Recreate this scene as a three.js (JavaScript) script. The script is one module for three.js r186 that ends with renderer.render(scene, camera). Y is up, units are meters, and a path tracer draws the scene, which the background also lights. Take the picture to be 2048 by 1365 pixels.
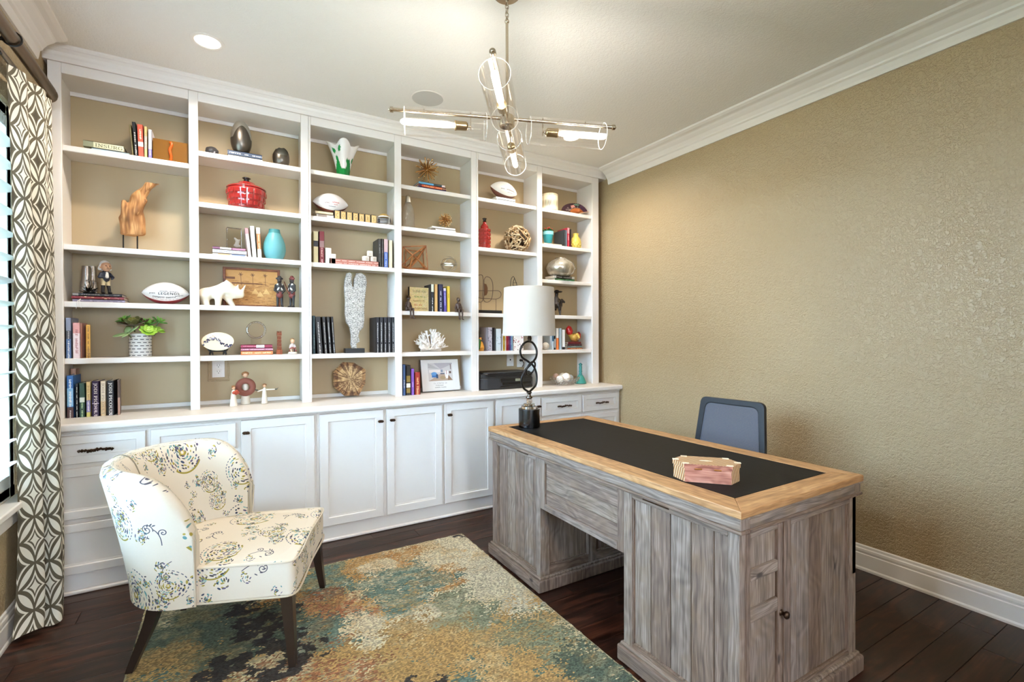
import * as THREE from 'three';
import { RoundedBoxGeometry } from 'three/addons/geometries/RoundedBoxGeometry.js';
import { mergeGeometries, mergeVertices, toCreasedNormals } from 'three/addons/utils/BufferGeometryUtils.js';
import { RectAreaLightUniformsLib } from 'three/addons/lights/RectAreaLightUniformsLib.js';
RectAreaLightUniformsLib.init();

// ---------------------------------------------------------------- camera, sky, exposure
const scene = new THREE.Scene();
const FOCAL = 959.25, EYE = 1.37;
const camera = new THREE.PerspectiveCamera(2 * Math.atan(682.5 / FOCAL) * 180 / Math.PI, 2048 / 1365, 0.02, 60);
camera.rotation.order = 'YXZ';
camera.rotation.set(-0.418 * Math.PI / 180, -30.66 * Math.PI / 180, -0.16 * Math.PI / 180);
camera.position.set(0, EYE, 0);
camera.updateMatrixWorld(true);
const renderer = new THREE.WebGLRenderer({ antialias: true });
renderer.toneMapping = THREE.LinearToneMapping;
renderer.toneMappingExposure = 0.61;
renderer.shadowMap.enabled = true;
renderer.shadowMap.type = THREE.PCFSoftShadowMap;
scene.background = new THREE.Color().setRGB(0.48, 0.72, 1.0);   // bright overcast sky outside the window
scene.backgroundIntensity = 105.0;

// warm-white recessed downlights and chandelier bulbs (colours, strengths)
const CAN_COLOR = new THREE.Color().setRGB(1.0, 0.89, 0.76), CAN_POWER = 13;
const BULB_COLOR = new THREE.Color().setRGB(1.0, 0.93, 0.84), BULB_POWER = 0.75;

const HALL_FILL_POWER = 15;                                               // strength of the unseen globe added behind the camera for fill

// room measures in metres
const XL = -0.868, XR = 3.205, ZB = -3.86, ZF = 0.06, CEIL = 3.0;
const ZFACE = -3.6, ZSHELF = -3.622, CT = 0.92;                  // bookcase face, shelf nosing, counter height

// ---------------------------------------------------------------- photo pixel -> point on a known plane
const dirOf = (u, v) => new THREE.Vector3(u - 1024, -(v - 682.5), -FOCAL).applyQuaternion(camera.quaternion);
function at(axis, val, u, v) {
  const d = dirOf(u, v), o = new THREE.Vector3(0, EYE, 0), t = (val - o[axis]) / d[axis];
  return o.addScaledVector(d, t);
}
const X = (u, z, v = 600) => at('z', z, u, v).x;
const Y = (u, v, z) => at('z', z, u, v).y;

// ---------------------------------------------------------------- small tools
function rng(seed) { let s = seed >>> 0; return () => { s = (s + 0x6D2B79F5) | 0; let t = Math.imul(s ^ (s >>> 15), 1 | s); t = (t + Math.imul(t ^ (t >>> 7), 61 | t)) ^ t; return ((t ^ (t >>> 14)) >>> 0) / 4294967296; }; }
const clamp = (x, a = 0, b = 1) => Math.min(b, Math.max(a, x)), lerp = (a, b, t) => a + (b - a) * t;
const smooth = (a, b, x) => { const t = clamp((x - a) / (b - a)); return t * t * (3 - 2 * t); };
const V3 = (x, y, z) => new THREE.Vector3(x, y, z);
function h3(x, y, z) { let n = Math.imul(x, 374761393) ^ Math.imul(y, 668265263) ^ Math.imul(z, 1274126177); n = Math.imul(n ^ (n >>> 13), 1103515245); return ((n ^ (n >>> 16)) >>> 0) / 4294967296; }
function noise2(x, y, px = 0, py = 0) {                           // value noise, optional tiling period
  const xi = Math.floor(x), yi = Math.floor(y), fx = x - xi, fy = y - yi, w = (i, p) => p ? ((i % p) + p) % p : i;
  const sx = fx * fx * (3 - 2 * fx), sy = fy * fy * (3 - 2 * fy), a = w(xi, px), b = w(xi + 1, px), c = w(yi, py), d = w(yi + 1, py);
  return lerp(lerp(h3(a, c, 7), h3(b, c, 7), sx), lerp(h3(a, d, 7), h3(b, d, 7), sx), sy);
}
function noise3(x, y, z) {
  const xi = Math.floor(x), yi = Math.floor(y), zi = Math.floor(z), s = (t) => t * t * (3 - 2 * t), fx = s(x - xi), fy = s(y - yi), fz = s(z - zi);
  const g = (k) => lerp(lerp(h3(xi, yi, zi + k), h3(xi + 1, yi, zi + k), fx), lerp(h3(xi, yi + 1, zi + k), h3(xi + 1, yi + 1, zi + k), fx), fy);
  return lerp(g(0), g(1), fz);
}
const fbm = (x, y, o = 4, p = 0) => { let a = 0.5, s = 0, n = 0, f = 1; for (let i = 0; i < o; i++) { s += a * noise2(x * f + i * 13, y * f + i * 7, p * f, p * f); n += a; a *= 0.5; f *= 2; } return s / n; };

function dataTex(w, h, fn, srgb = false, repeat = 1) {
  const d = new Uint8Array(w * h * 4);
  for (let y = 0; y < h; y++) for (let x = 0; x < w; x++) { const c = fn(x / w, y / h), i = (y * w + x) * 4; const a = Array.isArray(c) ? c : [c, c, c]; d[i] = clamp(a[0]) * 255; d[i + 1] = clamp(a[1]) * 255; d[i + 2] = clamp(a[2]) * 255; d[i + 3] = 255; }
  const t = new THREE.DataTexture(d, w, h); t.wrapS = t.wrapT = THREE.RepeatWrapping; t.magFilter = THREE.LinearFilter; t.minFilter = THREE.LinearMipmapLinearFilter; t.generateMipmaps = true;
  if (srgb) t.colorSpace = THREE.SRGBColorSpace; t.repeat.set(repeat, repeat); t.needsUpdate = true; return t;
}
function canvasTex(w, h, draw, srgb = true) {
  const c = document.createElement('canvas'); c.width = w; c.height = h; const g = c.getContext('2d'); draw(g, w, h);
  const t = new THREE.CanvasTexture(c); t.wrapS = t.wrapT = THREE.RepeatWrapping; if (srgb) t.colorSpace = THREE.SRGBColorSpace; return t;
}
const hex = (s) => new THREE.Color(s);
const mix3 = (a, b, t) => [lerp(a[0], b[0], t), lerp(a[1], b[1], t), lerp(a[2], b[2], t)];
const rgb = (s) => { const n = parseInt(s.slice(1), 16); return [(n >> 16) / 255, ((n >> 8) & 255) / 255, (n & 255) / 255]; };

// geometry helpers: all return indexed-free geometries with position, normal, uv
const clean = (g) => { let k = g.index ? g.toNonIndexed() : g; for (const n of Object.keys(k.attributes)) if (!['position', 'normal', 'uv', 'color'].includes(n)) k.deleteAttribute(n); if (!k.attributes.uv) k.setAttribute('uv', new THREE.BufferAttribute(new Float32Array(k.attributes.position.count * 2), 2)); k.morphAttributes = {}; return k; };
const tr = (g, x = 0, y = 0, z = 0) => g.translate(x, y, z);
const box = (w, h, d, x = 0, y = 0, z = 0) => tr(clean(new THREE.BoxGeometry(w, h, d)), x, y, z);
const bx = (x0, x1, y0, y1, z0, z1) => box(Math.abs(x1 - x0), Math.abs(y1 - y0), Math.abs(z1 - z0), (x0 + x1) / 2, (y0 + y1) / 2, (z0 + z1) / 2);
const rb = (w, h, d, r, x = 0, y = 0, z = 0, s = 2) => tr(clean(new RoundedBoxGeometry(w, h, d, s, Math.min(r, w / 2.02, h / 2.02, d / 2.02))), x, y, z);
const rbx = (x0, x1, y0, y1, z0, z1, r = 0.003, s = 1) => rb(Math.abs(x1 - x0), Math.abs(y1 - y0), Math.abs(z1 - z0), r, (x0 + x1) / 2, (y0 + y1) / 2, (z0 + z1) / 2, s);
const cyl = (r0, r1, h, n = 24, open = false) => clean(new THREE.CylinderGeometry(r1, r0, h, n, 1, open));     // r0 bottom, r1 top
const sph = (r, n = 16, m = 12) => clean(new THREE.SphereGeometry(r, n, m));
const lathe = (pts, n = 32) => clean(new THREE.LatheGeometry(pts.map(([x, y]) => new THREE.Vector2(x, y)), n));
const tube = (pts, r, n = 40, m = 8, closed = false) => clean(new THREE.TubeGeometry(new THREE.CatmullRomCurve3(pts.map((p) => Array.isArray(p) ? V3(...p) : p), closed), n, r, m, closed));
const torus = (R, r, a = 32, b = 8) => clean(new THREE.TorusGeometry(R, r, b, a));
function bar(a, b, r0, r1 = r0, n = 8) { const A = V3(...a), B = V3(...b), d = B.clone().sub(A), g = cyl(r0, r1, d.length(), n); g.applyQuaternion(new THREE.Quaternion().setFromUnitVectors(V3(0, 1, 0), d.clone().normalize())); return tr(g, ...A.add(B).multiplyScalar(0.5).toArray()); }
function extr(pts, depth, bevel = 0, holes = [], seg = 1) {
  const s = pts instanceof THREE.Shape ? pts : new THREE.Shape(pts.map(([x, y]) => new THREE.Vector2(x, y)));
  for (const h of holes) s.holes.push(new THREE.Path(h.map(([x, y]) => new THREE.Vector2(x, y))));
  return clean(new THREE.ExtrudeGeometry(s, { depth, bevelEnabled: bevel > 0, bevelThickness: bevel, bevelSize: bevel, bevelOffset: -bevel, bevelSegments: seg, curveSegments: 16 }));
}
const merge = (l) => l.length === 1 ? l[0] : mergeGeometries(l.map((g) => { const k = clean(g); if (k.attributes.color) k.deleteAttribute('color'); return k; }), false);
const rot = (g, x = 0, y = 0, z = 0) => { if (x) g.rotateX(x); if (y) g.rotateY(y); if (z) g.rotateZ(z); return g; };
function triUV(g, s = 1, grain = 'y', ox = 0, oy = 0) {            // uv in metres from position; v runs along the grain axis
  const p = g.attributes.position, n = g.attributes.normal, uv = g.attributes.uv;
  for (let i = 0; i < p.count; i++) {
    const c = [p.getX(i), p.getY(i), p.getZ(i)], a = [Math.abs(n.getX(i)), Math.abs(n.getY(i)), Math.abs(n.getZ(i))];
    const k = a[0] > a[1] && a[0] > a[2] ? 0 : a[1] > a[2] ? 1 : 2, gi = 'xyz'.indexOf(grain);
    let U, W;
    if (k === gi) { U = c[(k + 1) % 3]; W = c[(k + 2) % 3]; } else { W = c[gi]; U = c[3 - k - gi]; }
    uv.setXY(i, U * s + ox, W * s + oy);
  }
  return g;
}
const names = {};
function numbered(n) { const k = names[n] = (names[n] ?? -1) + 1; return k ? n + '_' + String(k).padStart(3, '0') : n; }
function mesh(name, geos, mat, parent) {
  const m = new THREE.Mesh(Array.isArray(geos) ? merge(geos) : geos, mat); m.castShadow = m.receiveShadow = true;
  m.name = parent ? name : numbered(name); (parent ?? scene).add(m); return m;
}
function tag(o, label, category, group) { o.userData.label = label; o.userData.category = category; if (group) o.userData.group = group; return o; }
function thing(name, label, category, pos = [0, 0, 0], turn = 0, group) { const o = new THREE.Group(); o.name = numbered(name); scene.add(o); o.position.set(...pos); o.rotation.y = turn; return tag(o, label, category, group); }
function struct(name, geos, mat) { const m = mesh(name, geos, mat); m.name = name; m.userData.kind = 'structure'; return m; }
function structGroup(name) { const o = new THREE.Group(); o.name = name; scene.add(o); o.userData.kind = 'structure'; return o; }

// signed-distance modelling: naive surface nets on a grid
function sdfGeo(f, lo, hi, cell) {
  const n = [0, 1, 2].map((i) => Math.ceil((hi[i] - lo[i]) / cell) + 1), id = (x, y, z) => (z * n[1] + y) * n[0] + x, D = new Float32Array(n[0] * n[1] * n[2]);
  for (let z = 0; z < n[2]; z++) for (let y = 0; y < n[1]; y++) for (let x = 0; x < n[0]; x++) D[id(x, y, z)] = f(lo[0] + x * cell, lo[1] + y * cell, lo[2] + z * cell);
  const vi = new Int32Array(D.length).fill(-1), P = [], I = [];
  for (let z = 0; z < n[2] - 1; z++) for (let y = 0; y < n[1] - 1; y++) for (let x = 0; x < n[0] - 1; x++) {
    let m = 0, k = 0, sx = 0, sy = 0, sz = 0; const c = [];
    for (let q = 0; q < 8; q++) { const d = D[id(x + (q & 1), y + ((q >> 1) & 1), z + (q >> 2))]; c.push(d); if (d < 0) m |= 1 << q; }
    if (m === 0 || m === 255) continue;
    for (let a = 0; a < 8; a++) for (let b = 0; b < 3; b++) { if (a & (1 << b)) continue; const e = a | (1 << b); if ((c[a] < 0) === (c[e] < 0)) continue; const t = c[a] / (c[a] - c[e]); sx += (a & 1) + (b === 0 ? t : 0); sy += ((a >> 1) & 1) + (b === 1 ? t : 0); sz += (a >> 2) + (b === 2 ? t : 0); k++; }
    vi[id(x, y, z)] = P.length / 3; P.push(lo[0] + (x + sx / k) * cell, lo[1] + (y + sy / k) * cell, lo[2] + (z + sz / k) * cell);
  }
  const quad = (a, b, c, d, fl) => { if (a < 0 || b < 0 || c < 0 || d < 0) return; fl ? I.push(a, c, b, a, d, c) : I.push(a, b, c, a, c, d); };
  for (let z = 1; z < n[2] - 1; z++) for (let y = 1; y < n[1] - 1; y++) for (let x = 1; x < n[0] - 1; x++) {
    const d = D[id(x, y, z)] < 0;
    if (d !== D[id(x + 1, y, z)] < 0) quad(vi[id(x, y - 1, z - 1)], vi[id(x, y, z - 1)], vi[id(x, y, z)], vi[id(x, y - 1, z)], !d);
    if (d !== D[id(x, y + 1, z)] < 0) quad(vi[id(x - 1, y, z - 1)], vi[id(x - 1, y, z)], vi[id(x, y, z)], vi[id(x, y, z - 1)], !d);
    if (d !== D[id(x, y, z + 1)] < 0) quad(vi[id(x - 1, y - 1, z)], vi[id(x, y - 1, z)], vi[id(x, y, z)], vi[id(x - 1, y, z)], !d);
  }
  const g = new THREE.BufferGeometry(); g.setAttribute('position', new THREE.BufferAttribute(new Float32Array(P), 3)); g.setIndex(I); g.computeVertexNormals();
  g.setAttribute('uv', new THREE.BufferAttribute(new Float32Array(P.length / 3 * 2), 2)); return g;
}
const smin = (a, b, k) => { const h = Math.max(k - Math.abs(a - b), 0) / k; return Math.min(a, b) - h * h * k * 0.25; };
function capsule(p, a, b, ra, rb_) { const bx_ = b[0] - a[0], by = b[1] - a[1], bz = b[2] - a[2], px = p[0] - a[0], py = p[1] - a[1], pz = p[2] - a[2], t = clamp((px * bx_ + py * by + pz * bz) / (bx_ * bx_ + by * by + bz * bz + 1e-12)); return Math.hypot(px - bx_ * t, py - by * t, pz - bz * t) - lerp(ra, rb_, t); }
// a figure from tapered bones [a, b, ra, rb, colour]; one continuous skin with the colour of the nearest bone
function figureGeo(bones, cell, k = 0.006, wob = 0, ground = true) {
  const lo = [9, 9, 9], hi = [-9, -9, -9];
  for (const [a, b, ra, r2] of bones) for (const [p, r] of [[a, ra], [b, r2]]) for (let i = 0; i < 3; i++) { lo[i] = Math.min(lo[i], p[i] - r - cell * 3); hi[i] = Math.max(hi[i], p[i] + r + cell * 3); }
  const f = (x, y, z) => { let d = 1; for (const [a, b, ra, r2] of bones) d = smin(d, capsule([x, y, z], a, b, ra, r2), k); return wob ? d + wob * (noise3(x * 160, y * 160, z * 160) - 0.5) : d; };
  const g = sdfGeo(f, lo, hi, cell), p = g.attributes.position, col = new Float32Array(p.count * 3), cs = bones.map((b) => hex(b[4] ?? '#ffffff'));
  for (let i = 0; i < p.count; i++) { let best = 9, c = 0; bones.forEach(([a, b, ra, r2], j) => { const d = capsule([p.getX(i), p.getY(i), p.getZ(i)], a, b, ra, r2); if (d < best) { best = d; c = j; } }); cs[c].toArray(col, i * 3); }
  if (ground) { for (let i = 0; i < p.count; i++) if (p.getY(i) < 0.0003) p.setY(i, 0.0003); g.computeVertexNormals(); }
  g.setAttribute('color', new THREE.BufferAttribute(col, 3)); return g;
}
// ---------------------------------------------------------------- materials
const std = (o) => new THREE.MeshStandardMaterial(o), phys = (o) => new THREE.MeshPhysicalMaterial(o);
const peel = dataTex(512, 512, (u, v) => { const a = fbm(u * 24, v * 24, 3, 24), b = fbm(u * 60 + 5, v * 60, 2, 60); return smooth(0.34, 0.62, a * 0.65 + b * 0.35); });
const peelT = (r) => { const t = peel.clone(); t.repeat.set(r, r); t.needsUpdate = true; return t; };
const mWall = std({ color: hex('#b09a76'), roughness: 0.42, bumpMap: peelT(4.2), bumpScale: 0.0022 }), mWallSmooth = std({ color: hex('#b09a76'), roughness: 0.5 });
const mCeil = std({ color: hex('#f0eeea'), roughness: 0.75, bumpMap: peelT(5), bumpScale: 0.0008 });
const mTrim = std({ color: hex('#efebe6'), roughness: 0.35 });
const mCab = std({ color: hex('#eae6e1'), roughness: 0.38 });
const mSub = std({ color: hex('#a98d66'), roughness: 0.9 });
// grain: streaks along v, with knots and pale wash; tiles both ways
function grainTex(w, h, seed, cols, o = {}) {
  const { fine = 60, coarse = 6, knots = 0, ring = 0.4, wash = 0, sv = 3 } = o, R = rng(seed), ks = [];
  for (let i = 0; i < knots; i++) ks.push([R(), R(), 0.010 + R() * 0.014]);
  return dataTex(w, h, (u, v) => {
    let du = 0, kn = 0;
    for (const [kx, ky, kr] of ks) { const x = ((u - kx + 1.5) % 1) - 0.5, y = (((v - ky + 1.5) % 1) - 0.5) * 0.45, d = Math.hypot(x, y); du += Math.sign(x) * kr * 1.3 * Math.exp(-(d * d) / (kr * kr * 5)); kn = Math.max(kn, smooth(kr * 1.2, kr * 0.4, d)); }
    const uu = u + du + 0.035 * (fbm(u * 4 + seed, v * 4, 3, 4) - 0.5);
    const cath = Math.sin((uu * coarse + 2.4 * fbm(u * 3 + seed * 3, v * 3, 3, 3)) * 12.566) * 0.5 + 0.5;
    const s = 0.4 * noise2(uu * fine, v * sv + seed, fine, 0) * 0 + 0.45 * noise2(uu * fine, v * sv, fine, sv) + 0.55 * noise2(uu * fine * 3, v * sv * 3, fine * 3, sv * 3);
    const m = clamp(0.5 + (s - 0.5) * (1.5 - ring) + (cath - 0.5) * ring + 0.5 * (fbm(u * 4, v * 4 + seed * 4, 3, 4) - 0.5));
    let c = m < 0.5 ? mix3(cols[0], cols[1], m * 2) : mix3(cols[1], cols[2], m * 2 - 1);
    if (wash) c = mix3(c, cols[3], wash * smooth(0.45, 0.75, fbm(u * 8, v * 8 + seed * 8, 3, 8)));
    return kn ? mix3(c, cols[0].map((q) => q * 0.5), kn * 0.8) : c;
  }, true);
}
const tGrey = grainTex(1024, 512, 11, [rgb('#5e5148'), rgb('#83756a'), rgb('#a3958a'), rgb('#7d6a56')], { knots: 2, ring: 0.2, wash: 0.35, fine: 70, coarse: 5 });
const tGrey2 = grainTex(1024, 512, 29, [rgb('#584d46'), rgb('#7d7067'), rgb('#9d9087'), rgb('#806c57')], { knots: 1, ring: 0.26, wash: 0.45, fine: 80, coarse: 4 });
const tOak = grainTex(512, 512, 5, [rgb('#8a6440'), rgb('#ad8358'), rgb('#c59c6e'), rgb('#b88a5c')], { ring: 0.3, wash: 0.3 });
const tFloor = [3, 8].map((s) => grainTex(512, 512, s, [rgb('#150a07'), rgb('#301a13'), rgb('#553224'), rgb('#22120d')], { ring: 0.35, knots: 1, wash: 0.45, fine: 50 }));
const tDrift = grainTex(256, 256, 41, [rgb('#6e4523'), rgb('#a06c3d'), rgb('#c8955f'), rgb('#b98850')], { ring: 0.18, fine: 26, coarse: 2 });
const woodMat = (t, rough, bump = 0.0012, tint = '#ffffff') => std({ map: t, color: hex(tint), roughness: rough, bumpMap: t, bumpScale: bump });
const mGrey = [woodMat(tGrey, 0.62), woodMat(tGrey2, 0.62), woodMat(tGrey, 0.66, 0.0012, '#e2d9d6'), woodMat(tGrey2, 0.6, 0.0012, '#f0e6df')];
const mOak = woodMat(tOak, 0.5, 0.0006);
const mPlank = [woodMat(tFloor[0], 0.3, 0.0016, '#ffffff'), woodMat(tFloor[1], 0.28, 0.0016, '#dcd2cc'), woodMat(tFloor[0], 0.34, 0.0016, '#c9b8ae'), woodMat(tFloor[1], 0.3, 0.0016, '#ffeee2')];
const mDrift = woodMat(tDrift, 0.75, 0.002);
const mEspresso = std({ color: hex('#2a211c'), roughness: 0.32 });
const tHide = dataTex(256, 256, (u, v) => 0.5 + 0.5 * (fbm(u * 40, v * 40, 3, 40) - 0.5));
const mHide = phys({ color: hex('#0c0c0d'), roughness: 0.55, specularIntensity: 0.35, bumpMap: tHide, bumpScale: 0.0006 });
const metal = (c, r, o = {}) => std({ color: hex(c), metalness: 1, roughness: r, ...o });
const mNickel = metal('#b9ab97', 0.26), mBronze = metal('#4a3b31', 0.42), mGun = metal('#55575b', 0.22), mIron = std({ color: hex('#23211f'), roughness: 0.5, metalness: 0.6 });
const mSilver = metal('#c9c6c0', 0.18), mBrass = metal('#b98a52', 0.3), mBlack = std({ color: hex('#151515'), roughness: 0.45 }), mGloss = std({ color: hex('#121214'), roughness: 0.15 });
const mGlass = phys({ color: 0xffffff, roughness: 0.02, transmission: 1, thickness: 0, ior: 1.45 });
const mSolid = phys({ color: 0xffffff, roughness: 0.01, transmission: 1, thickness: 0.02, ior: 1.5 });
const mCream = std({ color: hex('#ece5d8'), roughness: 0.6 }), mPaper = std({ color: hex('#e8e0cf'), roughness: 0.85 }), mWhite = std({ color: hex('#f0ede8'), roughness: 0.5 });
const mVC = std({ vertexColors: true, roughness: 0.55 }), mVCg = std({ vertexColors: true, roughness: 0.25 });
const plain = (c, r = 0.6, o = {}) => std({ color: hex(c), roughness: r, ...o });

// chair fabric: cream linen printed with medallions, scrolls and sprigs
const tFabric = canvasTex(1024, 1024, (g, W) => {
  const R = rng(77), cols = ['#8d8136', '#a39340', '#5f8f93', '#34405c', '#5d5570', '#3b3b45', '#8fb0ad'];
  g.fillStyle = '#ddd3c2'; g.fillRect(0, 0, W, W);
  for (let i = 0; i < 5000; i++) { g.fillStyle = R() < 0.5 ? 'rgba(255,250,240,.25)' : 'rgba(190,178,160,.22)'; g.fillRect(R() * W, R() * W, 1 + R() * 5, 1); }
  const wrapD = (x, y, r, fn) => { for (const ox of [-W, 0, W]) for (const oy of [-W, 0, W]) { if (x + ox < -r || x + ox > W + r || y + oy < -r || y + oy > W + r) continue; g.save(); g.translate(x + ox, y + oy); fn(); g.restore(); } };
  const dash = (r, a, len, w, c) => { g.save(); g.rotate(a); g.fillStyle = c; g.beginPath(); g.ellipse(r, 0, w, len, 0.3, 0, 7); g.fill(); g.restore(); };
  const medallion = (x, y, s, seed) => wrapD(x, y, 150 * s, () => {
    const Q = rng(seed);
    for (let k = 1; k < 7; k++) { const r = k * 17 * s, n = 6 + k * 5; for (let i = 0; i < n; i++) if (Q() < 0.62) dash(r + Q() * 5, (i / n) * 6.283 + k, (5 + Q() * 9) * s, (2.6 + Q() * 4) * s, cols[Math.floor(Q() * cols.length)]); }
    g.lineWidth = 9 * s; g.strokeStyle = '#958735'; g.beginPath(); g.arc(0, 0, 112 * s, 0.5, 2.2); g.stroke(); g.lineWidth = 5 * s; g.strokeStyle = '#34405c'; g.setLineDash([14, 11]); g.beginPath(); g.arc(0, 0, 126 * s, 2.3, 4.6); g.stroke(); g.setLineDash([]);
    g.fillStyle = '#b49a3c'; for (let i = 0; i < 9; i++) { g.beginPath(); g.arc(Math.cos(i * 0.7) * 12 * s, Math.sin(i * 0.7) * 12 * s, 4 * s, 0, 7); g.fill(); }
  });
  const scroll = (x, y, s, a, c) => wrapD(x, y, 130 * s, () => { g.rotate(a); g.strokeStyle = c; g.lineWidth = 4.2 * s; g.lineCap = 'round'; g.beginPath(); g.moveTo(0, 90 * s); g.quadraticCurveTo(-20 * s, 30 * s, 4 * s, 0); g.stroke(); g.beginPath(); for (let t = 0; t < 11; t += 0.25) { const r = (30 - t * 2.5) * s; g.lineTo(34 * s + Math.cos(t + 2.6) * r, -8 * s + Math.sin(t + 2.6) * r); } g.stroke(); g.beginPath(); for (let t = 0; t < 9; t += 0.25) { const r = (20 - t * 2.1) * s; g.lineTo(-30 * s + Math.cos(-t) * r, 30 * s + Math.sin(-t) * r); } g.stroke(); for (let k = 0; k < 6; k++) dash(20 * s + k * 8 * s, -1.9 + k * 0.5, 9 * s, 3 * s, c); });
  const sprig = (x, y, s, a, seed) => wrapD(x, y, 90 * s, () => { const Q = rng(seed); g.rotate(a); for (let i = 0; i < 26; i++) dash(Q() * 52 * s, Q() * 6.28, (4 + Q() * 10) * s, (2 + Q() * 4) * s, cols[Math.floor(Q() * cols.length)]); });
  medallion(250, 250, 1.3, 1); medallion(770, 640, 1.4, 2); medallion(240, 830, 1.05, 3); medallion(790, 170, 1.0, 4); medallion(480, 560, 0.8, 6); medallion(980, 900, 0.75, 7); medallion(20, 30, 0.7, 8);
  for (const [x, y, s, a, c] of [[520, 190, 1.2, 0.3, '#3d4152'], [510, 470, 1, 2.4, '#4c4a56'], [70, 560, 1.1, -0.6, '#3d4152'], [520, 870, 1.2, 1.2, '#4c4a56'], [960, 410, 1, 0.8, '#3d4152'], [930, 900, 0.9, -1.2, '#4c4a56']]) scroll(x, y, s, a, c);
  for (let i = 0; i < 34; i++) sprig(R() * W, R() * W, 0.6 + R() * 0.5, R() * 6, 20 + i);
});
tFabric.repeat.set(1.55, 1.55);
const tWeave = dataTex(128, 128, (u, v) => 0.5 + 0.25 * Math.sin(u * 6.283 * 32) * Math.sin(v * 6.283 * 32) + 0.25 * (h3(Math.floor(u * 64), Math.floor(v * 64), 3) - 0.5)); tWeave.repeat.set(14, 14);
const mFabric = std({ map: tFabric, roughness: 0.92, bumpMap: tWeave, bumpScale: 0.0004 });

// curtain print: interlocking petals and diamonds, taupe on ivory
const tCurtain = canvasTex(512, 768, (g, W, H) => {
  const ink = '#57503f', ivory = '#ddd7c8'; g.fillStyle = ink; g.fillRect(0, 0, W, H);
  const petal = (ax, ay, bx_, by) => { const mx = (ax + bx_) / 2, my = (ay + by) / 2, nx = -(by - ay), ny = bx_ - ax, f = 0.205, e = 0.06; const A = [lerp(ax, bx_, e), lerp(ay, by, e)], B = [lerp(ax, bx_, 1 - e), lerp(ay, by, 1 - e)]; g.beginPath(); g.moveTo(...A); g.quadraticCurveTo(mx + nx * f, my + ny * f, ...B); g.quadraticCurveTo(mx - nx * f, my - ny * f, ...A); g.fill(); };
  const star = (cx, cy, s, c) => { g.fillStyle = c; const w = W / 2 * s, h = H / 2 * s; g.beginPath(); g.moveTo(cx - w, cy); g.quadraticCurveTo(cx - w * 0.24, cy - h * 0.24, cx, cy - h); g.quadraticCurveTo(cx + w * 0.24, cy - h * 0.24, cx + w, cy); g.quadraticCurveTo(cx + w * 0.24, cy + h * 0.24, cx, cy + h); g.quadraticCurveTo(cx - w * 0.24, cy + h * 0.24, cx - w, cy); g.fill(); };
  g.fillStyle = ivory;
  for (const [sx, sy] of [[0, 0], [W, 0], [0, H], [W, H]]) petal(sx, sy, W / 2, H / 2);
  for (const [cx, cy, a] of [[W / 2, 0, 0], [W / 2, H, 0], [0, H / 2, 1], [W, H / 2, 1]]) { star(cx, cy, 0.70, ivory); star(cx, cy, 0.50, ink); star(cx, cy, 0.33, a ? '#453e30' : ivory); }
  const R = rng(5); for (let i = 0; i < 9000; i++) { g.fillStyle = R() < 0.5 ? 'rgba(255,255,250,.10)' : 'rgba(60,50,40,.10)'; g.fillRect(R() * W, R() * H, 3, 1); }
});
const mCurtain = phys({ map: tCurtain, roughness: 0.9, transmission: 0.0, side: THREE.DoubleSide });
// ---------------------------------------------------------------- the room shell
const T = 0.12;
const uvBox = (x0, x1, y0, y1, z0, z1, g = 'y') => triUV(bx(x0, x1, y0, y1, z0, z1), 1, g);
struct('wall_back', uvBox(XL - T, XR + T, 0, CEIL, ZB - T, ZB), mWallSmooth);
struct('wall_right', uvBox(XR, XR + T, 0, CEIL, ZB, 3.2), mWall);
struct('ceiling', uvBox(XL - T, XR + T, CEIL, CEIL + T, ZB - T, 3.3, 'z'), mCeil);
const WY0 = 0.62, WY1 = 2.47, WZ0 = -3.21, WZ1 = -0.70;          // window opening in the left wall
struct('wall_left', [uvBox(XL - T, XL, 0, CEIL, ZB, WZ0), uvBox(XL - T, XL, 0, CEIL, WZ1, 3.2), uvBox(XL - T, XL, 0, WY0, WZ0, WZ1), uvBox(XL - T, XL, WY1, CEIL, WZ0, WZ1)], mWall);
// wide cased opening to the hall, in which the photographer stood
struct('wall_front', [uvBox(1.75, XR, 0, CEIL, ZF, ZF + T), uvBox(XL, 1.75, 2.5, CEIL, ZF, ZF + T)], mWall);
struct('wall_hall', [uvBox(XL - T, -0.45, 0, CEIL, 3.2, 3.3), uvBox(1.95, XR + T, 0, CEIL, 3.2, 3.3), uvBox(-0.45, 1.95, 2.5, CEIL, 3.2, 3.3)], mWall);
{ const d = structGroup('door_1');                                  // unseen glazed doors, added to let sky light in from behind
  for (const [a, b] of [[-0.45, 0.75], [0.75, 1.95]]) { mesh('door_frame', extr([[a, 0], [b, 0], [b, 2.5], [a, 2.5]], 0.045, 0.002, [[[a + 0.42, 1.3], [a + 0.42, 2.3], [b - 0.42, 2.3], [b - 0.42, 1.3]]]).translate(0, 0, 3.225), mTrim, d); mesh('pane', bx(a + 0.41, b - 0.41, 1.29, 2.31, 3.245, 3.247), mGlass, d); } }

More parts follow.
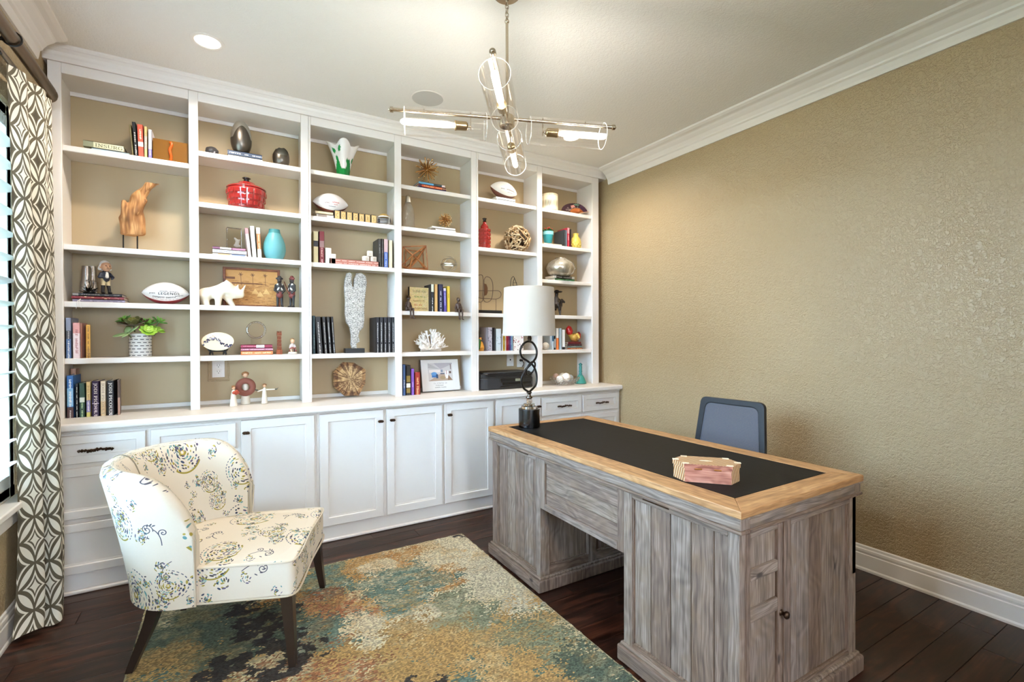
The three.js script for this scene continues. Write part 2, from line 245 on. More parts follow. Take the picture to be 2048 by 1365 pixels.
// floor: dark scraped planks running along the bookcase
const floor = structGroup('floor');
mesh('subfloor', uvBox(XL - T, XR + T, -0.12, -0.012, ZB - T, 3.3), mSub, floor);
{
  const R = rng(12), W = 0.127, variants = mPlank.length;
  for (let i = 0, z = -3.42; z < 0.30; i++, z += W) {
    let x = XL - R() * 1.1;
    while (x < XR) {
      const L = 0.65 + R() * 0.95, x0 = Math.max(x, XL), x1 = Math.min(x + L, XR);
      if (x1 - x0 > 0.05) { const g = rb(x1 - x0 - 0.0016, 0.014, W - 0.0016, 0.0022, (x0 + x1) / 2, -0.007 + (R() - 0.5) * 0.0006, z + W / 2, 1); triUV(g, 1.1, 'x', R() * 7, R() * 7); mesh('plank', g, mPlank[Math.floor(R() * variants)], floor); }
      x += L;
    }
  }
  mesh('hall_boards', triUV(bx(XL, XR, -0.012, -0.001, 0.39, 3.2), 1.1, 'x'), mPlank[0], floor);
}
// room crown moulding, baseboards
const crownP = [[0, 0], [0, -0.145], [0.012, -0.145], [0.016, -0.128], [0.02, -0.10], [0.03, -0.092], [0.034, -0.082], [0.05, -0.06], [0.074, -0.042], [0.082, -0.034], [0.088, -0.03], [0.112, -0.024], [0.13, -0.014], [0.13, 0]];
const run = (prof, len) => extr(prof, len);                        // profile in x,y extruded along +z
const crownR = rot(run(crownP.map(([a, b]) => [-a, b]).reverse(), 3.545 + ZF), 0, 0, 0); crownR.translate(XR, CEIL, -3.545);
struct('trim_crown_right', crownR, mTrim);
const crownL = run(crownP, 3.48 + ZF); crownL.translate(XL, CEIL, -3.48); struct('trim_crown_left', crownL, mTrim);
const baseP = [[0, 0], [0.019, 0], [0.019, 0.012], [0.016, 0.018], [0.014, 0.02], [0.014, 0.095], [0.011, 0.1], [0.013, 0.112], [0.012, 0.124], [0.008, 0.13], [0.007, 0.142], [0.003, 0.147], [0, 0.147]];
const baseR = run(baseP.map(([a, b]) => [-a, b]).reverse(), 3.38 + ZF); baseR.translate(XR, 0, -3.38); struct('baseboard_right', baseR, mTrim);
const baseL = run(baseP, 3.38 + ZF); baseL.translate(XL, 0, -3.38); struct('baseboard_left', baseL, mTrim);
// crown on top of the bookcases
const bcP = [[0, 0], [0, -0.083], [0.012, -0.083], [0.014, -0.06], [0.02, -0.05], [0.024, -0.036], [0.036, -0.024], [0.044, -0.02], [0.05, -0.012], [0.05, 0]];
const bcr = run(bcP, XR - XL); bcr.rotateY(-Math.PI / 2); bcr.translate(XR, CEIL, ZFACE); struct('trim_crown_bookcase', [bcr, bx(XL, XR, 2.918, CEIL, ZB, ZFACE + 0.001)], mCab);

// window: casing, sash bars, panes
const win = structGroup('window_1');
mesh('window_frame', [bx(XL - T, XL - 0.02, WY0, WY0 + 0.05, WZ0, WZ1), bx(XL - T, XL - 0.02, WY1 - 0.05, WY1, WZ0, WZ1), bx(XL - T, XL - 0.02, WY0, WY1, WZ0, WZ0 + 0.05), bx(XL - T, XL - 0.02, WY0, WY1, WZ1 - 0.05, WZ1)], mTrim, win);
for (const z of [-2.37, -1.54]) mesh('mullion', bx(XL - T, XL - 0.098, WY0, WY1, z - 0.03, z + 0.03), mTrim, win);
for (const [a, b] of [[WZ0, -2.37], [-2.37, -1.54], [-1.54, WZ1]]) { mesh('pane', bx(XL - 0.111, XL - 0.109, WY0 + 0.03, 1.55, a + 0.02, b - 0.02), mGlass, win); mesh('pane', bx(XL - 0.111, XL - 0.109, 1.55, WY1 - 0.03, a + 0.02, b - 0.02), mGlass, win); mesh('sash_bar', bx(XL - T, XL - 0.098, 1.53, 1.57, a, b), mTrim, win); mesh('sash_stile', bx(XL - T, XL - 0.098, WY0, WY1, a + 0.09, a + 0.115), std({ color: hex('#51504c'), roughness: 0.6 }), win); }
mesh('window_sill', [rbx(XL - 0.02, XL + 0.05, WY0 - 0.03, WY0 + 0.002, WZ0 - 0.06, WZ1 + 0.06, 0.008, 2), bx(XL, XL + 0.018, WY0 - 0.10, WY0 - 0.03, WZ0 - 0.05, WZ1 + 0.05)], mTrim, win);
// plantation shutters: one hinged panel per light, louvres one by one
{
  const nP = 4, w = (WZ1 - WZ0 - 0.02) / nP, mSh = std({ color: hex('#eef0f0'), roughness: 0.4 });
  const lv = triUV(rot(extr([[-0.055, 0], [-0.03, 0.0045], [0, 0.006], [0.03, 0.0045], [0.055, 0], [0.03, -0.0045], [0, -0.006], [-0.03, -0.0045]], w - 0.10), 0, 0, 0), 1);
  for (let i = 0; i < nP; i++) {
    const z0 = WZ0 + 0.01 + i * w, t = thing('shutter_panel', ['white louvred shutter panel beside the patterned curtain', 'white louvred shutter panel next to the one by the curtain', 'white louvred shutter panel next to the end one nearest the hall opening', 'white louvred shutter panel nearest the hall opening'][i], 'shutter', [XL - 0.034, WY0 + 0.006, z0], 0, 'shutters across the window');
    const x0 = -0.014, x1 = 0.014, H = WY1 - WY0 - 0.012;
    mesh('stile', rbx(x0, x1, 0, H, 0.002, 0.05), mSh, t); mesh('stile', rbx(x0, x1, 0, H, w - 0.05, w - 0.002), mSh, t);
    mesh('rail', rbx(x0, x1, 0, 0.10, 0.05, w - 0.05), mSh, t); mesh('rail', rbx(x0, x1, H - 0.10, H, 0.05, w - 0.05), mSh, t);
    for (let k = 0; k < 15; k++) { const m = mesh('louvre', lv, mSh, t); m.position.set(0, 0.155 + k * 0.1065, 0.05); m.rotation.z = 0.24; }
  }
}
// ground outside
struct('ground_outside', bx(-14, XL - T - 0.4, -0.5, -0.35, -12, 8), plain('#7f8a68', 0.9));
struct('wall_outside', bx(-5.2, -5.0, -0.5, 1.9, -12, 8), plain('#b9b2a6', 0.9));

// ceiling fittings: recessed downlights and a round speaker
function downlight(x, z, label) {
  const t = thing('recessed_downlight', label, 'downlight', [x, CEIL, z], 0, 'recessed ceiling lights');
  mesh('trim_ring', lathe([[0.062, 0.004], [0.062, -0.002], [0.07, -0.005], [0.082, -0.003], [0.083, 0.0]], 40), mTrim, t);
  mesh('lens', tr(cyl(0.062, 0.062, 0.003, 40), 0, 0.0005, 0), std({ color: hex('#ffffff'), emissive: hex('#fff6e8'), emissiveIntensity: 6, roughness: 0.5 }), t);
  const s = new THREE.SpotLight(CAN_COLOR, CAN_POWER, 0, 1.38, 0.5, 2); s.position.set(0, -0.012, 0); s.castShadow = true; s.shadow.radius = 3; s.shadow.mapSize.set(1024, 1024); t.add(s); s.target.position.set(0, -2, 0); t.add(s.target);
}
downlight(-0.085, -3.126, 'round recessed downlight glowing in the ceiling above the red lidded jar');
downlight(2.42, -3.126, 'round recessed downlight in the ceiling behind the right chandelier tube');
downlight(0.2, 1.7, 'added unseen fill downlight in the hall ceiling by the window wall');
downlight(2.2, 1.7, 'added unseen fill downlight in the hall ceiling by the plain wall');  // both hall downlights are added out of view as fill light
{ const t = thing('added_fill_globe', 'white glass globe pendant lamp added out of view in the hall', 'fill lamp', [0.55, 2.2, 1.55]);  // globe added out of view to give neutral fill light
  mesh('globe', sph(0.17, 32, 24), std({ color: hex('#ffffff'), emissive: hex('#fff3e2'), emissiveIntensity: 5, roughness: 0.4 }), t); mesh('stem', bar([0, 0.165, 0], [0, 0.8, 0], 0.006), mNickel, t);
  const l = new THREE.PointLight(CAN_COLOR, HALL_FILL_POWER, 0, 2); l.castShadow = true; l.shadow.radius = 8; t.add(l); }
{ const t = thing('ceiling_speaker', 'round flush ceiling speaker with a pale grey grille above the bookcase', 'speaker', [1.182, CEIL, -3.11]);
  mesh('rim', lathe([[0.104, 0], [0.104, -0.004], [0.109, -0.004], [0.11, 0]], 48), mTrim, t); mesh('grille', tr(cyl(0.104, 0.104, 0.004, 48), 0, -0.0015, 0), plain('#c9c6c2', 0.8), t); }
// ---------------------------------------------------------------- built-in bookcases over base cabinets
const BAYS = [[-0.792, -0.202], [-0.151, 0.442], [0.507, 1.099], [1.153, 1.745], [1.811, 2.402], [2.457, 3.041]];
const SHELVES = [[1.258, 1.583, 1.908, 2.467], [1.258, 1.583, 1.91, 2.236, 2.558], [1.257, 1.906, 2.233, 2.558], [1.257, 1.58, 1.906, 2.234, 2.557], [1.254, 1.578, 2.136, 2.556], [1.254, 1.577, 1.903, 2.227, 2.553]];
const ST = 0.033, TOPY = 2.859;
const unitLabels = ['white built-in bookcase unit above the drawers beside the curtain', 'white built-in bookcase unit holding the tall silver sculpture', 'white built-in bookcase unit next to the plain wall, above the printer'];
[[-0.851, 0.4925], [0.4925, 1.792], [1.792, 3.121]].forEach(([x0, x1], i) => {
  const t = thing('bookcase', unitLabels[i], 'bookcase', [0, 0, 0]), RC = [i ? 0.003 : 0.016, 0.016], a = BAYS[2 * i], b = BAYS[2 * i + 1], e = 0.0006;
  const st = (u, w) => mesh('stile', rbx(u + e, w - e, CT, 2.917, ZFACE - 0.02, ZFACE, 0.0025), mCab, t);
  st(x0, a[0]); st(a[1], b[0]); st(b[1], x1);
  [a, b].forEach(([p0, q], k) => { const p = p0 - RC[k] + 0.016; mesh('rail', rbx(p0, q, TOPY, 2.917, ZFACE - 0.02, ZFACE, 0.002), mCab, t); mesh('top_panel', bx(p - 0.016, q + 0.016, TOPY + 0.002, TOPY + 0.018, ZB + 0.001, ZFACE - 0.02), mCab, t); mesh('cleat', rbx(p - 0.016, q + 0.016, TOPY - 0.022, TOPY + 0.002, ZB + 0.001, ZB + 0.012, 0.002), mCab, t); mesh('cleat', rbx(p - 0.016, q + 0.016, CT, CT + 0.026, ZB + 0.001, ZB + 0.012, 0.002), mCab, t); });
  const sd = (u, w) => mesh('side_panel', bx(u, w, CT, TOPY + 0.002, ZB + 0.001, ZFACE - 0.02), mCab, t);
  sd(x0 + e, a[0] - RC[0]); sd(a[1] + 0.016, b[0] - 0.016); sd(b[1] + 0.016, x1 - e);
  [a, b].forEach(([p, q], k) => {
    const pr = p - RC[k]; for (const y of SHELVES[2 * i + k]) mesh('shelf', [bx(pr + 0.0005, q + 0.0155, y - 0.02, y, ZB + 0.002, ZSHELF - 0.012), rb(q - pr + 0.012, ST, 0.014, 0.005, (pr + q + 0.013) / 2, y - ST / 2, ZSHELF - 0.007, 2)], mCab, t);
  });
});

// base cabinets
const ZD = -3.38, ZC = -3.402;
function frameGeo(w, h, s, d) { return [...[0].map(() => extr([[0, 0], [w, 0], [w, h], [0, h]], d - 0.006, 0.003, [[[s, s], [s, h - s], [w - s, h - s], [w - s, s]]])), extr([[s - 0.003, s - 0.003], [w - s + 0.003, s - 0.003], [w - s + 0.003, h - s + 0.003], [s - 0.003, h - s + 0.003]], 0.002, 0, [[[s + 0.010, s + 0.010], [s + 0.010, h - s - 0.010], [w - s - 0.010, h - s - 0.010], [w - s - 0.010, s + 0.010]]]).translate(0, 0, d - 0.013)]; }
const R0 = rng(91);
function twig(n, len) { const l = []; for (let i = 0; i < n; i++) { const g = rb(0.011 + R0() * 0.005, 0.013 + R0() * 0.006, 0.008 + R0() * 0.004, 0.003, 0, 0, 0, 1); rot(g, R0() * 0.6, R0() * 0.8, (R0() - 0.5) * 1.6); l.push(tr(g, -len / 2 + (i + 0.5) * len / n, (R0() - 0.5) * 0.012, 0.018 + R0() * 0.005)); } l.push(box(len * 0.9, 0.006, 0.006, 0, 0, 0.016)); for (const s of [-0.3, 0.3]) l.push(box(0.006, 0.006, 0.018, s * len, 0, 0.008)); return merge(l); }
const pullGeo = twig(12, 0.15), knobGeo = twig(4, 0.032);
function front(t, kind, x0, x1, y0, y1, hw, hx, hy) {
  const g = frameGeo(x1 - x0, y1 - y0, kind === 'door' ? 0.056 : 0.045, 0.02), f = mesh(kind, g, mCab, t); f.position.set(x0, y0, ZD - 0.02 + 0.003 - 0.001);
  mesh('panel', box(x1 - x0 - 0.09, y1 - y0 - 0.08, 0.006, (x1 - x0) / 2, (y1 - y0) / 2, 0.003), mCab, f);
  if (hw) { const h = mesh(hw === 'pull' ? 'pull' : 'knob', hw === 'pull' ? pullGeo : knobGeo, mBronze, f); h.position.set(hx - x0, hy - y0, 0.0135); h.userData.label = 'dark bronze twig-shaped ' + (hw === 'pull' ? 'pull' : 'knob'); }
}
const baseU = [['white base cabinet with stacked drawers behind the floral armless chair', XL + 0.002, 0.505], ['white base cabinet with three panelled doors', 0.505, 1.843], ['white base cabinet behind the desk with small twin top drawers', 1.843, XR - 0.002]];
baseU.forEach(([label, x0, x1], i) => {
  const t = thing('base_cabinet', label, 'cabinet', [0, 0, 0]);
  mesh('carcass', [bx(x0 + 0.0005, x1 - 0.0005, 0.085, 0.877, ZB + 0.002, ZC)], mCab, t);
  mesh('plinth', [bx(x0 + 0.0005, x1 - 0.0005, 0.001, 0.0855, ZB + 0.002, ZC)], mCab, t);
  mesh('shoe_moulding', rb(x1 - x0 - 0.001, 0.022, 0.02, 0.009, (x0 + x1) / 2, 0.0115, ZC + 0.0095, 2), mTrim, t);
  mesh('cove', rb(x1 - x0 - 0.001, 0.014, 0.014, 0.005, (x0 + x1) / 2, 0.870, ZC + 0.006, 1), mCab, t);
  if (i === 0) {
    front(t, 'drawer', -0.826, -0.402, 0.700, 0.851, 'pull', -0.615, 0.771); front(t, 'drawer', -0.826, -0.402, 0.405, 0.676); front(t, 'drawer', -0.826, -0.402, 0.112, 0.380);
    front(t, 'drawer', -0.380, 0.041, 0.700, 0.851, 'pull', -0.17, 0.771); front(t, 'drawer', -0.380, 0.041, 0.405, 0.676); front(t, 'drawer', -0.380, 0.041, 0.112, 0.380);
    front(t, 'door', 0.068, 0.490, 0.108, 0.862, 'knob', 0.094, 0.791);
  } else if (i === 1) { front(t, 'door', 0.521, 0.945, 0.108, 0.862, 'knob', 0.922, 0.787); front(t, 'door', 0.970, 1.391, 0.108, 0.862, 'knob', 1.006, 0.788); front(t, 'door', 1.411, 1.8325, 0.108, 0.866, 'knob', 1.447, 0.787); }
  else { front(t, 'door', 1.854, 2.285, 0.108, 0.866, 'knob', 2.262, 0.790); for (const [a, b, p] of [[2.300, 2.732, 2.53], [2.744, 3.174, 2.96]]) { front(t, 'drawer', a, b, 0.697, 0.850, 'pull', p, 0.771); front(t, 'drawer', a, b, 0.405, 0.674); front(t, 'drawer', a, b, 0.112, 0.380); } }
});
tag(mesh('countertop', rbx(XL + 0.001, XR - 0.001, 0.8775, CT, ZB + 0.001, -3.352, 0.012, 3), mCab), 'long white painted countertop under the bookcases', 'countertop');

// ---------------------------------------------------------------- power outlets on the back wall
function outlet(x, y, label, kind) {
  const t = thing('wall_outlet', label, 'outlet', [x, y, ZB]);
  mesh('cover_plate', rb(0.074, 0.118, 0.006, 0.003, 0, 0, 0.003, 2), mTrim, t);
  if (kind === 'duplex') for (const s of [-1, 1]) { mesh('receptacle', rb(0.034, 0.03, 0.003, 0.006, 0, s * 0.021, 0.0065, 2), mWhite, t); mesh('slots', [box(0.002, 0.009, 0.001, -0.007, s * 0.021 + 0.004, 0.0083), box(0.002, 0.009, 0.001, 0.007, s * 0.021 + 0.004, 0.0083), tr(rot(cyl(0.0028, 0.0028, 0.001, 10), Math.PI / 2), 0, s * 0.021 - 0.008, 0.0083)], mBlack, t); }
  else mesh('jack', rb(0.012, 0.014, 0.003, 0.001, 0, 0, 0.0065), mBlack, t);
  return t;
}
{ const p = at('z', ZB, 437, 738); outlet(p.x, p.y, 'white duplex power outlet above the angel figurines', 'duplex');
  const f = 0.062; mesh('patch_surround', [extr([[-f, -f - 0.025], [f, -f - 0.025], [f, f + 0.008], [-f, f + 0.008]], 0.004, 0.0015, [[[-f + 0.012, -f - 0.013], [-f + 0.012, f + 0.0], [f - 0.012, f + 0.0], [f - 0.012, -f - 0.013]]]).translate(p.x + 0.002, p.y, ZB + 0.002)], mWall, null); scene.children.at(-1).userData = { label: 'tan painted surround framing the duplex power outlet', category: 'surround' };
  const q = at('z', ZB, 1020, 720); outlet(q.x, q.y, 'white data jack plate behind the printer', 'jack'); const r = at('z', ZB, 1040, 722), o = outlet(r.x, r.y, 'white power outlet plate with a black plug behind the printer', 'duplex');
  const c = thing('power_cord', 'black plug and cord of the printer in the wall outlet', 'cord', [r.x, r.y, ZB]); mesh('plug', tr(rot(cyl(0.013, 0.010, 0.03, 14), Math.PI / 2), 0, 0.005, 0.024), mBlack, c); mesh('cable', tube([[0, 0.005, 0.035], [0.005, -0.012, 0.05], [0.012, -0.03, 0.045], [0.008, -0.055, 0.03]], 0.0035), mBlack, c); }
// ---------------------------------------------------------------- rug
{
  const RX0 = -0.364, RX1 = 1.392, RZ0 = -3.04, RZ1 = -0.35, w = RX1 - RX0, h = RZ1 - RZ0;
  const C = { cream: rgb('#d3c39c'), pale: rgb('#e2d7ba'), gold: rgb('#bd9a64'), ochre: rgb('#bb8a52'), rust: rgb('#a87050'), sage: rgb('#8b9278'), teal: rgb('#6c8880'), deep: rgb('#5a6a5c'), dark: rgb('#2a282c') };
  // colour fields [x, z from the far edge, radius, colour, strength]
  const F = [[1.5, 0.35, 0.75, 'pale', 1], [1.62, 0.75, 0.45, 'pale', 0.9], [1.14, 0.05, 0.32, 'ochre', 0.8], [0.95, 0.12, 0.22, 'gold', 0.9], [1.12, 0.26, 0.16, 'pale', 0.9], [1.36, 0.56, 0.2, 'ochre', 0.8], [0.86, 0.04, 0.16, 'sage', 0.9], [0.78, 0.22, 0.22, 'teal', 0.9], [1.15, 0.48, 0.30, 'teal', 0.8], [1.3, 0.86, 0.28, 'sage', 0.9], [0.8, 0.5, 0.22, 'rust', 0.7], [0.6, 0.3, 0.2, 'ochre', 0.7], [0.92, 0.78, 0.22, 'pale', 0.9], [1.15, 0.82, 0.16, 'pale', 0.9], [0.72, 0.72, 0.2, 'teal', 0.9], [1.37, 1.25, 0.42, 'gold', 1], [1.05, 1.05, 0.3, 'gold', 0.9], [1.62, 1.25, 0.24, 'sage', 0.8], [1.68, 1.55, 0.2, 'deep', 0.9], [0.25, 0.3, 0.42, 'deep', 1], [0.45, 0.55, 0.34, 'deep', 0.9], [0.12, 0.62, 0.2, 'gold', 1], [0.10, 0.85, 0.25, 'teal', 0.8], [0.3, 1.0, 0.3, 'gold', 0.8], [0.6, 1.1, 0.4, 'rust', 0.5], [1.0, 1.6, 0.4, 'teal', 0.8], [0.5, 1.6, 0.4, 'sage', 0.8], [0.05, 0.1, 0.2, 'cream', 0.8]];
  const D = [[0.49, 0.50, 0.15], [0.56, 0.66, 0.13], [0.35, 0.76, 0.12], [0.66, 0.80, 0.10], [0.50, 0.90, 0.12], [0.42, 0.30, 0.09], [0.62, 0.42, 0.07], [1.72, 0.04, 0.05], [1.0, 1.3, 0.12]];
  const tex = dataTex(1024, 1536, (u, v) => {
    const x0 = u * w, z0 = (1 - v) * h, kz = Math.floor(z0 / 0.0062), kx = Math.floor(x0 / 0.0085 + (kz % 2) * 0.5), x = (kx + 0.5) * 0.0085, z = (kz + 0.5) * 0.0062;   // one knot
    const q = (s, o) => fbm(x * s + o, z * s * 1.3 + o * 1.7, 4), jit = h3(kx, kz, 3);
    let c = mix3(C.cream, C.gold, smooth(0.44, 0.56, q(4, 11) + (jit - 0.5) * 0.12));
    for (const [cx, cz, r, k, a] of F) { const d = Math.hypot(x - cx, z - cz) + r * 1.5 * (q(7, cx * 7 + cz * 3) - 0.5) + r * 0.35 * (jit - 0.5); if (d < r * 0.8 && h3(kx >> 1, kz, 8) < a + 0.05) c = mix3(c, C[k], 0.55 + 0.4 * smooth(0.35, 0.6, q(16, cx))); }
    for (const [cx, cz, r] of D) { const d = Math.hypot(x - cx, z - cz), a = Math.atan2(z - cz, x - cx), pet = r * (0.55 + 0.45 * Math.abs(Math.sin(a * 2.5 + cx * 9))); if (d < pet && q(26, 3 + cx) > 0.47 - 0.1 * (1 - d / r)) c = mix3(c, C.dark, 0.85); }
    const gx = x0 / 0.0085 + (kz % 2) * 0.5 - kx - 0.5, gz = z0 / 0.0062 - kz - 0.5, n = (0.80 + 0.42 * jit) * (1 - 0.35 * smooth(0.28, 0.5, Math.abs(gz))) * (1 - 0.12 * smooth(0.3, 0.5, Math.abs(gx))); return [c[0] * n, c[1] * n, c[2] * n];
  }, true);
  const bump = dataTex(512, 512, (u, v) => { const kz = Math.floor(v * 80), a = u * 58 + (kz % 2) * 0.5, kx = Math.floor(a), gx = a - kx - 0.5, gz = v * 80 - kz - 0.5; return (0.55 + 0.45 * h3(kx % 58, kz, 4)) * (1 - smooth(0.2, 0.5, Math.abs(gz))) * (1 - 0.5 * smooth(0.25, 0.5, Math.abs(gx))); }); bump.repeat.set(w / (58 * 0.0085), h / (80 * 0.0062));
  const m = std({ map: tex, roughness: 0.95, bumpMap: bump, bumpScale: 0.005 });
  const nx = 200, nz = 300, g = clean(new THREE.PlaneGeometry(w, h, nx, nz)); g.rotateX(-Math.PI / 2);
  const p = g.attributes.position, N = (x, z) => noise2(x * 60 + 50, z * 90 + 50) * 0.0045 + noise2(x * 120, z * 160 + 9) * 0.002;
  for (let i = 0; i < p.count; i++) { const x = p.getX(i), z = p.getZ(i), e = Math.min(w / 2 - Math.abs(x), h / 2 - Math.abs(z)); p.setY(i, 0.0085 + N(x, z) - 0.004 * smooth(0.02, 0, e)); if (e < 0.001) { p.setX(i, x + (noise2(z * 40, x * 40) - 0.5) * 0.008); p.setZ(i, z + (noise2(x * 40, z * 40 + 5) - 0.5) * 0.008); } }
  const top = mergeVertices(g); top.computeVertexNormals();
  const r = tag(mesh('area_rug', top, m), 'hand-knotted rug in gold, cream, teal and rust with dark blotches', 'rug'); r.position.set((RX0 + RX1) / 2, 0, (RZ0 + RZ1) / 2);
  mesh('rug_edge', [box(w - 0.004, 0.008, 0.006, 0, 0.0045, -h / 2 + 0.003), box(w - 0.004, 0.008, 0.006, 0, 0.0045, h / 2 - 0.003), box(0.006, 0.008, h - 0.004, -w / 2 + 0.003, 0.0045, 0), box(0.006, 0.008, h - 0.004, w / 2 - 0.003, 0.0045, 0), box(w - 0.01, 0.004, h - 0.01, 0, 0.0025, 0)], plain('#a5997a', 0.95), r);
}

// ---------------------------------------------------------------- executive desk
{
  const D = { x0: 1.42, x1: 2.23, z0: -2.693, z1: -0.95, T: 0.805 }, t = thing('executive_desk', 'weathered grey wood pedestal desk with a black leather writing surface', 'desk', [0, 0, 0]);
  const R = rng(3), wood = (g, grain, m) => { triUV(g, 1.9, grain, R() * 9, R() * 9); return g; }, gm = () => mGrey[Math.floor(R() * 4)];
  const bw = 0.106, s = 0.0265;                                      // top: mitred border boards around the leather
  const bd = (pts) => { const g = extr(pts.map(([x, z]) => [x, -z]), s - 0.008, 0.004, [], 2); g.rotateX(-Math.PI / 2); g.translate(0, D.T - s + 0.004, 0); return g; };
  const o = [[D.x0, D.z0], [D.x1, D.z0], [D.x1, D.z1], [D.x0, D.z1]], q = [[D.x0 + bw, D.z0 + bw * 0.62], [D.x1 - bw * 0.9, D.z0 + bw * 0.62], [D.x1 - bw * 0.9, D.z1 - bw * 0.9], [D.x0 + bw, D.z1 - bw * 0.9]];
  for (let i = 0; i < 4; i++) { const j = (i + 1) % 4; mesh('top_board', wood(bd([o[i], o[j], q[j], q[i]]), i % 2 ? 'z' : 'x'), mOak, t).userData.label = 'honey brown top border board'; }
  mesh('leather_inlay', rbx(q[0][0] + 0.0005, q[2][0] - 0.0005, D.T - 0.02, D.T - 0.0008, q[0][1] + 0.0005, q[2][1] - 0.0005, 0.002), mHide, t).userData.label = 'black leather writing surface';
  const ring = (inset, y0, y1, r, m) => { const a = D.x0 + inset, b = D.x1 - inset, c = D.z0 + inset, d = D.z1 - inset, w = 0.05; return [['z', a, a + w, c, d], ['z', b - w, b, c, d], ['x', a + w, b - w, c, c + w], ['x', a + w, b - w, d - w, d]].map(([g, p, q1, u, v]) => [g, rbx(p, q1, y0, y1, u, v, r, 2)]); };
  for (const [g, e] of ring(-0.001, D.T - 0.031, D.T - 0.0262, 0.002)) mesh('top_edge', wood(e, g), mGrey[0], t);
  for (const [g, e] of ring(0.006, 0.736, D.T - 0.031, 0.004)) mesh('frieze', wood(e, g), mGrey[1], t);
  for (const [g, e] of ring(0.001, 0.724, 0.737, 0.005)) mesh('bead', wood(e, g), mGrey[3], t);
  mesh('top_underside', bx(D.x0 + 0.05, D.x1 - 0.05, D.T - 0.032, D.T - 0.0205, D.z0 + 0.05, D.z1 - 0.05), mGrey[2], t);
  // plinth ring with ogee for each pedestal
  const bx0 = D.x0 + 0.019, bx1 = D.x1 - 0.019, ped = [[D.z0 + 0.019, -2.134, 'far'], [-1.503, D.z1 - 0.019, 'near']];
  // raised/fielded frame made of stiles and rails around boards; face normal along axis
  const put = (P, name, g, grain, m) => mesh(name, wood(g, grain), m ?? gm(), P);
  function plankPanel(P, ax, face, sgn, a0, a1, y0, y1, gaps, frame) {                // ax: 'x' face (normal x) or 'z' face; boards stand upright
    const rec = 0.014, B = (u0, u1, v0, v1, d0, d1, r = 0.002) => ax === 'x' ? rbx(face - sgn * d1, face - sgn * d0, v0, v1, u0, u1, r) : rbx(u0, u1, v0, v1, face - sgn * d1, face - sgn * d0, r);
    const [fl, fr, ft, fb] = frame;
    put(P, 'stile', B(a0, a0 + fl, y0, y1, 0, 0.03), 'y'); put(P, 'stile', B(a1 - fr, a1, y0, y1, 0, 0.03), 'y');
    put(P, 'rail', B(a0 + fl, a1 - fr, y1 - ft, y1, 0.0005, 0.03), ax === 'x' ? 'z' : 'x'); put(P, 'rail', B(a0 + fl, a1 - fr, y0, y0 + fb, 0.0005, 0.03), ax === 'x' ? 'z' : 'x');
    const e = [a0 + fl, ...gaps, a1 - fr], m = 0.006;
    for (const [u0, u1, v0, v1] of [[e[0], e[0] + m, y0 + fb, y1 - ft], [e.at(-1) - m, e.at(-1), y0 + fb, y1 - ft], [e[0] + m, e.at(-1) - m, y1 - ft - m, y1 - ft], [e[0] + m, e.at(-1) - m, y0 + fb, y0 + fb + m]]) put(P, 'panel_moulding', B(u0, u1, v0, v1, 0.005, 0.02, 0.0025), 'y', mGrey[3]);
    for (let i = 0; i + 1 < e.length; i++) put(P, 'plank', B(e[i] + 0.0012, e[i + 1] - 0.0012, y0 + fb, y1 - ft, rec, rec + 0.012, 0.0025), 'y');
    put(P, 'backing', B(a0 + fl, a1 - fr, y0 + fb, y1 - ft, rec + 0.010, rec + 0.014, 0.001), 'y', mGrey[2]);
  }
  ped.forEach(([za, zb, which], k) => {
    const P = new THREE.Group(); P.name = 'pedestal'; t.add(P);
    put(P, 'plinth', rbx(D.x0 - 0.004, D.x1 + 0.004, 0.001, 0.068, za - 0.023 * (k ? 0.9 : 1), zb + 0.023 * (k ? 1 : 0.9), 0.009, 3), 'z', mGrey[2]);
    put(P, 'plinth_ogee', rbx(D.x0 + 0.007, D.x1 - 0.007, 0.066, 0.080, za - 0.011, zb + 0.011, 0.006, 2), 'z', mGrey[0]);
    put(P, 'carcass', bx(bx0 + 0.031, bx1 - 0.031, 0.07, 0.737, za + 0.031, zb - 0.031), 'y', mGrey[2]);
    const Y0 = 0.078, Y1 = 0.726;
    plankPanel(P, 'x', bx0, -1, za, zb, Y0, Y1, k ? [-1.365, -1.2664, -1.1718, -1.0753] : [-2.5087, -2.4137, -2.3206, -2.2256], k ? [0.047, 0.042, 0.024, 0.014] : [0.06, 0.044, 0.024, 0.014]);
    plankPanel(P, 'x', bx1, 1, za, zb, Y0, Y1, [lerp(za, zb, 0.33), lerp(za, zb, 0.5), lerp(za, zb, 0.67)], [0.05, 0.05, 0.03, 0.02]);
    const zk = k ? za : zb, sg = k ? -1 : 1;                           // knee-hole side: two tall panels
    plankPanel(P, 'z', zk, sg, bx0 + 0.03, 1.80, Y0, Y1, [], [0.03, 0.03, 0.03, 0.05]); plankPanel(P, 'z', zk, sg, 1.80, bx1 - 0.03, Y0, Y1, [1.90, 2.0], [0.03, 0.05, 0.03, 0.05]);
    if (k) {                                                           // near end: narrow door with three fields, wide plank panel
      const zf = zb; put(P, 'stile', rbx(bx0 + 0.03, 1.4765, Y0, Y1, zf - 0.03, zf), 'y'); put(P, 'stile', rbx(1.697, 1.7375, Y0, Y1, zf - 0.03, zf), 'y'); put(P, 'rail', rbx(1.4765, 1.697, 0.716, Y1, zf - 0.03, zf), 'x'); put(P, 'rail', rbx(1.4765, 1.697, Y0, 0.09, zf - 0.03, zf), 'x');
      const Dr = new THREE.Group(); Dr.name = 'cabinet_door'; t.add(Dr);
      const a = 1.481, b = 1.6925, rows = [[0.575, 0.712], [0.447, 0.570], [0.094, 0.442]];
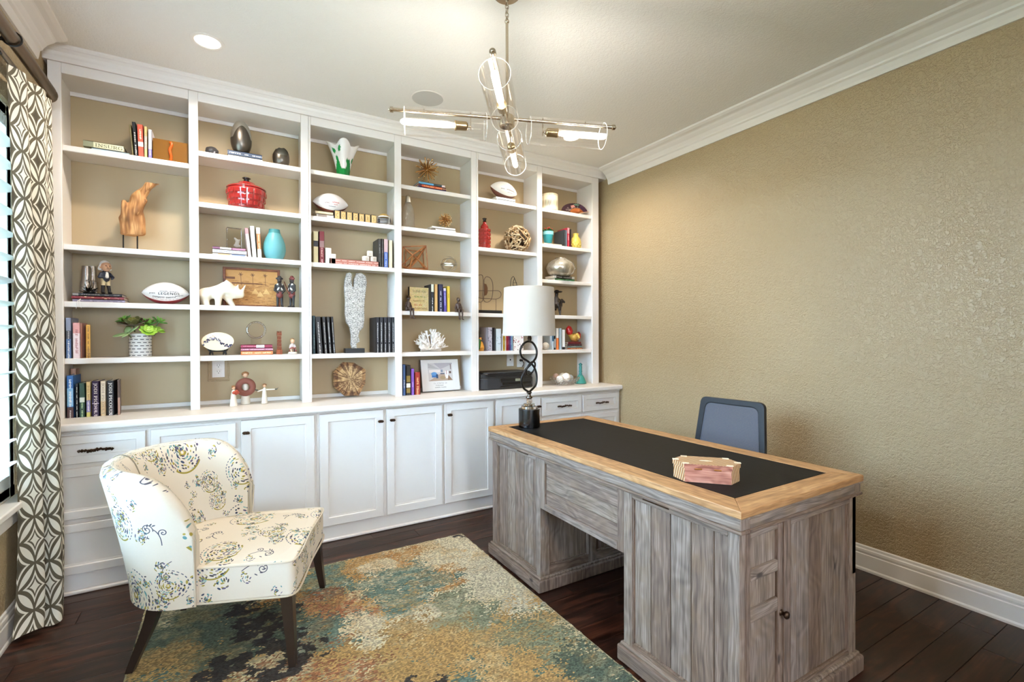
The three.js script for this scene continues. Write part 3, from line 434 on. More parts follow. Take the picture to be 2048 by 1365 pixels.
      put(Dr, 'stile', rbx(a, a + 0.022, 0.094, 0.712, zf - 0.022, zf - 0.002), 'y'); put(Dr, 'stile', rbx(b - 0.03, b, 0.094, 0.712, zf - 0.022, zf - 0.002), 'y');
      for (const [y0, y1, h] of [[0.693, 0.712, 1], [0.545, 0.585, 1], [0.405, 0.452, 1], [0.094, 0.125, 1]]) put(Dr, 'rail', rbx(a + 0.022, b - 0.03, y0, y1, zf - 0.022, zf - 0.002, 0.004), 'x');
      for (const [y0, y1] of [[0.585, 0.693], [0.452, 0.545], [0.125, 0.405]]) put(Dr, 'field', bx(a + 0.02, b - 0.028, y0, y1, zf - 0.022, zf - 0.014), 'y');
      const kb = mesh('knob', lathe([[0, 0.03], [0.008, 0.029], [0.0135, 0.024], [0.013, 0.018], [0.007, 0.012], [0.0065, 0.004], [0.012, 0.001], [0.012, 0]].reverse(), 20), mBronze, Dr); kb.rotation.x = Math.PI / 2; kb.position.set(1.681, 0.392, zf - 0.003); kb.userData.label = 'small dark bronze knob';
      plankPanel(P, 'z', zf, 1, 1.7375, bx1, Y0, Y1, [1.8017, 1.8862, 1.9732, 2.0582], [0.002, 0.052, 0.03, 0.016]);
    } else plankPanel(P, 'z', za, -1, bx0 + 0.03, bx1 - 0.03, Y0, Y1, [1.6, 1.75, 1.9, 2.05], [0.04, 0.04, 0.03, 0.016]);
    // pull-out writing slide: dark strip under the bead stands for the shade in its slot
    const zs = k ? [-1.395, -1.262] : [-2.372, -2.254]; put(P, 'slot_shade_strip', bx(bx0 - 0.0012, bx0 + 0.012, 0.712, 0.7205, zs[0], zs[1]), 'z', mBronze);
  });
  // centre drawer front over the knee hole
  { const C = new THREE.Group(); C.name = 'centre_drawer'; t.add(C); const z0 = -2.134, z1 = -1.503, x = bx0;
    put(C, 'stile', rbx(x, x + 0.03, 0.452, 0.726, z0, z0 + 0.04), 'y'); put(C, 'stile', rbx(x, x + 0.03, 0.452, 0.726, z1 - 0.04, z1), 'y'); put(C, 'rail', rbx(x + 0.0005, x + 0.03, 0.702, 0.726, z0 + 0.04, z1 - 0.04), 'z'); put(C, 'rail', rbx(x - 0.002, x + 0.03, 0.452, 0.486, z0 + 0.04, z1 - 0.04, 0.005), 'z');
    for (let i = 0; i < 3; i++) put(C, 'board', rbx(x + 0.012, x + 0.026, 0.486 + i * 0.072 + 0.0006, 0.486 + (i + 1) * 0.072 - 0.0006, z0 + 0.04, z1 - 0.04, 0.002), 'z');
    put(C, 'drawer_box', bx(x + 0.03, x + 0.4, 0.47, 0.73, z0 + 0.04, z1 - 0.04), 'z', mGrey[2]); }
  mesh('modesty_rail', wood(bx(bx1 - 0.03, bx1, 0.65, 0.737, -2.134, -1.503), 'z'), mGrey[1], t);
}

// ---------------------------------------------------------------- floral slipper chair
{
  const t = thing('slipper_chair', 'cream armless chair printed with olive and navy medallions, curved back', 'chair', [0.023, 0.0158, -2.575], 0);
  // local axes: a lateral, f forward (rotated so that +z local is forward)
  t.rotation.y = Math.atan2(0.9425, 0.335);
  const fab = (g, s = 1) => triUV(g, 1, 'y', 0.13, 0.31);
  // seat: crowned, slightly wider at the front
  const shp = new THREE.Shape(); const W0 = 0.318, W1 = 0.27; shp.moveTo(-W0 + 0.03, 0.335); shp.lineTo(W0 - 0.03, 0.335); shp.quadraticCurveTo(W0, 0.335, W0, 0.305); shp.lineTo(W0 - 0.004, -0.05); shp.lineTo(W1, -0.28); shp.quadraticCurveTo(0, -0.36, -W1, -0.28); shp.lineTo(-W0 + 0.004, -0.05); shp.lineTo(-W0, 0.305); shp.quadraticCurveTo(-W0, 0.335, -W0 + 0.03, 0.335);
  const seatG = (y0, y1, bev, inset) => { const g = clean(new THREE.ExtrudeGeometry(shp, { depth: y1 - y0 - bev * 2, bevelEnabled: true, bevelThickness: bev, bevelSize: bev, bevelOffset: -bev - inset, bevelSegments: 4, curveSegments: 10, steps: 1 })); g.rotateX(Math.PI / 2); g.scale(1, 1, 1); g.translate(0, y1 - bev, 0); return g; };
  // shape is drawn in (a, f): after rotateX(+90deg) f -> +z, depth -> -y
  const cushionG = (() => { const g = new THREE.PlaneGeometry(2, 2, 40, 40); const p = g.attributes.position; for (let i = 0; i < p.count; i++) { const u = p.getX(i), v = p.getY(i), f = lerp(-0.3, 0.333, (v + 1) / 2), hw = lerp(0.27, 0.316, smooth(-0.3, 0.0, f)); const e = Math.pow(Math.max(Math.abs(u), v > 0 ? v : 0), 10); p.setXYZ(i, u * hw * (1 - 0.012 * Math.pow(Math.max(0, v), 8)), 0.432 + 0.022 * (1 - u * u) * (1 - Math.pow((v + 0.1) / 1.1, 2) * 0.9) - 0.014 * e, f - 0.012 * Math.pow(Math.abs(u), 8) * (v > 0 ? 1 : 0)); } const k = mergeVertices(g); k.computeVertexNormals(); const n = clean(k); return n; })();
  mesh('seat', [fab(seatG(0.285, 0.434, 0.012, 0)), fab(rot(cushionG, 0, 0, 0))], Object.assign(mFabric.clone(), { side: THREE.DoubleSide }), t);
  // wrap-around back
  const NT = 64, prof = [], pos = [], uvs = [], idx = [];
  const Hh = (s) => 0.842 - 0.02 * s * s - 0.40 * (1 - Math.pow(clamp(1 - Math.pow(clamp((Math.abs(s) - 0.66) / 0.36), 2.6)), 0.42));
  const PN = 26;
  for (let i = 0; i <= NT; i++) {
    const s = (i / NT) * 2 - 1, th = s * 1.62, top = Hh(s), bot = 0.287, wing = Math.pow(Math.abs(s), 6);
    for (let j = 0; j <= PN; j++) {
      const w = j / PN; let y, off;                                 // w: 0 inner bottom -> top -> outer bottom
      const thick = lerp(0.085, 0.062, wing), r = thick / 2;
      if (w < 0.42) { y = lerp(0.40, top - r, w / 0.42); off = 0; } else if (w < 0.58) { const a = (w - 0.42) / 0.16 * Math.PI; y = top - r + Math.sin(a) * r; off = r - Math.cos(a) * r; } else { y = lerp(top - r, bot, (w - 0.58) / 0.42); off = thick; }
      const k = clamp((y - 0.30) / 0.54), fl = 0.085 * Math.pow(k, 1.25), A = 0.268 + fl * 0.75 + off, F = 0.235 + fl * 1.35 + off, puff = w < 0.42 ? -0.012 * Math.sin(Math.PI * clamp((y - 0.42) / 0.4)) : 0;
      const ca = Math.sin(th), cf = Math.cos(th);
      pos.push(ca * (A + puff), y, -0.055 - Math.sign(cf) * Math.pow(Math.abs(cf), 0.85) * (F + puff) + (1 - k) * 0.0);
      uvs.push(s * 0.62 + 0.2, (w < 0.5 ? y : y + 0.45) + 0.1);
    }
  }
  for (let i = 0; i < NT; i++) for (let j = 0; j < PN; j++) { const a = i * (PN + 1) + j, b = a + PN + 1; idx.push(a, a + 1, b, b, a + 1, b + 1); }
  for (const i of [0, NT]) for (let j = 0; j < PN / 2; j++) { const a = i * (PN + 1) + j, b = i * (PN + 1) + PN - j; const q = [a, a + 1, b, b, a + 1, b - 1]; i ? idx.push(...q) : idx.push(q[0], q[2], q[1], q[3], q[5], q[4]); }
  const bg = new THREE.BufferGeometry(); bg.setAttribute('position', new THREE.Float32BufferAttribute(pos, 3)); bg.setAttribute('uv', new THREE.Float32BufferAttribute(uvs, 2)); bg.setIndex(idx); 
  const cr = toCreasedNormals(bg, 0.9); mesh('backrest', cr, Object.assign(mFabric.clone(), { side: THREE.DoubleSide }), t);
  const P = (i, j) => pos.slice((i * (PN + 1) + j) * 3, (i * (PN + 1) + j) * 3 + 3);
  const pip = plain('#cdc3b0', 0.9), edge = (i) => { const l = []; for (let j = 15; j <= PN; j++) l.push(P(i, j)); return l; };
  mesh('piping', tube(edge(0), 0.0042, 60, 6), pip, t); mesh('piping', tube(edge(NT), 0.0042, 60, 6), pip, t);
  mesh('seam', tube([...Array(16).keys()].map((j) => { const q = P(NT / 2 - 2, j); return [q[0], q[1] + 0.001, q[2] + 0.001]; }), 0.0025, 40, 6), plain('#8f8776', 0.9), t);
  const rim = []; for (const [a, f] of [[-0.268, -0.27], [-0.314, -0.05], [-0.319, 0.15], [-0.319, 0.318], [-0.30, 0.336], [0, 0.337], [0.30, 0.336], [0.319, 0.318], [0.319, 0.15], [0.314, -0.05], [0.268, -0.27]]) rim.push([a, 0.290, f]);
  mesh('welt', tube(rim, 0.0045, 120, 6), pip, t); mesh('welt', tube(rim.map(([a, , f]) => [a * 0.995, 0.430, f * 0.995]).slice(1, -1), 0.004, 120, 6), pip, t);
  // sabre legs
  const leg = (a0, f0, a1, f1, bow) => { const g = clean(new THREE.BoxGeometry(1, 1, 1, 1, 10, 1)), p = g.attributes.position; for (let i = 0; i < p.count; i++) { const k = 0.5 - p.getY(i), w = lerp(0.056, 0.032, k), s = bow * Math.sin(k * Math.PI * 0.5) * k; p.setXYZ(i, lerp(a0, a1, k * k) + p.getX(i) * w, 0.289 * (1 - k), lerp(f0, f1, k) + s + p.getZ(i) * w * 0.85); } return toCreasedNormals(g, 0.6); };
  for (const s of [-1, 1]) { mesh('leg', leg(s * 0.285, 0.30, s * 0.318, 0.315, 0.012), mEspresso, t); mesh('leg', leg(s * 0.222, -0.215, s * 0.23, -0.262, -0.05), mEspresso, t); }
}

// ---------------------------------------------------------------- mesh-back office chair behind the desk
{
  const t = thing('office_chair', 'dark navy mesh-back task chair tucked behind the desk', 'chair', [2.56, 0, -1.80], 0);
  t.rotation.y = Math.PI / 2 + 0.06;                                 // +x local is lateral, back plane faces the desk
  // back frame: rounded, tapering towards the bottom, curved
  const w1 = 0.205, w0 = 0.235, H0 = 0.56, H1 = 1.0, rr = 0.045;
  const outline = (d) => { const a = w0 - d, b = w1 - d, y0 = d, y1 = H1 - H0 - d, s = new THREE.Shape(); s.moveTo(-a + rr, y0); s.lineTo(a - rr, y0); s.quadraticCurveTo(a, y0, a - 0.002, y0 + rr); s.lineTo(b, y1 - rr); s.quadraticCurveTo(b, y1, b - rr, y1); s.lineTo(-b + rr, y1); s.quadraticCurveTo(-b, y1, -b, y1 - rr); s.lineTo(-a + 0.002, y0 + rr); s.quadraticCurveTo(-a, y0, -a + rr, y0); return s; };
  const fr = outline(0); fr.holes.push(new THREE.Path(outline(0.036).getPoints(10)));
  const tilt = (g) => { g.rotateX(0.13); g.translate(0, H0, -0.02); return g; };
  const mNavy = plain('#14161d', 0.55);
  mesh('back_frame', tilt(extr(fr, 0.016, 0.006, [], 3)), mNavy, t);
  const tm = canvasTex(512, 512, (g, W) => { g.fillStyle = '#000'; g.fillRect(0, 0, W, W); g.fillStyle = '#fff'; for (let y = 0; y < 64; y++) for (let x = 0; x < 64; x++) { g.fillRect(x * 8, y * 8 + (x % 2) * 4, 5.4, 8); g.fillRect(x * 8, y * 8, 8, 4.6); } }, false); tm.repeat.set(3.2, 3.2);
  mesh('back_mesh', tilt(triUV(extr(outline(0.033), 0.0015), 1)), std({ color: hex('#575963'), roughness: 0.8, alphaMap: tm, alphaTest: 0.5, side: THREE.DoubleSide }), t);
  mesh('seat', [rb(0.48, 0.07, 0.46, 0.03, 0, 0.47, -0.26, 3)], plain('#23252e', 0.85), t);
  mesh('back_post', [bar([0, 0.40, -0.12], [0, 0.47, 0.06], 0.02, 0.02, 10), bar([0, 0.47, 0.06], [0, 0.66, 0.045], 0.02, 0.018, 10)], mBlack, t);
  mesh('gas_lift', tr(cyl(0.028, 0.022, 0.36, 16), 0, 0.26, -0.26), mGun, t);
  for (let i = 0; i < 5; i++) { const a = i * 1.2566, x = Math.sin(a) * 0.3, z = -0.26 + Math.cos(a) * 0.3; const l = mesh('base_spoke', bar([0, 0.10, -0.26], [x, 0.075, z], 0.024, 0.015, 8), mBlack, t); mesh('castor', tr(rot(cyl(0.028, 0.028, 0.045, 16), 0, 0, Math.PI / 2), x, 0.0285, z), mBlack, l); }
  for (const s of [-1, 1]) { const a = mesh('arm_post', [bar([s * 0.22, 0.44, -0.22], [s * 0.28, 0.46, -0.22], 0.014), bar([s * 0.28, 0.46, -0.22], [s * 0.28, 0.66, -0.2], 0.014)], mBlack, t); mesh('arm_pad', rb(0.07, 0.025, 0.24, 0.01, s * 0.28, 0.672, -0.2, 2), mBlack, a); }
}
// ---------------------------------------------------------------- curtain, rods
{
  const bot = [[-0.836, -2.962], [-0.822, -2.972], [-0.795, -2.985], [-0.765, -3.008], [-0.752, -3.026], [-0.757, -3.044], [-0.772, -3.054], [-0.762, -3.064], [-0.738, -3.062], [-0.710, -3.066], [-0.694, -3.082], [-0.694, -3.12], [-0.705, -3.16], [-0.735, -3.20], [-0.725, -3.26], [-0.75, -3.30], [-0.80, -3.325]];
  const top = [[-0.832, -2.955], [-0.820, -2.975], [-0.803, -3.00], [-0.790, -3.03], [-0.791, -3.055], [-0.800, -3.075], [-0.806, -3.095], [-0.798, -3.115], [-0.783, -3.135], [-0.770, -3.155], [-0.762, -3.185], [-0.764, -3.215], [-0.772, -3.24], [-0.776, -3.265], [-0.765, -3.29], [-0.768, -3.315], [-0.80, -3.335]];
  const nu = 120, nv = 70, y0 = 0.022, y1 = 2.585, cb = new THREE.CatmullRomCurve3(bot.map(([x, z]) => V3(x, 0, z))), ct = new THREE.CatmullRomCurve3(top.map(([x, z]) => V3(x, 0, z)));
  const P = [], U = [], I = [], A = cb.getSpacedPoints(nu), B = ct.getSpacedPoints(nu);
  for (let j = 0; j <= nv; j++) { const k = j / nv; for (let i = 0; i <= nu; i++) { const m = smooth(0, 1, k), sway = 0.006 * Math.sin(k * 9 + i * 0.06) * (1 - k); P.push(lerp(A[i].x, B[i].x, m) + sway, lerp(y0 + 0.012 * Math.sin(i * 0.11), y1, k), lerp(A[i].z, B[i].z, m) - 0.085 * Math.pow(Math.sin(Math.PI * Math.pow(k, 0.75)), 0.7) * Math.pow(1 - i / nu, 1.2)); U.push(i / nu * 0.62 / 0.142 - 0.03, lerp(y0, y1, k) / 0.212); } }
  for (let j = 0; j < nv; j++) for (let i = 0; i < nu; i++) { const a = j * (nu + 1) + i; I.push(a, a + nu + 1, a + 1, a + 1, a + nu + 1, a + nu + 2); }
  const g = new THREE.BufferGeometry(); g.setAttribute('position', new THREE.Float32BufferAttribute(P, 3)); g.setAttribute('uv', new THREE.Float32BufferAttribute(U, 2)); g.setIndex(I); g.computeVertexNormals();
  tag(mesh('patterned_curtain', g, mCurtain), 'ivory curtain panel with taupe diamond and petal print by the window', 'curtain');
  const t = thing('curtain_rod', 'pewter curtain rods running above the window shutters', 'curtain rod', [0, 0, 0]);
  mesh('front_rod', [bar([-0.785, 2.655, -3.36], [-0.785, 2.655, -0.45], 0.026, 0.026, 20), rot(tube([[-0.785, 2.655, -3.36], [-0.785, 2.652, -3.40], [-0.80, 2.645, -3.43], [XL + 0.004, 2.64, -3.44]], 0.024, 24, 16))], metal('#75695c', 0.35), t);
  mesh('back_rod', bar([-0.825, 2.598, -3.40], [-0.825, 2.598, -0.45], 0.011, 0.011, 14), metal('#8d8a86', 0.3), t);
  for (const z of [-2.86, -0.6]) { const b = mesh('bracket', [box(0.008, 0.11, 0.03, XL + 0.004, 2.60, z), box(0.085, 0.008, 0.02, XL + 0.045, 2.645, z), box(0.05, 0.008, 0.02, XL + 0.025, 2.585, z)], mIron, t); mesh('bracket_cup', tr(rot(torus(0.031, 0.004, 24, 8), 0, 0, 0), -0.785, 2.655, z), mIron, b); }
}

// ---------------------------------------------------------------- chandelier: crossed rods carrying glass tubes with tubular bulbs
{
  const C = V3(1.138, 2.40, -1.958), t = thing('chandelier', 'brushed nickel cross-arm chandelier with four clear glass tubes and lit bulbs', 'chandelier', [C.x, 0, C.z]);
  mesh('canopy', tr(lathe([[0, 0.0], [0.058, 0.0], [0.064, 0.006], [0.064, 0.016], [0.058, 0.024], [0.0, 0.026]], 40), 0, CEIL - 0.0265, 0), mNickel, t);
  const links = []; for (let i = 0; i < 6; i++) { const g = torus(0.011, 0.0022, 20, 6); g.scale(0.75, 1.25, 1); if (i % 2) g.rotateY(Math.PI / 2); links.push(tr(g, 0, CEIL - 0.038 - i * 0.019, 0)); } mesh('chain', links, mNickel, t);
  mesh('down_rod', [bar([0, 2.40, 0], [0, 2.853, 0], 0.007, 0.007, 14), tr(sph(0.011), 0, 2.856, 0)], mNickel, t);
  mesh('hub', [tr(lathe([[0, 0.03], [0.016, 0.03], [0.032, 0.018], [0.036, -0.005], [0.036, -0.028], [0.0345, -0.03], [0.03, -0.024], [0, -0.014]].reverse(), 36), 0, 2.392, 0), tr(sph(0.008), 0, 2.372, 0)], mNickel, t);
  const mBulb = std({ color: hex('#ffffff'), emissive: hex('#fff0d8'), emissiveIntensity: 7, roughness: 0.4 });
  const mRim = phys({ color: hex('#f4f4f2'), roughness: 0.08, transmission: 0.55, thickness: 0, ior: 1.5 });
  const dirs = [V3(-0.938, 0, -0.346), V3(0.938, 0, 0.346), V3(-0.585, 0, 0.811), V3(0.585, 0, -0.811)];
  for (const d of dirs) {
    const a = new THREE.Group(); a.name = 'arm'; t.add(a); a.position.set(0, 2.40, 0); a.rotation.y = Math.atan2(d.x, d.z);        // local +z along the arm
    mesh('rod', [bar([0, 0, 0], [0, 0, 0.524], 0.0085, 0.0085, 14), bar([0, 0, 0.522], [0, 0, 0.536], 0.013, 0.012, 14), tr(sph(0.0055), 0, 0, 0.538)], mNickel, a);
    const gl = [0.062, 0.0592].map((r) => tr(rot(cyl(r, r, 0.37, 56, true), Math.PI / 2), 0, -0.047, 0.288)), gt = mesh('glass_tube', gl, mGlass, a);
    for (const z of [0.103, 0.473]) mesh('glass_rim', tr(torus(0.0606, 0.0014, 56, 8), 0, -0.047, z), mRim, gt);
    mesh('bracket', [box(0.006, 0.075, 0.0025, 0, -0.03, 0.172), tr(sph(0.004), 0, 0.013, 0.172), tr(sph(0.003), 0, 0.012, 0.385), tr(rot(cyl(0.004, 0.004, 0.012, 8), Math.PI / 2), 0, -0.05, 0.18)], mNickel, a);
    mesh('socket', tr(rot(lathe([[0, 0], [0.014, 0], [0.02, 0.008], [0.0205, 0.05], [0.022, 0.052], [0.022, 0.060], [0, 0.060]].reverse(), 24), Math.PI / 2), 0, -0.05, 0.186), metal('#a08c68', 0.3), a);
    const bs = [[0, 0.245], [0.006, 0.243], [0.0125, 0.234], [0.0145, 0.222], [0.0145, 0.03], [0.011, 0.012], [0.011, 0.0]];
    mesh('bulb', tr(rot(lathe(bs.reverse(), 20), Math.PI / 2), 0, -0.05, 0.247), mBulb, a);
    for (const z of [0.31, 0.43]) { const l = new THREE.PointLight(BULB_COLOR, BULB_POWER / 2, 0, 2); l.position.set(0, -0.05, z); l.castShadow = true; l.shadow.radius = 0.6; a.add(l); }
  }
}

// ---------------------------------------------------------------- table lamp on the desk
{
  const t = thing('table_lamp', 'table lamp with a cream drum shade and looped black metal ribbon stem', 'lamp', [1.638, 0.8052, -2.552]);
  mesh('base', lathe([[0, 0], [0.064, 0], [0.0675, 0.003], [0.0675, 0.112], [0.0655, 0.115], [0, 0.115]], 48), metal('#4b4e52', 0.2), t).userData.label = 'brushed gunmetal drum base';
  mesh('crystal', [tr(rot(cyl(0.054, 0.050, 0.016, 8), 0, 0.2), 0, 0.1233, 0), tr(cyl(0.042, 0.036, 0.014, 8), 0, 0.1385, 0), tr(sph(0.019, 8, 6), 0, 0.163, 0)], phys({ color: 0xffffff, roughness: 0.02, transmission: 1, thickness: 0.03, ior: 1.55 }), t).userData.label = 'clear stepped crystal';
  mesh('collar', tr(lathe([[0, 0], [0.016, 0], [0.022, 0.008], [0.012, 0.018], [0.010, 0.03], [0.017, 0.036], [0.017, 0.042], [0, 0.042]], 24), 0, 0.178, 0), metal('#6c655f', 0.25), t);
  // ribbon: one tall open loop twisted into a second upper loop with a small ring round the waist
  const y0 = 0.218, path = [[0, y0, 0], [-0.045, y0 + 0.03, 0.006], [-0.062, y0 + 0.085, 0.008], [-0.038, y0 + 0.14, 0.012], [0.005, y0 + 0.18, 0.016], [0.046, y0 + 0.225, 0.012], [0.052, y0 + 0.275, 0.004], [0.018, y0 + 0.318, 0], [-0.03, y0 + 0.315, 0], [-0.062, y0 + 0.27, -0.004], [-0.048, y0 + 0.225, -0.010], [0.0, y0 + 0.195, -0.014], [0.04, y0 + 0.165, -0.014], [0.064, y0 + 0.11, -0.012], [0.056, y0 + 0.045, -0.008], [0.004, y0 + 0.002, -0.002]];
  const mRib = std({ color: hex('#1f1d1c'), roughness: 0.3, metalness: 0.5 });
  mesh('ribbon', tube(path, 0.0068, 200, 10), mRib, t);
  mesh('ribbon_ring', tr(rot(torus(0.047, 0.0055, 48, 8), 0.5, 0.3, 0.35), 0.012, y0 + 0.15, 0.0), mRib, t);
  mesh('neck', [tr(cyl(0.010, 0.014, 0.022, 16), 0.004, y0 + 0.330, 0), tr(cyl(0.014, 0.009, 0.02, 16), 0.004, y0 + 0.350, 0)], metal('#4a443f', 0.3), t);
  const sr = 0.160, sy0 = y0 + 0.357, sy1 = sy0 + 0.302, lin = dataTex(256, 256, (u, v) => { const n = 0.5 + 0.3 * (noise2(u * 128, v * 18, 128, 18) - 0.5) + 0.3 * (noise2(u * 18, v * 128, 18, 128) - 0.5); return n; }); lin.repeat.set(4, 1.5);
  const shade = lathe([[sr + 0.006, sy0], [sr + 0.0065, sy0 + 0.006], [sr - 0.002, sy1 - 0.006], [sr - 0.0025, sy1], [sr - 0.005, sy1], [sr + 0.0035, sy0], [sr + 0.006, sy0]], 72);
  mesh('shade', shade, phys({ color: hex('#cfc6b8'), roughness: 0.95, bumpMap: lin, bumpScale: 0.0006, transmission: 0.25, thickness: 0, side: THREE.DoubleSide }), t).userData.label = 'cream linen drum shade';
  mesh('harp', [bar([0.004, y0 + 0.36, 0], [0.004, sy1 - 0.02, 0], 0.003), bar([-sr + 0.005, sy1 - 0.02, 0], [sr - 0.005, sy1 - 0.02, 0], 0.002), bar([0, sy1 - 0.02, -sr + 0.005], [0, sy1 - 0.02, sr - 0.005], 0.002)], mNickel, t);
}

// ---------------------------------------------------------------- inlaid hexagonal box on the desk
{
  const t = thing('inlaid_box', 'elongated six-sided wooden box with striped mosaic inlay on the desk', 'box', [1.636, 0.8052, -1.247], 0);
  t.rotation.y = -0.813;
  // local x along the long side seen from the camera
  const hex6 = (l, c, w) => [[-l, 0], [-c, w], [c, w], [l, 0], [c, -w], [-c, -w]];
  const P = hex6(0.1265, 0.0875, 0.066);
  const tIn = canvasTex(512, 256, (g, W, H) => { g.fillStyle = '#b98a5a'; g.fillRect(0, 0, W, H); for (let i = -20; i < 80; i++) { g.strokeStyle = ['#efe2c2', '#2e2018', '#b98452'][((i % 3) + 3) % 3]; g.lineWidth = 5; g.beginPath(); g.moveTo(i * 9, H); g.lineTo(i * 9 + 70, 0); g.stroke(); } });
  tIn.repeat.set(4.5, 9);
  const tRose = grainTex(256, 256, 63, [rgb('#7c4a3e'), rgb('#a56e5e'), rgb('#bd8b78'), rgb('#94604f')], { ring: 0.5, fine: 40 });
  const mIn = std({ map: tIn, roughness: 0.4 }), mRose = std({ map: tRose, roughness: 0.35 }), mBone = plain('#efe6d2', 0.4);
  const solid = (pts, y0, y1) => { const g = extr(pts.map(([x, z]) => [x, z]), y1 - y0); g.rotateX(-Math.PI / 2); g.translate(0, y0, 0); return triUV(g, 1, 'y'); };
  mesh('body', solid(hex6(0.1225, 0.0845, 0.063), 0, 0.053), mIn, t);
  mesh('side_panel', triUV(box(0.168, 0.052, 0.003, 0, 0.0265, 0.0635), 3, 'x'), mRose, t); mesh('side_panel', triUV(box(0.168, 0.052, 0.003, 0, 0.0265, -0.0635), 3, 'x'), mRose, t);
  mesh('lid', solid(P, 0.053, 0.071), mIn, t).userData.label = 'striped mosaic lid';
  mesh('lid_edge', [triUV(box(0.174, 0.017, 0.003, 0, 0.0618, 0.0660), 3, 'x'), triUV(box(0.174, 0.017, 0.003, 0, 0.0618, -0.0660), 3, 'x')], mRose, t);
  for (const [x, z] of P) mesh('corner_inlay', tr(rot(extr([[-0.012, -0.009], [0.012, -0.009], [0.012, 0.009], [-0.012, 0.009]], 0.0016), -Math.PI / 2), x * 0.91, 0.0705, z * 0.86), mBone, t);
  mesh('centre_inlay', tr(rot(extr([[-0.025, 0], [0, 0.008], [0.025, 0], [0, -0.008]], 0.0015), -Math.PI / 2), 0, 0.0705, 0), mBone, t);
  for (const x of [-0.035, 0.035]) mesh('hinge', tr(rot(cyl(0.0028, 0.0028, 0.026, 10), 0, 0, Math.PI / 2), x, 0.053, 0.0675), mBrass, t);
}
// ---------------------------------------------------------------- books: one printed-spine atlas, each book a cover with a page block
const SL = { w: 256, h: 64, cols: 8, n: 0 }, atlasC = document.createElement('canvas'); atlasC.width = 2048; atlasC.height = 1024;
const ag = atlasC.getContext('2d'), atlas = new THREE.CanvasTexture(atlasC); atlas.colorSpace = THREE.SRGBColorSpace;
const mBook = std({ map: atlas, roughness: 0.5 });
// lettering that the photo lets one read is set as it stands; spines too blurred to read get letter-like strokes of the same size
const READ = new Set(['INSURGENT', 'JODI PICOULT', 'Jojo Moyes']);
function inkText(g, s, x, y, size, c, font, R) {
  if (s.length === 1 || READ.has(s)) { g.fillStyle = c; g.font = size + 'px ' + font; g.textBaseline = 'middle'; g.fillText(s, x, y); return; }
  g.strokeStyle = c; g.lineWidth = Math.max(1.6, size * 0.11); const w = size * 0.5, h = size * 0.6;
  for (const ch of s) { if (ch !== ' ') { const k = R(); g.beginPath(); g.moveTo(x + 1, y - h / 2); g.lineTo(x + 1, y + h / 2); if (k < 0.5) { g.moveTo(x + 1, y - h / 2); g.lineTo(x + w * 0.7, y - h / 2 + R() * h * 0.3); } if (k > 0.3) { g.moveTo(x + w * 0.7, y - h * 0.4); g.lineTo(x + w * 0.7, y + h / 2); } g.moveTo(x + 1, y + (R() - 0.4) * h * 0.6); g.lineTo(x + w * 0.7, y + (R() - 0.4) * h * 0.6); g.stroke(); } x += w; }
}
// art: { c: cover colour, bands: [[from, to, colour]], text: [[string, x 0..1, size, colour, font]], wide: true for two lines }
function slot(art) {
  const i = SL.n++, x = (i % SL.cols) * SL.w, y = Math.floor(i / SL.cols) * SL.h; ag.save(); ag.beginPath(); ag.rect(x, y, SL.w, SL.h); ag.clip(); ag.translate(x, y);
  ag.fillStyle = art.c; ag.fillRect(0, 0, SL.w, SL.h); ag.translate(16, 0); const W = SL.w - 16;
  for (const [a, b, c] of art.bands ?? []) { ag.fillStyle = c; ag.fillRect(a * W, 0, (b - a) * W, SL.h); }
  const R = rng(i + 500); for (let k = 0; k < (art.fleck ?? 0); k++) { ag.fillStyle = art.fc?.[k % art.fc.length] ?? 'rgba(0,0,0,.3)'; ag.fillRect((art.fx ?? 0) * W + R() * W * (art.fw ?? 1), R() * SL.h, 3 + R() * 12, 2 + R() * 6); }
  for (const [s, p, size, c, font = 'sans-serif', dy = 0] of art.text ?? []) inkText(ag, s, p * W, SL.h / 2 + dy, size, c, font, R);
  ag.restore(); return i;
}
// local: spine at z=0 facing +z, height along +y, thickness centred on x, pages behind
function bookGeo(th, h, d, i) {
  const b = 0.0022, cov = [box(th, h, b, 0, h / 2, -b / 2), box(b, h, d, -th / 2 + b / 2, h / 2, -d / 2), box(b, h, d, th / 2 - b / 2, h / 2, -d / 2)], x = (i % SL.cols) * SL.w, y = Math.floor(i / SL.cols) * SL.h, AW = 2048, AH = 1024;
  const px = (x + 5) / AW, py = 1 - (y + 32) / AH;
  cov.forEach((g, k) => { const uv = g.attributes.uv, n = g.attributes.normal, p = g.attributes.position; for (let q = 0; q < uv.count; q++) { if (k === 0 && n.getZ(q) > 0.5) uv.setXY(q, (x + 17 + (1 - p.getY(q) / h) * (SL.w - 19)) / AW, 1 - (y + 2 + (1 - (p.getX(q) / th + 0.5)) * (SL.h - 4)) / AH); else uv.setXY(q, px, py); } });
  return [merge(cov), box(th - 2 * b - 0.0004, h - 0.006, d - b - 0.004, 0, h / 2, -b - (d - b - 0.004) / 2)];
}
const BOOKN = {};
function book(label, art, th, h, d, x, y, z, o = {}) {
  if (art.like !== undefined) art = { ...art.like, ...art };
  const i = slot(art), [c, p] = bookGeo(th, h, d, i), t = thing('book', label, 'book', [x, y, z], o.turn ?? 0, o.group);
  mesh('cover', c, mBook, t); mesh('page_block', p, mPaper, t);
  if (o.flat) { t.rotation.order = 'YXZ'; t.rotation.z = Math.PI / 2; }
  if (o.lean) t.rotation.z = o.lean;
  return t;
}
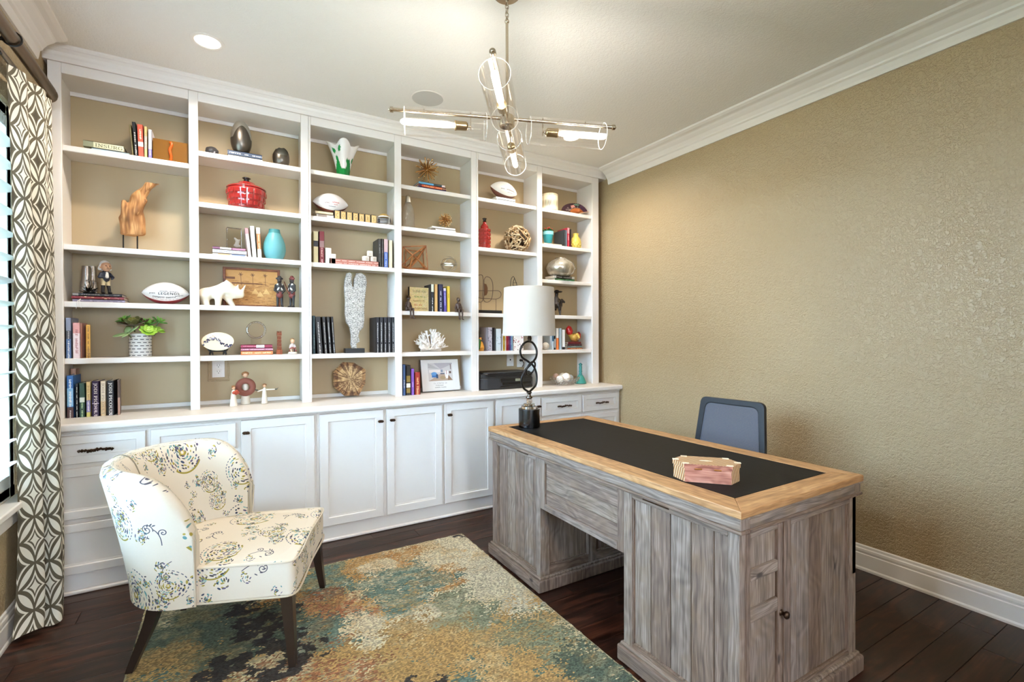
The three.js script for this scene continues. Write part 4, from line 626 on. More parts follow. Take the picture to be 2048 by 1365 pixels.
// standing book from the photo: spine between columns u0..u1, top at row v; spine plane at depth z
function stand(label, art, u0, u1, v, ys, z, o = {}) {
  const x0 = X(u0, z), x1 = X(u1, z), h = Math.min(Y((u0 + u1) / 2, v, z) - ys, 0.31), th = Math.max(0.006, x1 - x0 - 0.0012), d = Math.min(o.d ?? 0.155, z - ZB - 0.006);
  const t = book(label, art, th, h, d, (x0 + x1) / 2, ys + 0.0004, z, o);
  if (o.lean) t.position.y += Math.abs(Math.sin(o.lean)) * th / 2, t.position.x += Math.sin(o.lean) * h / 2;
  return t;
}
// flat book: spine between columns u0..u1 at height y, thickness th
function flat(label, art, u0, u1, y, th, z, o = {}) {
  const x0 = X(u0, z), x1 = X(u1, z), d = Math.min(o.d ?? 0.15, z - ZB - 0.006);
  book(label, art, th, x1 - x0, d, x1, y + th / 2 + 0.0003, z, { ...o, flat: true }); return y + th + 0.0006;
}
const W_ = '#f4f1ea', K_ = '#17161a';
const zs = -3.655;                                                     // usual spine plane, a little behind the shelf nosing
// bay 1
{ const y = 2.467; let h = flat('pale blue paperback lying under the olive titled book', { c: '#9fb4bd', text: [['sea glass', 0.4, 24, W_]] }, 186, 261, y, 0.017, zs);
  flat('olive and cream book with a large title, lying flat on the top shelf', { c: '#8f9276', bands: [[0.25, 1, '#d6d5b4']], text: [['INSURGENT', 0.28, 44, '#4c5238', 'serif']] }, 169, 250, h, 0.036, zs);
  const g = 'row of novels on the top shelf by the amber dish';
  stand('worn olive-edged novel leaning at the end of the top shelf row', { c: '#9b8f63', text: [['tales', 0.4, 26, '#4b4226']], fleck: 30 }, 263.5, 267.5, 250, y, zs, { lean: 0.07, group: g });
  stand('black novel with white lettering, tallest in the top shelf row', { c: '#191a1c', text: [['COCO PINK', 0.3, 34, W_]] }, 269, 276.5, 245, y, zs, { lean: 0.06, group: g });
  stand('orange-red novel with a dark picture block on the spine', { c: '#c8513a', bands: [[0.52, 0.66, '#e8e0d2']], text: [['chill', 0.15, 30, '#f5d9c2', 'serif'], ['■', 0.56, 26, K_]] }, 277.5, 290, 250, y, zs, { lean: 0.03, group: g });
  stand('cream and yellow novel between the orange and purple ones', { c: '#d9b878', bands: [[0.3, 0.7, '#cfc3b0']], text: [['summer sun', 0.2, 24, '#5a4a68']] }, 290.5, 297.5, 254, y, zs, { group: g });
  stand('white and lavender novel touching the amber dish on the top shelf', { c: '#efe9f0', bands: [[0.66, 1, '#8577b8']], text: [['lilac', 0.2, 26, '#9a6d86'], ['road', 0.7, 22, W_]] }, 298.5, 307, 260, y, zs, { group: g }); }
{ const y = 1.583; let h = flat('purple plaid book at the bottom under the bobble-head figurine', { c: '#7d7489', fleck: 26, fc: ['#3c3346', '#c9c2cf'] }, 145, 250, y, 0.0165, zs);
  h = flat('dark red book with gold ornaments under the bobble-head figurine', { c: '#7a1f29', fleck: 18, fc: ['#d8b478', '#ead9a8'], fx: 0.15, fw: 0.8 }, 143, 248, h, 0.0175, zs); flat('black hardback on top of the pile under the bobble-head figurine', { c: '#201d20', bands: [[0, 0.12, '#8f8a86']], text: [['MEMORIES  IN  THE  HALL', 0.18, 22, '#b9b2a8']] }, 145, 244, h, 0.0165, zs); }
{ const y = 1.258, g = 'books beside the succulent planter';
  stand('blue-grey book with a dark landscape, beside the bookcase side', { c: '#8f97ad', bands: [[0.32, 0.52, '#4b4d55'], [0.52, 1, '#5872a0']], text: [['LAND OF', 0.34, 22, W_], ['WINTERS', 0.62, 28, W_]] }, 130, 142.5, 636, y, -3.632, { group: g });
  stand('pink and white book between the blue-grey and the yellow ones', { c: '#e2b4b0', bands: [[0, 0.3, '#d99a93'], [0.3, 1, '#ead4d2']], text: [['The Promise', 0.2, 30, '#a8645f', 'serif']] }, 144, 160.5, 646, y, -3.632, { group: g });
  stand('yellow-gold book with dark silhouettes on its cover', { c: '#d09a35', bands: [[0.72, 1, '#b8862f']], text: [['The Boy on the Hill', 0.06, 26, '#5a3d14', 'serif']], fleck: 14, fx: 0.8, fw: 0.2, fc: ['#3d2c14'] }, 171, 180.5, 650, y, -3.632, { turn: 0.2, group: g, d: 0.13 }); }
{ const y = CT, z = -3.612, g = 'novels on the counter beside the curtain';
  stand('book with a reddish picture standing behind the blue novel', { c: '#b58a78', bands: [[0.0, 0.3, '#c9a08a']], fleck: 20, fc: ['#8a4a3c'] }, 139, 152, 738, y, -3.775, { group: g, d: 0.06 });
  stand('blue sea-coloured novel at the bookcase end of the counter row', { c: '#2f66a8', bands: [[0.3, 0.72, '#7fb0d4'], [0.74, 1, '#4a2f2c']], text: [['the white', 0.1, 34, W_, 'serif'], ['queen', 0.82, 20, W_]] }, 131, 146, 752, y, z, { group: g });
  stand('thin black novel with white capitals between blue and green', { c: '#141416', text: [['ONE OF US IS HERE', 0.12, 26, W_]] }, 148.5, 155, 768, y, z, { group: g });
  stand('dark green novel with a pale picture panel', { c: '#20402c', bands: [[0.42, 0.56, '#c9cfc2']], text: [['The Last Orchard', 0.58, 26, '#b7cf9a', 'serif']] }, 156, 168.5, 767, y, z, { group: g });
  stand('pale yellow and lavender novel in the counter row', { c: '#d9c08a', bands: [[0.52, 0.86, '#8a84b8'], [0.86, 1, '#c9c06a']], text: [['Jojo Moyes', 0.1, 28, '#6a5434', 'serif'], ['After', 0.56, 28, W_, 'serif']] }, 170, 180, 765, y, z, { group: g });
  stand('purple hardback novel with white serif capitals', { c: '#2f2148', bands: [[0.62, 0.64, '#cfc6da']], text: [['JODI PICOULT', 0.06, 34, W_, 'serif'], ['✳', 0.5, 34, W_], ['house rules', 0.68, 20, '#d6c9e6']] }, 181.5, 197, 763, y, z, { group: g });
  stand('cream hardback novel with grey serif capitals', { c: '#ddd2bd', bands: [[0.58, 1, '#d0b892']], text: [['JODI PICOULT', 0.06, 32, '#8c8478', 'serif'], ['♥', 0.9, 30, '#a8342a']] }, 198.5, 210.5, 763, y, z, { group: g });
  stand('black hardback novel with white serif capitals', { c: '#1c1c20', text: [['JODI PICOULT', 0.06, 34, W_, 'serif'], ['X', 0.88, 36, W_, 'serif']] }, 212, 226.5, 762, y, z, { group: g });
  stand('brown paperback with a bent pale-pink cover ending the counter row', { c: '#5a463c', bands: [[0.5, 1, '#b58f80']] }, 233, 239, 761, y, z, { turn: 0.12, group: g, d: 0.12 }); }
// bay 2
{ let h = flat('white paperback under the metallic egg vase', { c: '#eceaea', text: [['open water', 0.3, 24, '#5c7fa8']] }, 458, 527, 2.558, 0.018, zs); flat('navy and blue title book directly under the metallic egg vase', { c: '#2c3340', bands: [[0.02, 0.98, '#38424f'], [0.0, 1, '#31415a']], text: [['MASTER  OF  CEREMONIES', 0.06, 26, '#dfe6ee']] }, 457, 526, h, 0.03, zs); }
{ const y = 1.91; let h = flat('white and tan paperback lowest in the pile under the crystal block', { c: '#d9cfc4', bands: [[0.15, 0.5, '#b99a70'], [0.55, 0.95, '#7a86a8']] }, 426, 494, y, 0.0145, zs); h = flat('white paperback with blue lettering in the pile under the crystal block', { c: '#e6e6ea', text: [['ONE MORE SEASON', 0.06, 34, '#5a6fa0']] }, 426, 494, h, 0.024, zs); flat('plum and cream paperback topping the pile under the crystal block', { c: '#80506a', bands: [[0.22, 0.55, '#eadfcb'], [0.6, 0.98, '#c07f98']] }, 426, 492, h, 0.016, zs);
  const g = 'pale books leaning against the teal vase';
  stand('pink-edged pale book leaning towards the crystal block', { c: '#e3cfc6', bands: [[0, 0.2, '#c98a8a']], text: [['gather', 0.4, 24, '#a86a6a']] }, 493, 501, 457, y, zs, { lean: 0.10, group: g });
  stand('white book with a small green motif among the leaning pale books', { c: '#eceadf', text: [['◆', 0.25, 22, '#3c5a44'], ['HOME', 0.55, 24, '#8fa394']] }, 502.5, 512, 453, y, zs, { lean: 0.07, group: g });
  stand('cream book with an orange-brown band next to the teal vase', { c: '#e9e0cf', bands: [[0.2, 0.7, '#bb7440']], text: [['JUST LISTEN', 0.24, 26, '#f2dcc2']] }, 514, 523, 456, y, zs, { lean: 0.05, group: g }); }
{ const y = 1.258; let h = flat('orange paperback at the bottom under the crystal disc', { c: '#dd7d4a', text: [['EVERY ONE CALL HOME', 0.06, 30, '#f7dcb8']] }, 481, 545, y, 0.026, zs); h = flat('dusty pink book in the middle under the crystal disc', { c: '#b0647a', text: [['the marriage plan', 0.08, 26, '#f0d6dc']] }, 481, 545, h, 0.019, zs); flat('maroon book with a white panel directly under the crystal disc', { c: '#8f2442', bands: [[0.48, 0.74, '#e9e2e2']], text: [['MARIETTA', 0.08, 26, '#d9a0b0']] }, 481, 544, h, 0.022, zs); }
// bay 3
{ const y = 2.233; let h = flat('grey-brown paperback lower of the pair under the white football', { c: '#cfc6bd', bands: [[0.1, 0.6, '#8f7f74']] }, 634, 668, y, 0.026, zs); flat('cream hardback upper of the pair under the white football', { c: '#e2cfa8' }, 632, 667, h, 0.02, zs); }
{ const y = 1.906; stand('cream book with a dark rose medallion beside the shelf end', { c: '#ddcfa0', bands: [[0.3, 0.48, '#23202a']], text: [['❀', 0.34, 34, '#a33b4a']] }, 627, 637.5, 463, y, zs); stand('maroon book with pale lettering beside the white cross stand', { c: '#6a1722', bands: [[0.3, 0.5, '#8a6a6a']], text: [['Glory Days', 0.52, 28, '#d8b8b0', 'serif']] }, 639, 649.5, 463, y, zs);
  flat('long rusty pink sign-like book lettered along its edge', { c: '#a86658', text: [['Dreams are true while they last, and', 0.03, 15, '#f0d6c8', 'serif', -12], ['believe in being, always, as sometimes', 0.03, 15, '#f0d6c8', 'serif', 14]] }, 659, 760, y, 0.042, zs, { d: 0.12 });
  const g = 'books by the white cubes';
  stand('dark grey hardback behind the white cubes', { c: '#3c3a37', text: [['A LIFE', 0.2, 26, '#9c958a']] }, 757, 763, 478, y, zs, { group: g }); stand('black and silver speckled book beside the dark grey one', { c: '#4b4848', fleck: 40, fc: ['#bdb8b2', '#1d1b1b', '#8a2f36'] }, 763.5, 767.5, 478, y, zs, { group: g });
  stand('blue and pink book in the row by the white cubes', { c: '#c9a7a8', bands: [[0.45, 1, '#4763a8']], text: [['blue nile', 0.5, 24, W_]] }, 768, 776.5, 479, y, zs, { group: g }); stand('pale cream book nearest the bookcase side by the white cubes', { c: '#ddd3b4', text: [['●', 0.5, 22, '#3f3b38']] }, 778, 785.5, 481, y, zs, { group: g }); }
{ const y = 1.257, sp = (c) => ({ c, text: [['ENCYCLOPEDIA OF THE LAW', 0.16, 22, W_], ['12', 0.84, 20, W_]] }), gl = 'leaning reference volumes by the silver sculpture', gr = 'upright reference volumes by the silver sculpture';
  stand('teal blue volume at the end of the leaning dark reference volumes', { c: '#2f4f5c', text: [['registry', 0.5, 22, '#a8c0c4']] }, 625, 630.5, 632, y, zs, { group: gl });
  [[632, 643, 634], [646, 652.5, 634], [655, 661, 634], [663.5, 668.5, 634]].forEach(([a, b, v]) => stand('leaning dark reference volume beside the teal volume by the silver sculpture', sp('#29282a'), a, b, v, y, zs, { lean: 0.06, group: gl }));
  [[751.5, 758.5], [759, 766.5], [767, 774], [774.5, 782], [782.5, 789.5]].forEach(([a, b]) => stand('upright black reference volume packed against the shelf side by the silver sculpture', sp('#242428'), a, b, 635, y, zs, { group: gr, d: 0.19 })); }
// bay 4
{ let h = flat('dark blue book at the bottom under the large brass starburst', { c: '#26437f', text: [['THE LONG ROAD', 0.1, 30, '#8fb0e0']] }, 836, 893, 2.557, 0.014, zs); h = flat('orange and red book under the large brass starburst', { c: '#c8502c', bands: [[0, 0.12, '#5a2634'], [0.85, 1, '#5a2634']], text: [['TIGER RISING', 0.2, 34, '#f0c890']] }, 838, 893, h, 0.022, zs); flat('light blue book with a black end directly under the large brass starburst', { c: '#63a6cf', bands: [[0.55, 0.86, '#3b4648'], [0.87, 1, '#e9d6d4']] }, 839, 891, h, 0.019, zs); }
{ const h = flat('white book with a small mark lower of the pair under the small brass burst', { c: '#eeeae4', text: [['•', 0.6, 20, '#a08c70']] }, 872, 912, 2.234, 0.021, zs); flat('white book upper of the pair under the small brass burst', { c: '#f3efe9' }, 865, 911, h, 0.017, zs); }
{ const y = 1.58, g = 'books beside the lettered canvas';
  stand('black and cream book next to the lettered canvas', { c: '#23262a', bands: [[0, 0.28, '#d4d8c4']], text: [['REAL LIFE', 0.5, 28, W_]] }, 862, 868, 569, y, zs, { group: g }); stand('plain tan book beside the lettered canvas', { c: '#c59c62' }, 869, 875.5, 569, y, zs, { group: g }); stand('navy book with white script beside the lettered canvas', { c: '#262a48', text: [['Out of the Sky', 0.25, 28, '#d9d9e8', 'serif']] }, 877, 886, 569, y, zs, { group: g }); stand('purple book with a pale top beside the lettered canvas', { c: '#5b4f9a', bands: [[0, 0.12, '#c9c4dc']], text: [['unbridled', 0.2, 28, '#cfd0ea']] }, 887, 893, 577, y, zs, { lean: 0.03, group: g }); stand('yellow book at the end beside the lettered canvas', { c: '#d9bb42', text: [['sol', 0.3, 24, '#8a6f1c']] }, 894, 900, 573, y, zs, { group: g }); }
{ const y = CT, z = -3.635, g = 'books beside the framed room picture';
  stand('blue book with white lettering beside the framed room picture', { c: '#47659a', text: [['WEST', 0.5, 32, W_]] }, 805, 810.5, 730, y, z, { group: g }); stand('black and gold book with a cream panel beside the framed room picture', { c: '#241f1c', bands: [[0.35, 0.56, '#8a7438'], [0.6, 0.74, '#efe9dc'], [0.76, 0.92, '#8a7438']], text: [['●', 0.06, 30, '#c9a86a']] }, 811.5, 820.5, 731, y, z, { group: g }); stand('violet book beside the framed room picture', { c: '#7a4fa8', text: [['★', 0.2, 24, '#d8c2ee'], ['viva', 0.5, 26, '#d8c2ee']] }, 821.5, 828, 738, y, z, { group: g }); stand('dark red book with gold script beside the framed room picture', { c: '#8c2418', text: [['Nora Adams', 0.25, 36, '#e8c08a', 'serif'], ['▲', 0.9, 20, W_]] }, 829, 840, 745, y, z, { group: g }); }
// bay 5
{ const h = flat('white book with blue lettering, lower of the pair under the tilted football', { c: '#eef0f2', text: [['AWAKEN THE GIANT', 0.08, 26, '#3d7fa8']] }, 994, 1031, 2.556, 0.019, zs); flat('white book with pale blue lettering, upper of the pair under the tilted football', { c: '#e6eef2', text: [['BREATHE EASY', 0.1, 30, '#4f9cc0']] }, 993, 1031, h, 0.021, zs); }
{ const y = 1.254, z = -3.64, g = 'books under the lamp shade';
  stand('grey book with black vine pattern beside the orange toucan', { c: '#b9b3bd', fleck: 40, fc: ['#2b2630'] }, 975.5, 984.5, 655, y, z, { group: g }); stand('black-edged thin book after the vine patterned one', { c: '#2c2a30' }, 986, 990, 656, y, z, { group: g }); stand('pale blue book with dark figures beside the lamp', { c: '#cfdbe0', fleck: 12, fc: ['#37485c'], fx: 0.3, fw: 0.4 }, 991.5, 1002, 658, y, z, { group: g });
  const row = [['white', '#eceae6'], ['yellow', '#e0b93c'], ['cream', '#ead9b8'], ['red', '#b32a35'], ['magenta', '#8d2a58'], ['purple', '#5a4f8c'], ['light blue', '#8fb7d8']]; row.forEach(([n, c], k) => stand(`${n} thin book in the colourful row below the lamp shade`, { c, text: [['story', 0.4, 24, 'rgba(255,255,255,.7)']] }, 1003 + k * 3.2, 1003 + k * 3.2 + 2.8, 668, y, z, { group: g }));
  stand('white book patterned with dark red flowers behind the lamp stem', { c: '#e8e4e2', fleck: 34, fc: ['#8c1f3a', '#3c1424'] }, 1026, 1047, 664, y, z, { group: g }); }
// bay 6
{ const y = 2.227; let h = flat('pale patterned book lying under the turquoise flower pot', { c: '#d8cdbf', fleck: 26, fc: ['#b06a4c', '#6c5a64', '#efe6da'] }, 1088, 1124, y, 0.018, zs); const g = 'books between the flower pot and the yellow vase';
  stand('charcoal hardback with a dark cover angled beside the flower pot', { c: '#3d4144', fleck: 10, fc: ['#70767a'] }, 1128, 1131.5, 460, y, zs, { group: g }); stand('pale blue thin book after the charcoal hardback', { c: '#8fa9bd' }, 1132, 1134, 461, y, zs, { group: g }); stand('red and pink book beside the yellow vase', { c: '#b83244', bands: [[0, 0.3, '#d88a94']], text: [['Ruby', 0.4, 30, '#f2d0d0']] }, 1134.5, 1139.5, 456, y, zs, { group: g }); stand('black and red book touching the yellow vase', { c: '#241a1e', bands: [[0.6, 1, '#5c1f28']] }, 1140, 1143, 459, y, zs, { group: g }); }
{ const h = flat('green and black lettered book lower of the pair under the silver glass vase', { c: '#2f5a36', text: [['green mansions', 0.15, 30, '#8fd08a']] }, 1110, 1149, 1.903, 0.022, zs); flat('white book with a black title upper of the pair under the silver glass vase', { c: '#e9e6df', bands: [[0.12, 0.86, '#31302e']], text: [['HIGH GARDEN', 0.16, 30, W_]] }, 1108, 1149, h, 0.024, zs); }
{ const y = 1.254, g = 'books beside the red rooster';
  stand('white and blue striped thin book between the stone ball and the rooster pile', { c: '#d5e2ea', bands: [[0.3, 0.6, '#46708c']] }, 1104, 1107.5, 657, y, zs, { group: g }); stand('black and white thin book between the stone ball and the rooster pile', { c: '#22262b', bands: [[0.5, 0.9, '#c9ced2']] }, 1108, 1111, 657, y, zs, { group: g }); stand('white book with an orange lower half between the stone ball and the rooster pile', { c: '#e8e6e0', bands: [[0.45, 1, '#e07a3c']] }, 1112, 1117.5, 657, y, zs, { group: g }); stand('silvery blue book between the stone ball and the rooster pile', { c: '#a9bdc9' }, 1118, 1123, 657, y, zs, { group: g }); stand('white book with a black foot next to the rooster pile', { c: '#eef0ee', bands: [[0.86, 1, '#20242a']] }, 1124, 1130, 660, y, zs, { group: g });
  let h = flat('rust and gold book at the bottom under the red rooster', { c: '#a8603c', text: [['AUTUMN LEAVES', 0.2, 28, '#efd2a0']] }, 1135, 1165, y, 0.016, zs); h = flat('slate green book second from the bottom under the red rooster', { c: '#6c7c78', text: [['tides', 0.3, 26, '#cfd8d2']] }, 1134, 1164, h, 0.018, zs); h = flat('dark book with a gold ornament third from the bottom under the red rooster', { c: '#4a2a30', fleck: 10, fc: ['#d8b96a', '#c9c2b8'] }, 1135, 1164, h, 0.018, zs); flat('maroon book directly under the red rooster', { c: '#6d1f24' }, 1136, 1162, h, 0.018, zs, {}); }
// ---------------------------------------------------------------- things on the shelves
const on = (u, y, z, v = 600) => [X(u, z, v), y + 0.0004, z];
const size = (u0, u1, z) => X(u1, z) - X(u0, z);
// ---- footballs
function football(label, u0, u1, v, ys, z, o) {
  const L = size(u0, u1, z), r = o.r ?? L * 0.30, N = 40, pts = []; for (let i = 0; i <= N; i++) { const k = i / N * 2 - 1; pts.push([r * Math.pow(Math.max(0, 1 - Math.pow(Math.abs(k), 1.9)), 0.78) + 0.0005, k * L / 2]); }
  const tex = canvasTex(1024, 512, (g, W, H) => { g.fillStyle = o.back; g.fillRect(0, 0, W, H); g.fillStyle = o.face; g.fillRect(W * 0.08, 0, W * 0.54, H); o.draw(g, W, H); });
  const t = thing('football', label, 'football', on((u0 + u1) / 2, ys, z, v)); t.rotation.y = o.turn ?? 0;
  const g = lathe(pts, 56); g.rotateZ(-Math.PI / 2); g.rotateX(o.roll ?? 0); if (o.tip) g.rotateZ(o.tip); g.computeBoundingBox(); g.translate(0, -g.boundingBox.min.y, 0);
  mesh('ball', g, std({ map: tex, roughness: 0.4 }), t);
}
// lathe u runs round the ball (small u on top, 0.51 faces the room); v along its length
const ballText = (rows) => (g, W, H) => { const R = rng(61); for (const [s, a, l, px, c, ink] of rows) { g.save(); g.translate(a * W, l * H); g.rotate(-Math.PI / 2); if (ink) inkText(g, s, -s.length * px * 0.25, 0, px, c, 'sans-serif', R); else { g.fillStyle = c; g.font = 'bold ' + px + 'px sans-serif'; g.textAlign = 'center'; g.textBaseline = 'middle'; g.fillText(s, 0, 0); } g.restore(); } };
football('white and red football with printed logos and a signature beside the stile', 284, 380, 585, 1.583, -3.715, { r: 0.070, back: '#7c1f22', face: '#e6e2de', roll: 3.2, draw: ballText([['★ ★ ★ ★ ★', 0.435, 0.5, 20, '#8a7a4a'], ['------- -------', 0.472, 0.42, 26, '#2a2628', 1], ['LEGENDS', 0.505, 0.42, 52, '#2a2628'], ['pwc', 0.50, 0.76, 36, '#3a3030'], ['▲', 0.47, 0.72, 26, '#b03a30'], ['EMMITT SMITH', 0.562, 0.52, 34, '#2a2628'], ['------', 0.545, 0.2, 30, '#4a4a50', 1], ['---- ---- ------ ---- ---- --- ----', 0.597, 0.5, 16, '#8a5a54', 1]]) });
football('all white football resting on two books above the letter blocks', 626, 697, 412, 2.2805, -3.70, { r: 0.072, back: '#6a3326', face: '#eae4e0', roll: 3.3, draw: ballText([['pwc', 0.50, 0.64, 34, '#5a3030'], ['▲', 0.47, 0.60, 24, '#5a2a28'], ['-----', 0.485, 0.40, 40, '#c0504a', 1], ['----', 0.52, 0.40, 30, '#c0706a', 1], ['---------', 0.555, 0.5, 22, '#4a4a50', 1]]) });
football('white and brown football tilted on two white books on the top shelf', 981, 1034, 378, 2.5975, -3.70, { r: 0.074, back: '#6a3a2a', face: '#ece8e4', roll: 3.25, tip: -0.14, draw: ballText([['pwc', 0.51, 0.66, 34, '#3a3234'], ['▲', 0.48, 0.61, 24, '#3a3030'], ['-------', 0.50, 0.36, 48, '#4a4648', 1], ['--------', 0.55, 0.38, 26, '#6a6668', 1]]) });

// ---- bay 1
{ const z = -3.70, y = 2.467, t = thing('amber_dish', 'amber glass square dish with an orange drip at the end of the top shelf', 'dish', on(343, y, z, 300)), w = size(308, 377, z) / 2, h = Y(343, 288, z) - y, m = phys({ color: hex('#a8742e'), roughness: 0.12, transmission: 0.6, thickness: 0, ior: 1.5 });
  mesh('dish', [extr([[-w, 0], [w, 0], [w, h], [-w, h]], 0.004).translate(0, 0, 0.05), extr([[-w, 0], [w, 0], [w, h], [-w, h]], 0.004).translate(0, 0, -0.055), bx(-w, -w + 0.005, 0, h, -0.05, 0.05), bx(w - 0.005, w, 0, h, -0.05, 0.05), bx(-w, w, 0, 0.005, -0.05, 0.05)], m, t);
  mesh('glass_drip', tube([[0, h * 0.92, 0.058], [0.006, h * 0.8, 0.06], [-0.004, h * 0.55, 0.06], [0.002, h * 0.25, 0.06], [0, 0.006, 0.058]], 0.008, 24, 8), plain('#c2501c', 0.15), t).userData.label = 'orange glass drip'; }
{ const z = -3.71, y = 1.908, p = on(268, y, z, 500), t = thing('driftwood_sculpture', 'twisted driftwood piece standing on two thin metal rods', 'sculpture', p), q = (u, v) => [X(u, z, v) - p[0], Y(u, v, z) - p[1]];
  const B = (u0, v0, u1, v1, r0, r1, d0 = 0, d1 = 0) => { const a = q(u0, v0), b = q(u1, v1); return [[a[0], a[1], d0], [b[0], b[1], d1], r0, r1]; };
  const bones = [B(250, 467, 252, 440, 0.022, 0.03, 0.01, 0.01), B(265, 468, 264, 430, 0.034, 0.04), B(282, 466, 276, 430, 0.024, 0.03, 0.01, 0), B(256, 435, 249, 405, 0.028, 0.012, 0.02, 0.02), B(264, 430, 277, 398, 0.04, 0.034), B(277, 398, 298, 372, 0.033, 0.02, 0, 0.01), B(298, 372, 320, 367, 0.02, 0.006, 0.01, 0.02), B(272, 425, 292, 404, 0.02, 0.013, 0.03, 0.03)];
  const lo = [-0.13, -0.0, -0.08], hi = [0.19, 0.42, 0.09], yb = q(265, 472)[1];
  const f = (x, yy, zz) => { let d = 1; for (const [a, b, r0, r1] of bones) d = smin(d, capsule([x, yy, zz], a, b, r0, r1), 0.02); d += 0.009 * (noise3(x * 55, yy * 16, zz * 55) - 0.5); return Math.max(d, yb - yy); };
  const g = triUV(clean(sdfGeo(f, lo, hi, 0.0055)), 2.4, 'y'); mesh('driftwood', g, mDrift, t);
  for (const u of [247, 275]) mesh('rod', bar([q(u, 490)[0], 0, 0.005], [q(u, 470)[0], yb + 0.01, 0.005], 0.0038), mIron, t); }
{ const z = -3.70, yb = 1.583 + 0.0522, t = thing('crystal_cluster', 'spiky black and silver crystal cluster on the dark books', 'ornament', on(178, yb, z, 560)), R = rng(8), l = [], k = [];
  for (let i = 0; i < 46; i++) { const a = R() * 6.28, e = 0.1 + R() * 1.2, L = 0.03 + R() * 0.028, g = cyl(0.005 + R() * 0.003, 0.0006, L, 5); tr(g, 0, L / 2, 0); g.rotateZ(Math.PI / 2 - e); g.rotateY(a); (i % 3 ? k : l).push(tr(g, 0, 0.008, 0)); }
  mesh('dark_spikes', [...k, tr(lathe([[0, 0], [0.028, 0], [0.03, 0.012], [0, 0.02]], 12), 0, 0, 0)], mGloss, t); mesh('silver_spikes', l, mSilver, t);
  for (const [u, lab, dz] of [[173, 'silver metal tumbler behind the spiky cluster, nearer the curtain', -0.06], [184.5, 'silver metal tumbler behind the spiky cluster, nearer the bobble-head', -0.115]]) { const c = thing('metal_tumbler', lab, 'tumbler', on(u, yb, z + dz, 560), 0, 'silver tumblers on the book pile'); const H = Y(u, 533, z + dz) - yb; mesh('cup', lathe([[0.0, 0], [0.030, 0], [0.0305, 0.004], [0.028, H * 0.45], [0.024, H * 0.47], [0.0235, H * 0.5], [0.019, H], [0.0175, H], [0.022, H * 0.5], [0.0, H * 0.48]], 28), metal('#b7b0ac', 0.22), c); } }
{ const z = -3.69, yb = 1.583 + 0.0522, t = thing('bobblehead_figurine', 'white-haired bobble-head figurine in a navy coat, tan breeches and black boots', 'figurine', on(211, yb, z, 560)), s = (Y(211, 521, z) - yb) / 0.2; t.scale.setScalar(s); t.rotation.y = 0.55;
  const nv = '#1f2436', tn = '#cdb98f', bk = '#1a1718', sk = '#c99a78', wt = '#e6e4e0';
  mesh('body', figureGeo([[[-0.012, 0.05, 0], [-0.014, 0.012, 0], 0.009, 0.008, bk], [[0.014, 0.05, 0], [0.018, 0.012, 0.004], 0.009, 0.008, bk], [[-0.014, 0.008, 0], [-0.014, 0.006, 0.02], 0.008, 0.006, bk], [[0.018, 0.008, 0.004], [0.018, 0.006, 0.024], 0.008, 0.006, bk], [[-0.01, 0.085, 0], [-0.012, 0.052, 0], 0.0125, 0.009, tn], [[0.01, 0.085, 0], [0.014, 0.052, 0], 0.0125, 0.009, tn], [[0, 0.088, 0], [0, 0.118, 0], 0.019, 0.021, nv], [[0, 0.10, 0.017], [0, 0.122, 0.014], 0.008, 0.008, wt], [[-0.02, 0.120, 0], [-0.033, 0.098, 0.01], 0.009, 0.008, nv], [[-0.033, 0.098, 0.01], [-0.018, 0.095, 0.022], 0.0075, 0.006, nv], [[0.02, 0.120, 0], [0.034, 0.1, 0.004], 0.009, 0.008, nv], [[0.034, 0.1, 0.004], [0.024, 0.09, 0.02], 0.0075, 0.006, nv], [[0, 0.122, 0], [0, 0.135, 0], 0.009, 0.009, wt]], 0.0028, 0.005), mVC, t);
  mesh('head', figureGeo([[[0, 0.162, 0.006], [0, 0.150, 0.010], 0.025, 0.019, sk], [[0, 0.160, 0.032], [0, 0.156, 0.035], 0.005, 0.005, sk], [[-0.024, 0.158, 0.002], [-0.024, 0.155, 0.002], 0.005, 0.005, sk], [[0.024, 0.158, 0.002], [0.024, 0.155, 0.002], 0.005, 0.005, sk], [[0, 0.174, -0.006], [0, 0.158, -0.014], 0.025, 0.024, wt], [[-0.02, 0.168, 0], [-0.024, 0.148, -0.008], 0.010, 0.010, wt], [[0.02, 0.168, 0], [0.024, 0.148, -0.008], 0.010, 0.010, wt]], 0.0028, 0.005), mVC, t);
  mesh('face_details', [tr(sph(0.0028, 8, 6), -0.009, 0.164, 0.0295), tr(sph(0.0028, 8, 6), 0.009, 0.164, 0.0295), box(0.012, 0.0018, 0.002, 0, 0.147, 0.0285)], mBlack, t); }
{ const y = 1.583, p = on(155, y, -3.617, 600), t = thing('ribbon_bookmark', 'thin white ribbon bookmark hanging over the shelf edge', 'ribbon', p); mesh('ribbon', [tube([[0.006, 0.018, -0.04], [0.004, 0.008, -0.012], [0.002, 0.002, 0.002], [-0.002, -0.018, 0.004], [-0.006, -0.042, 0.003]], 0.0014, 24, 5), tube([[0.006, 0.018, -0.04], [0.008, 0.008, -0.012], [0.008, 0.002, 0.003], [0.013, -0.018, 0.004], [0.016, -0.038, 0.003]], 0.0014, 24, 5)], mWhite, t); }
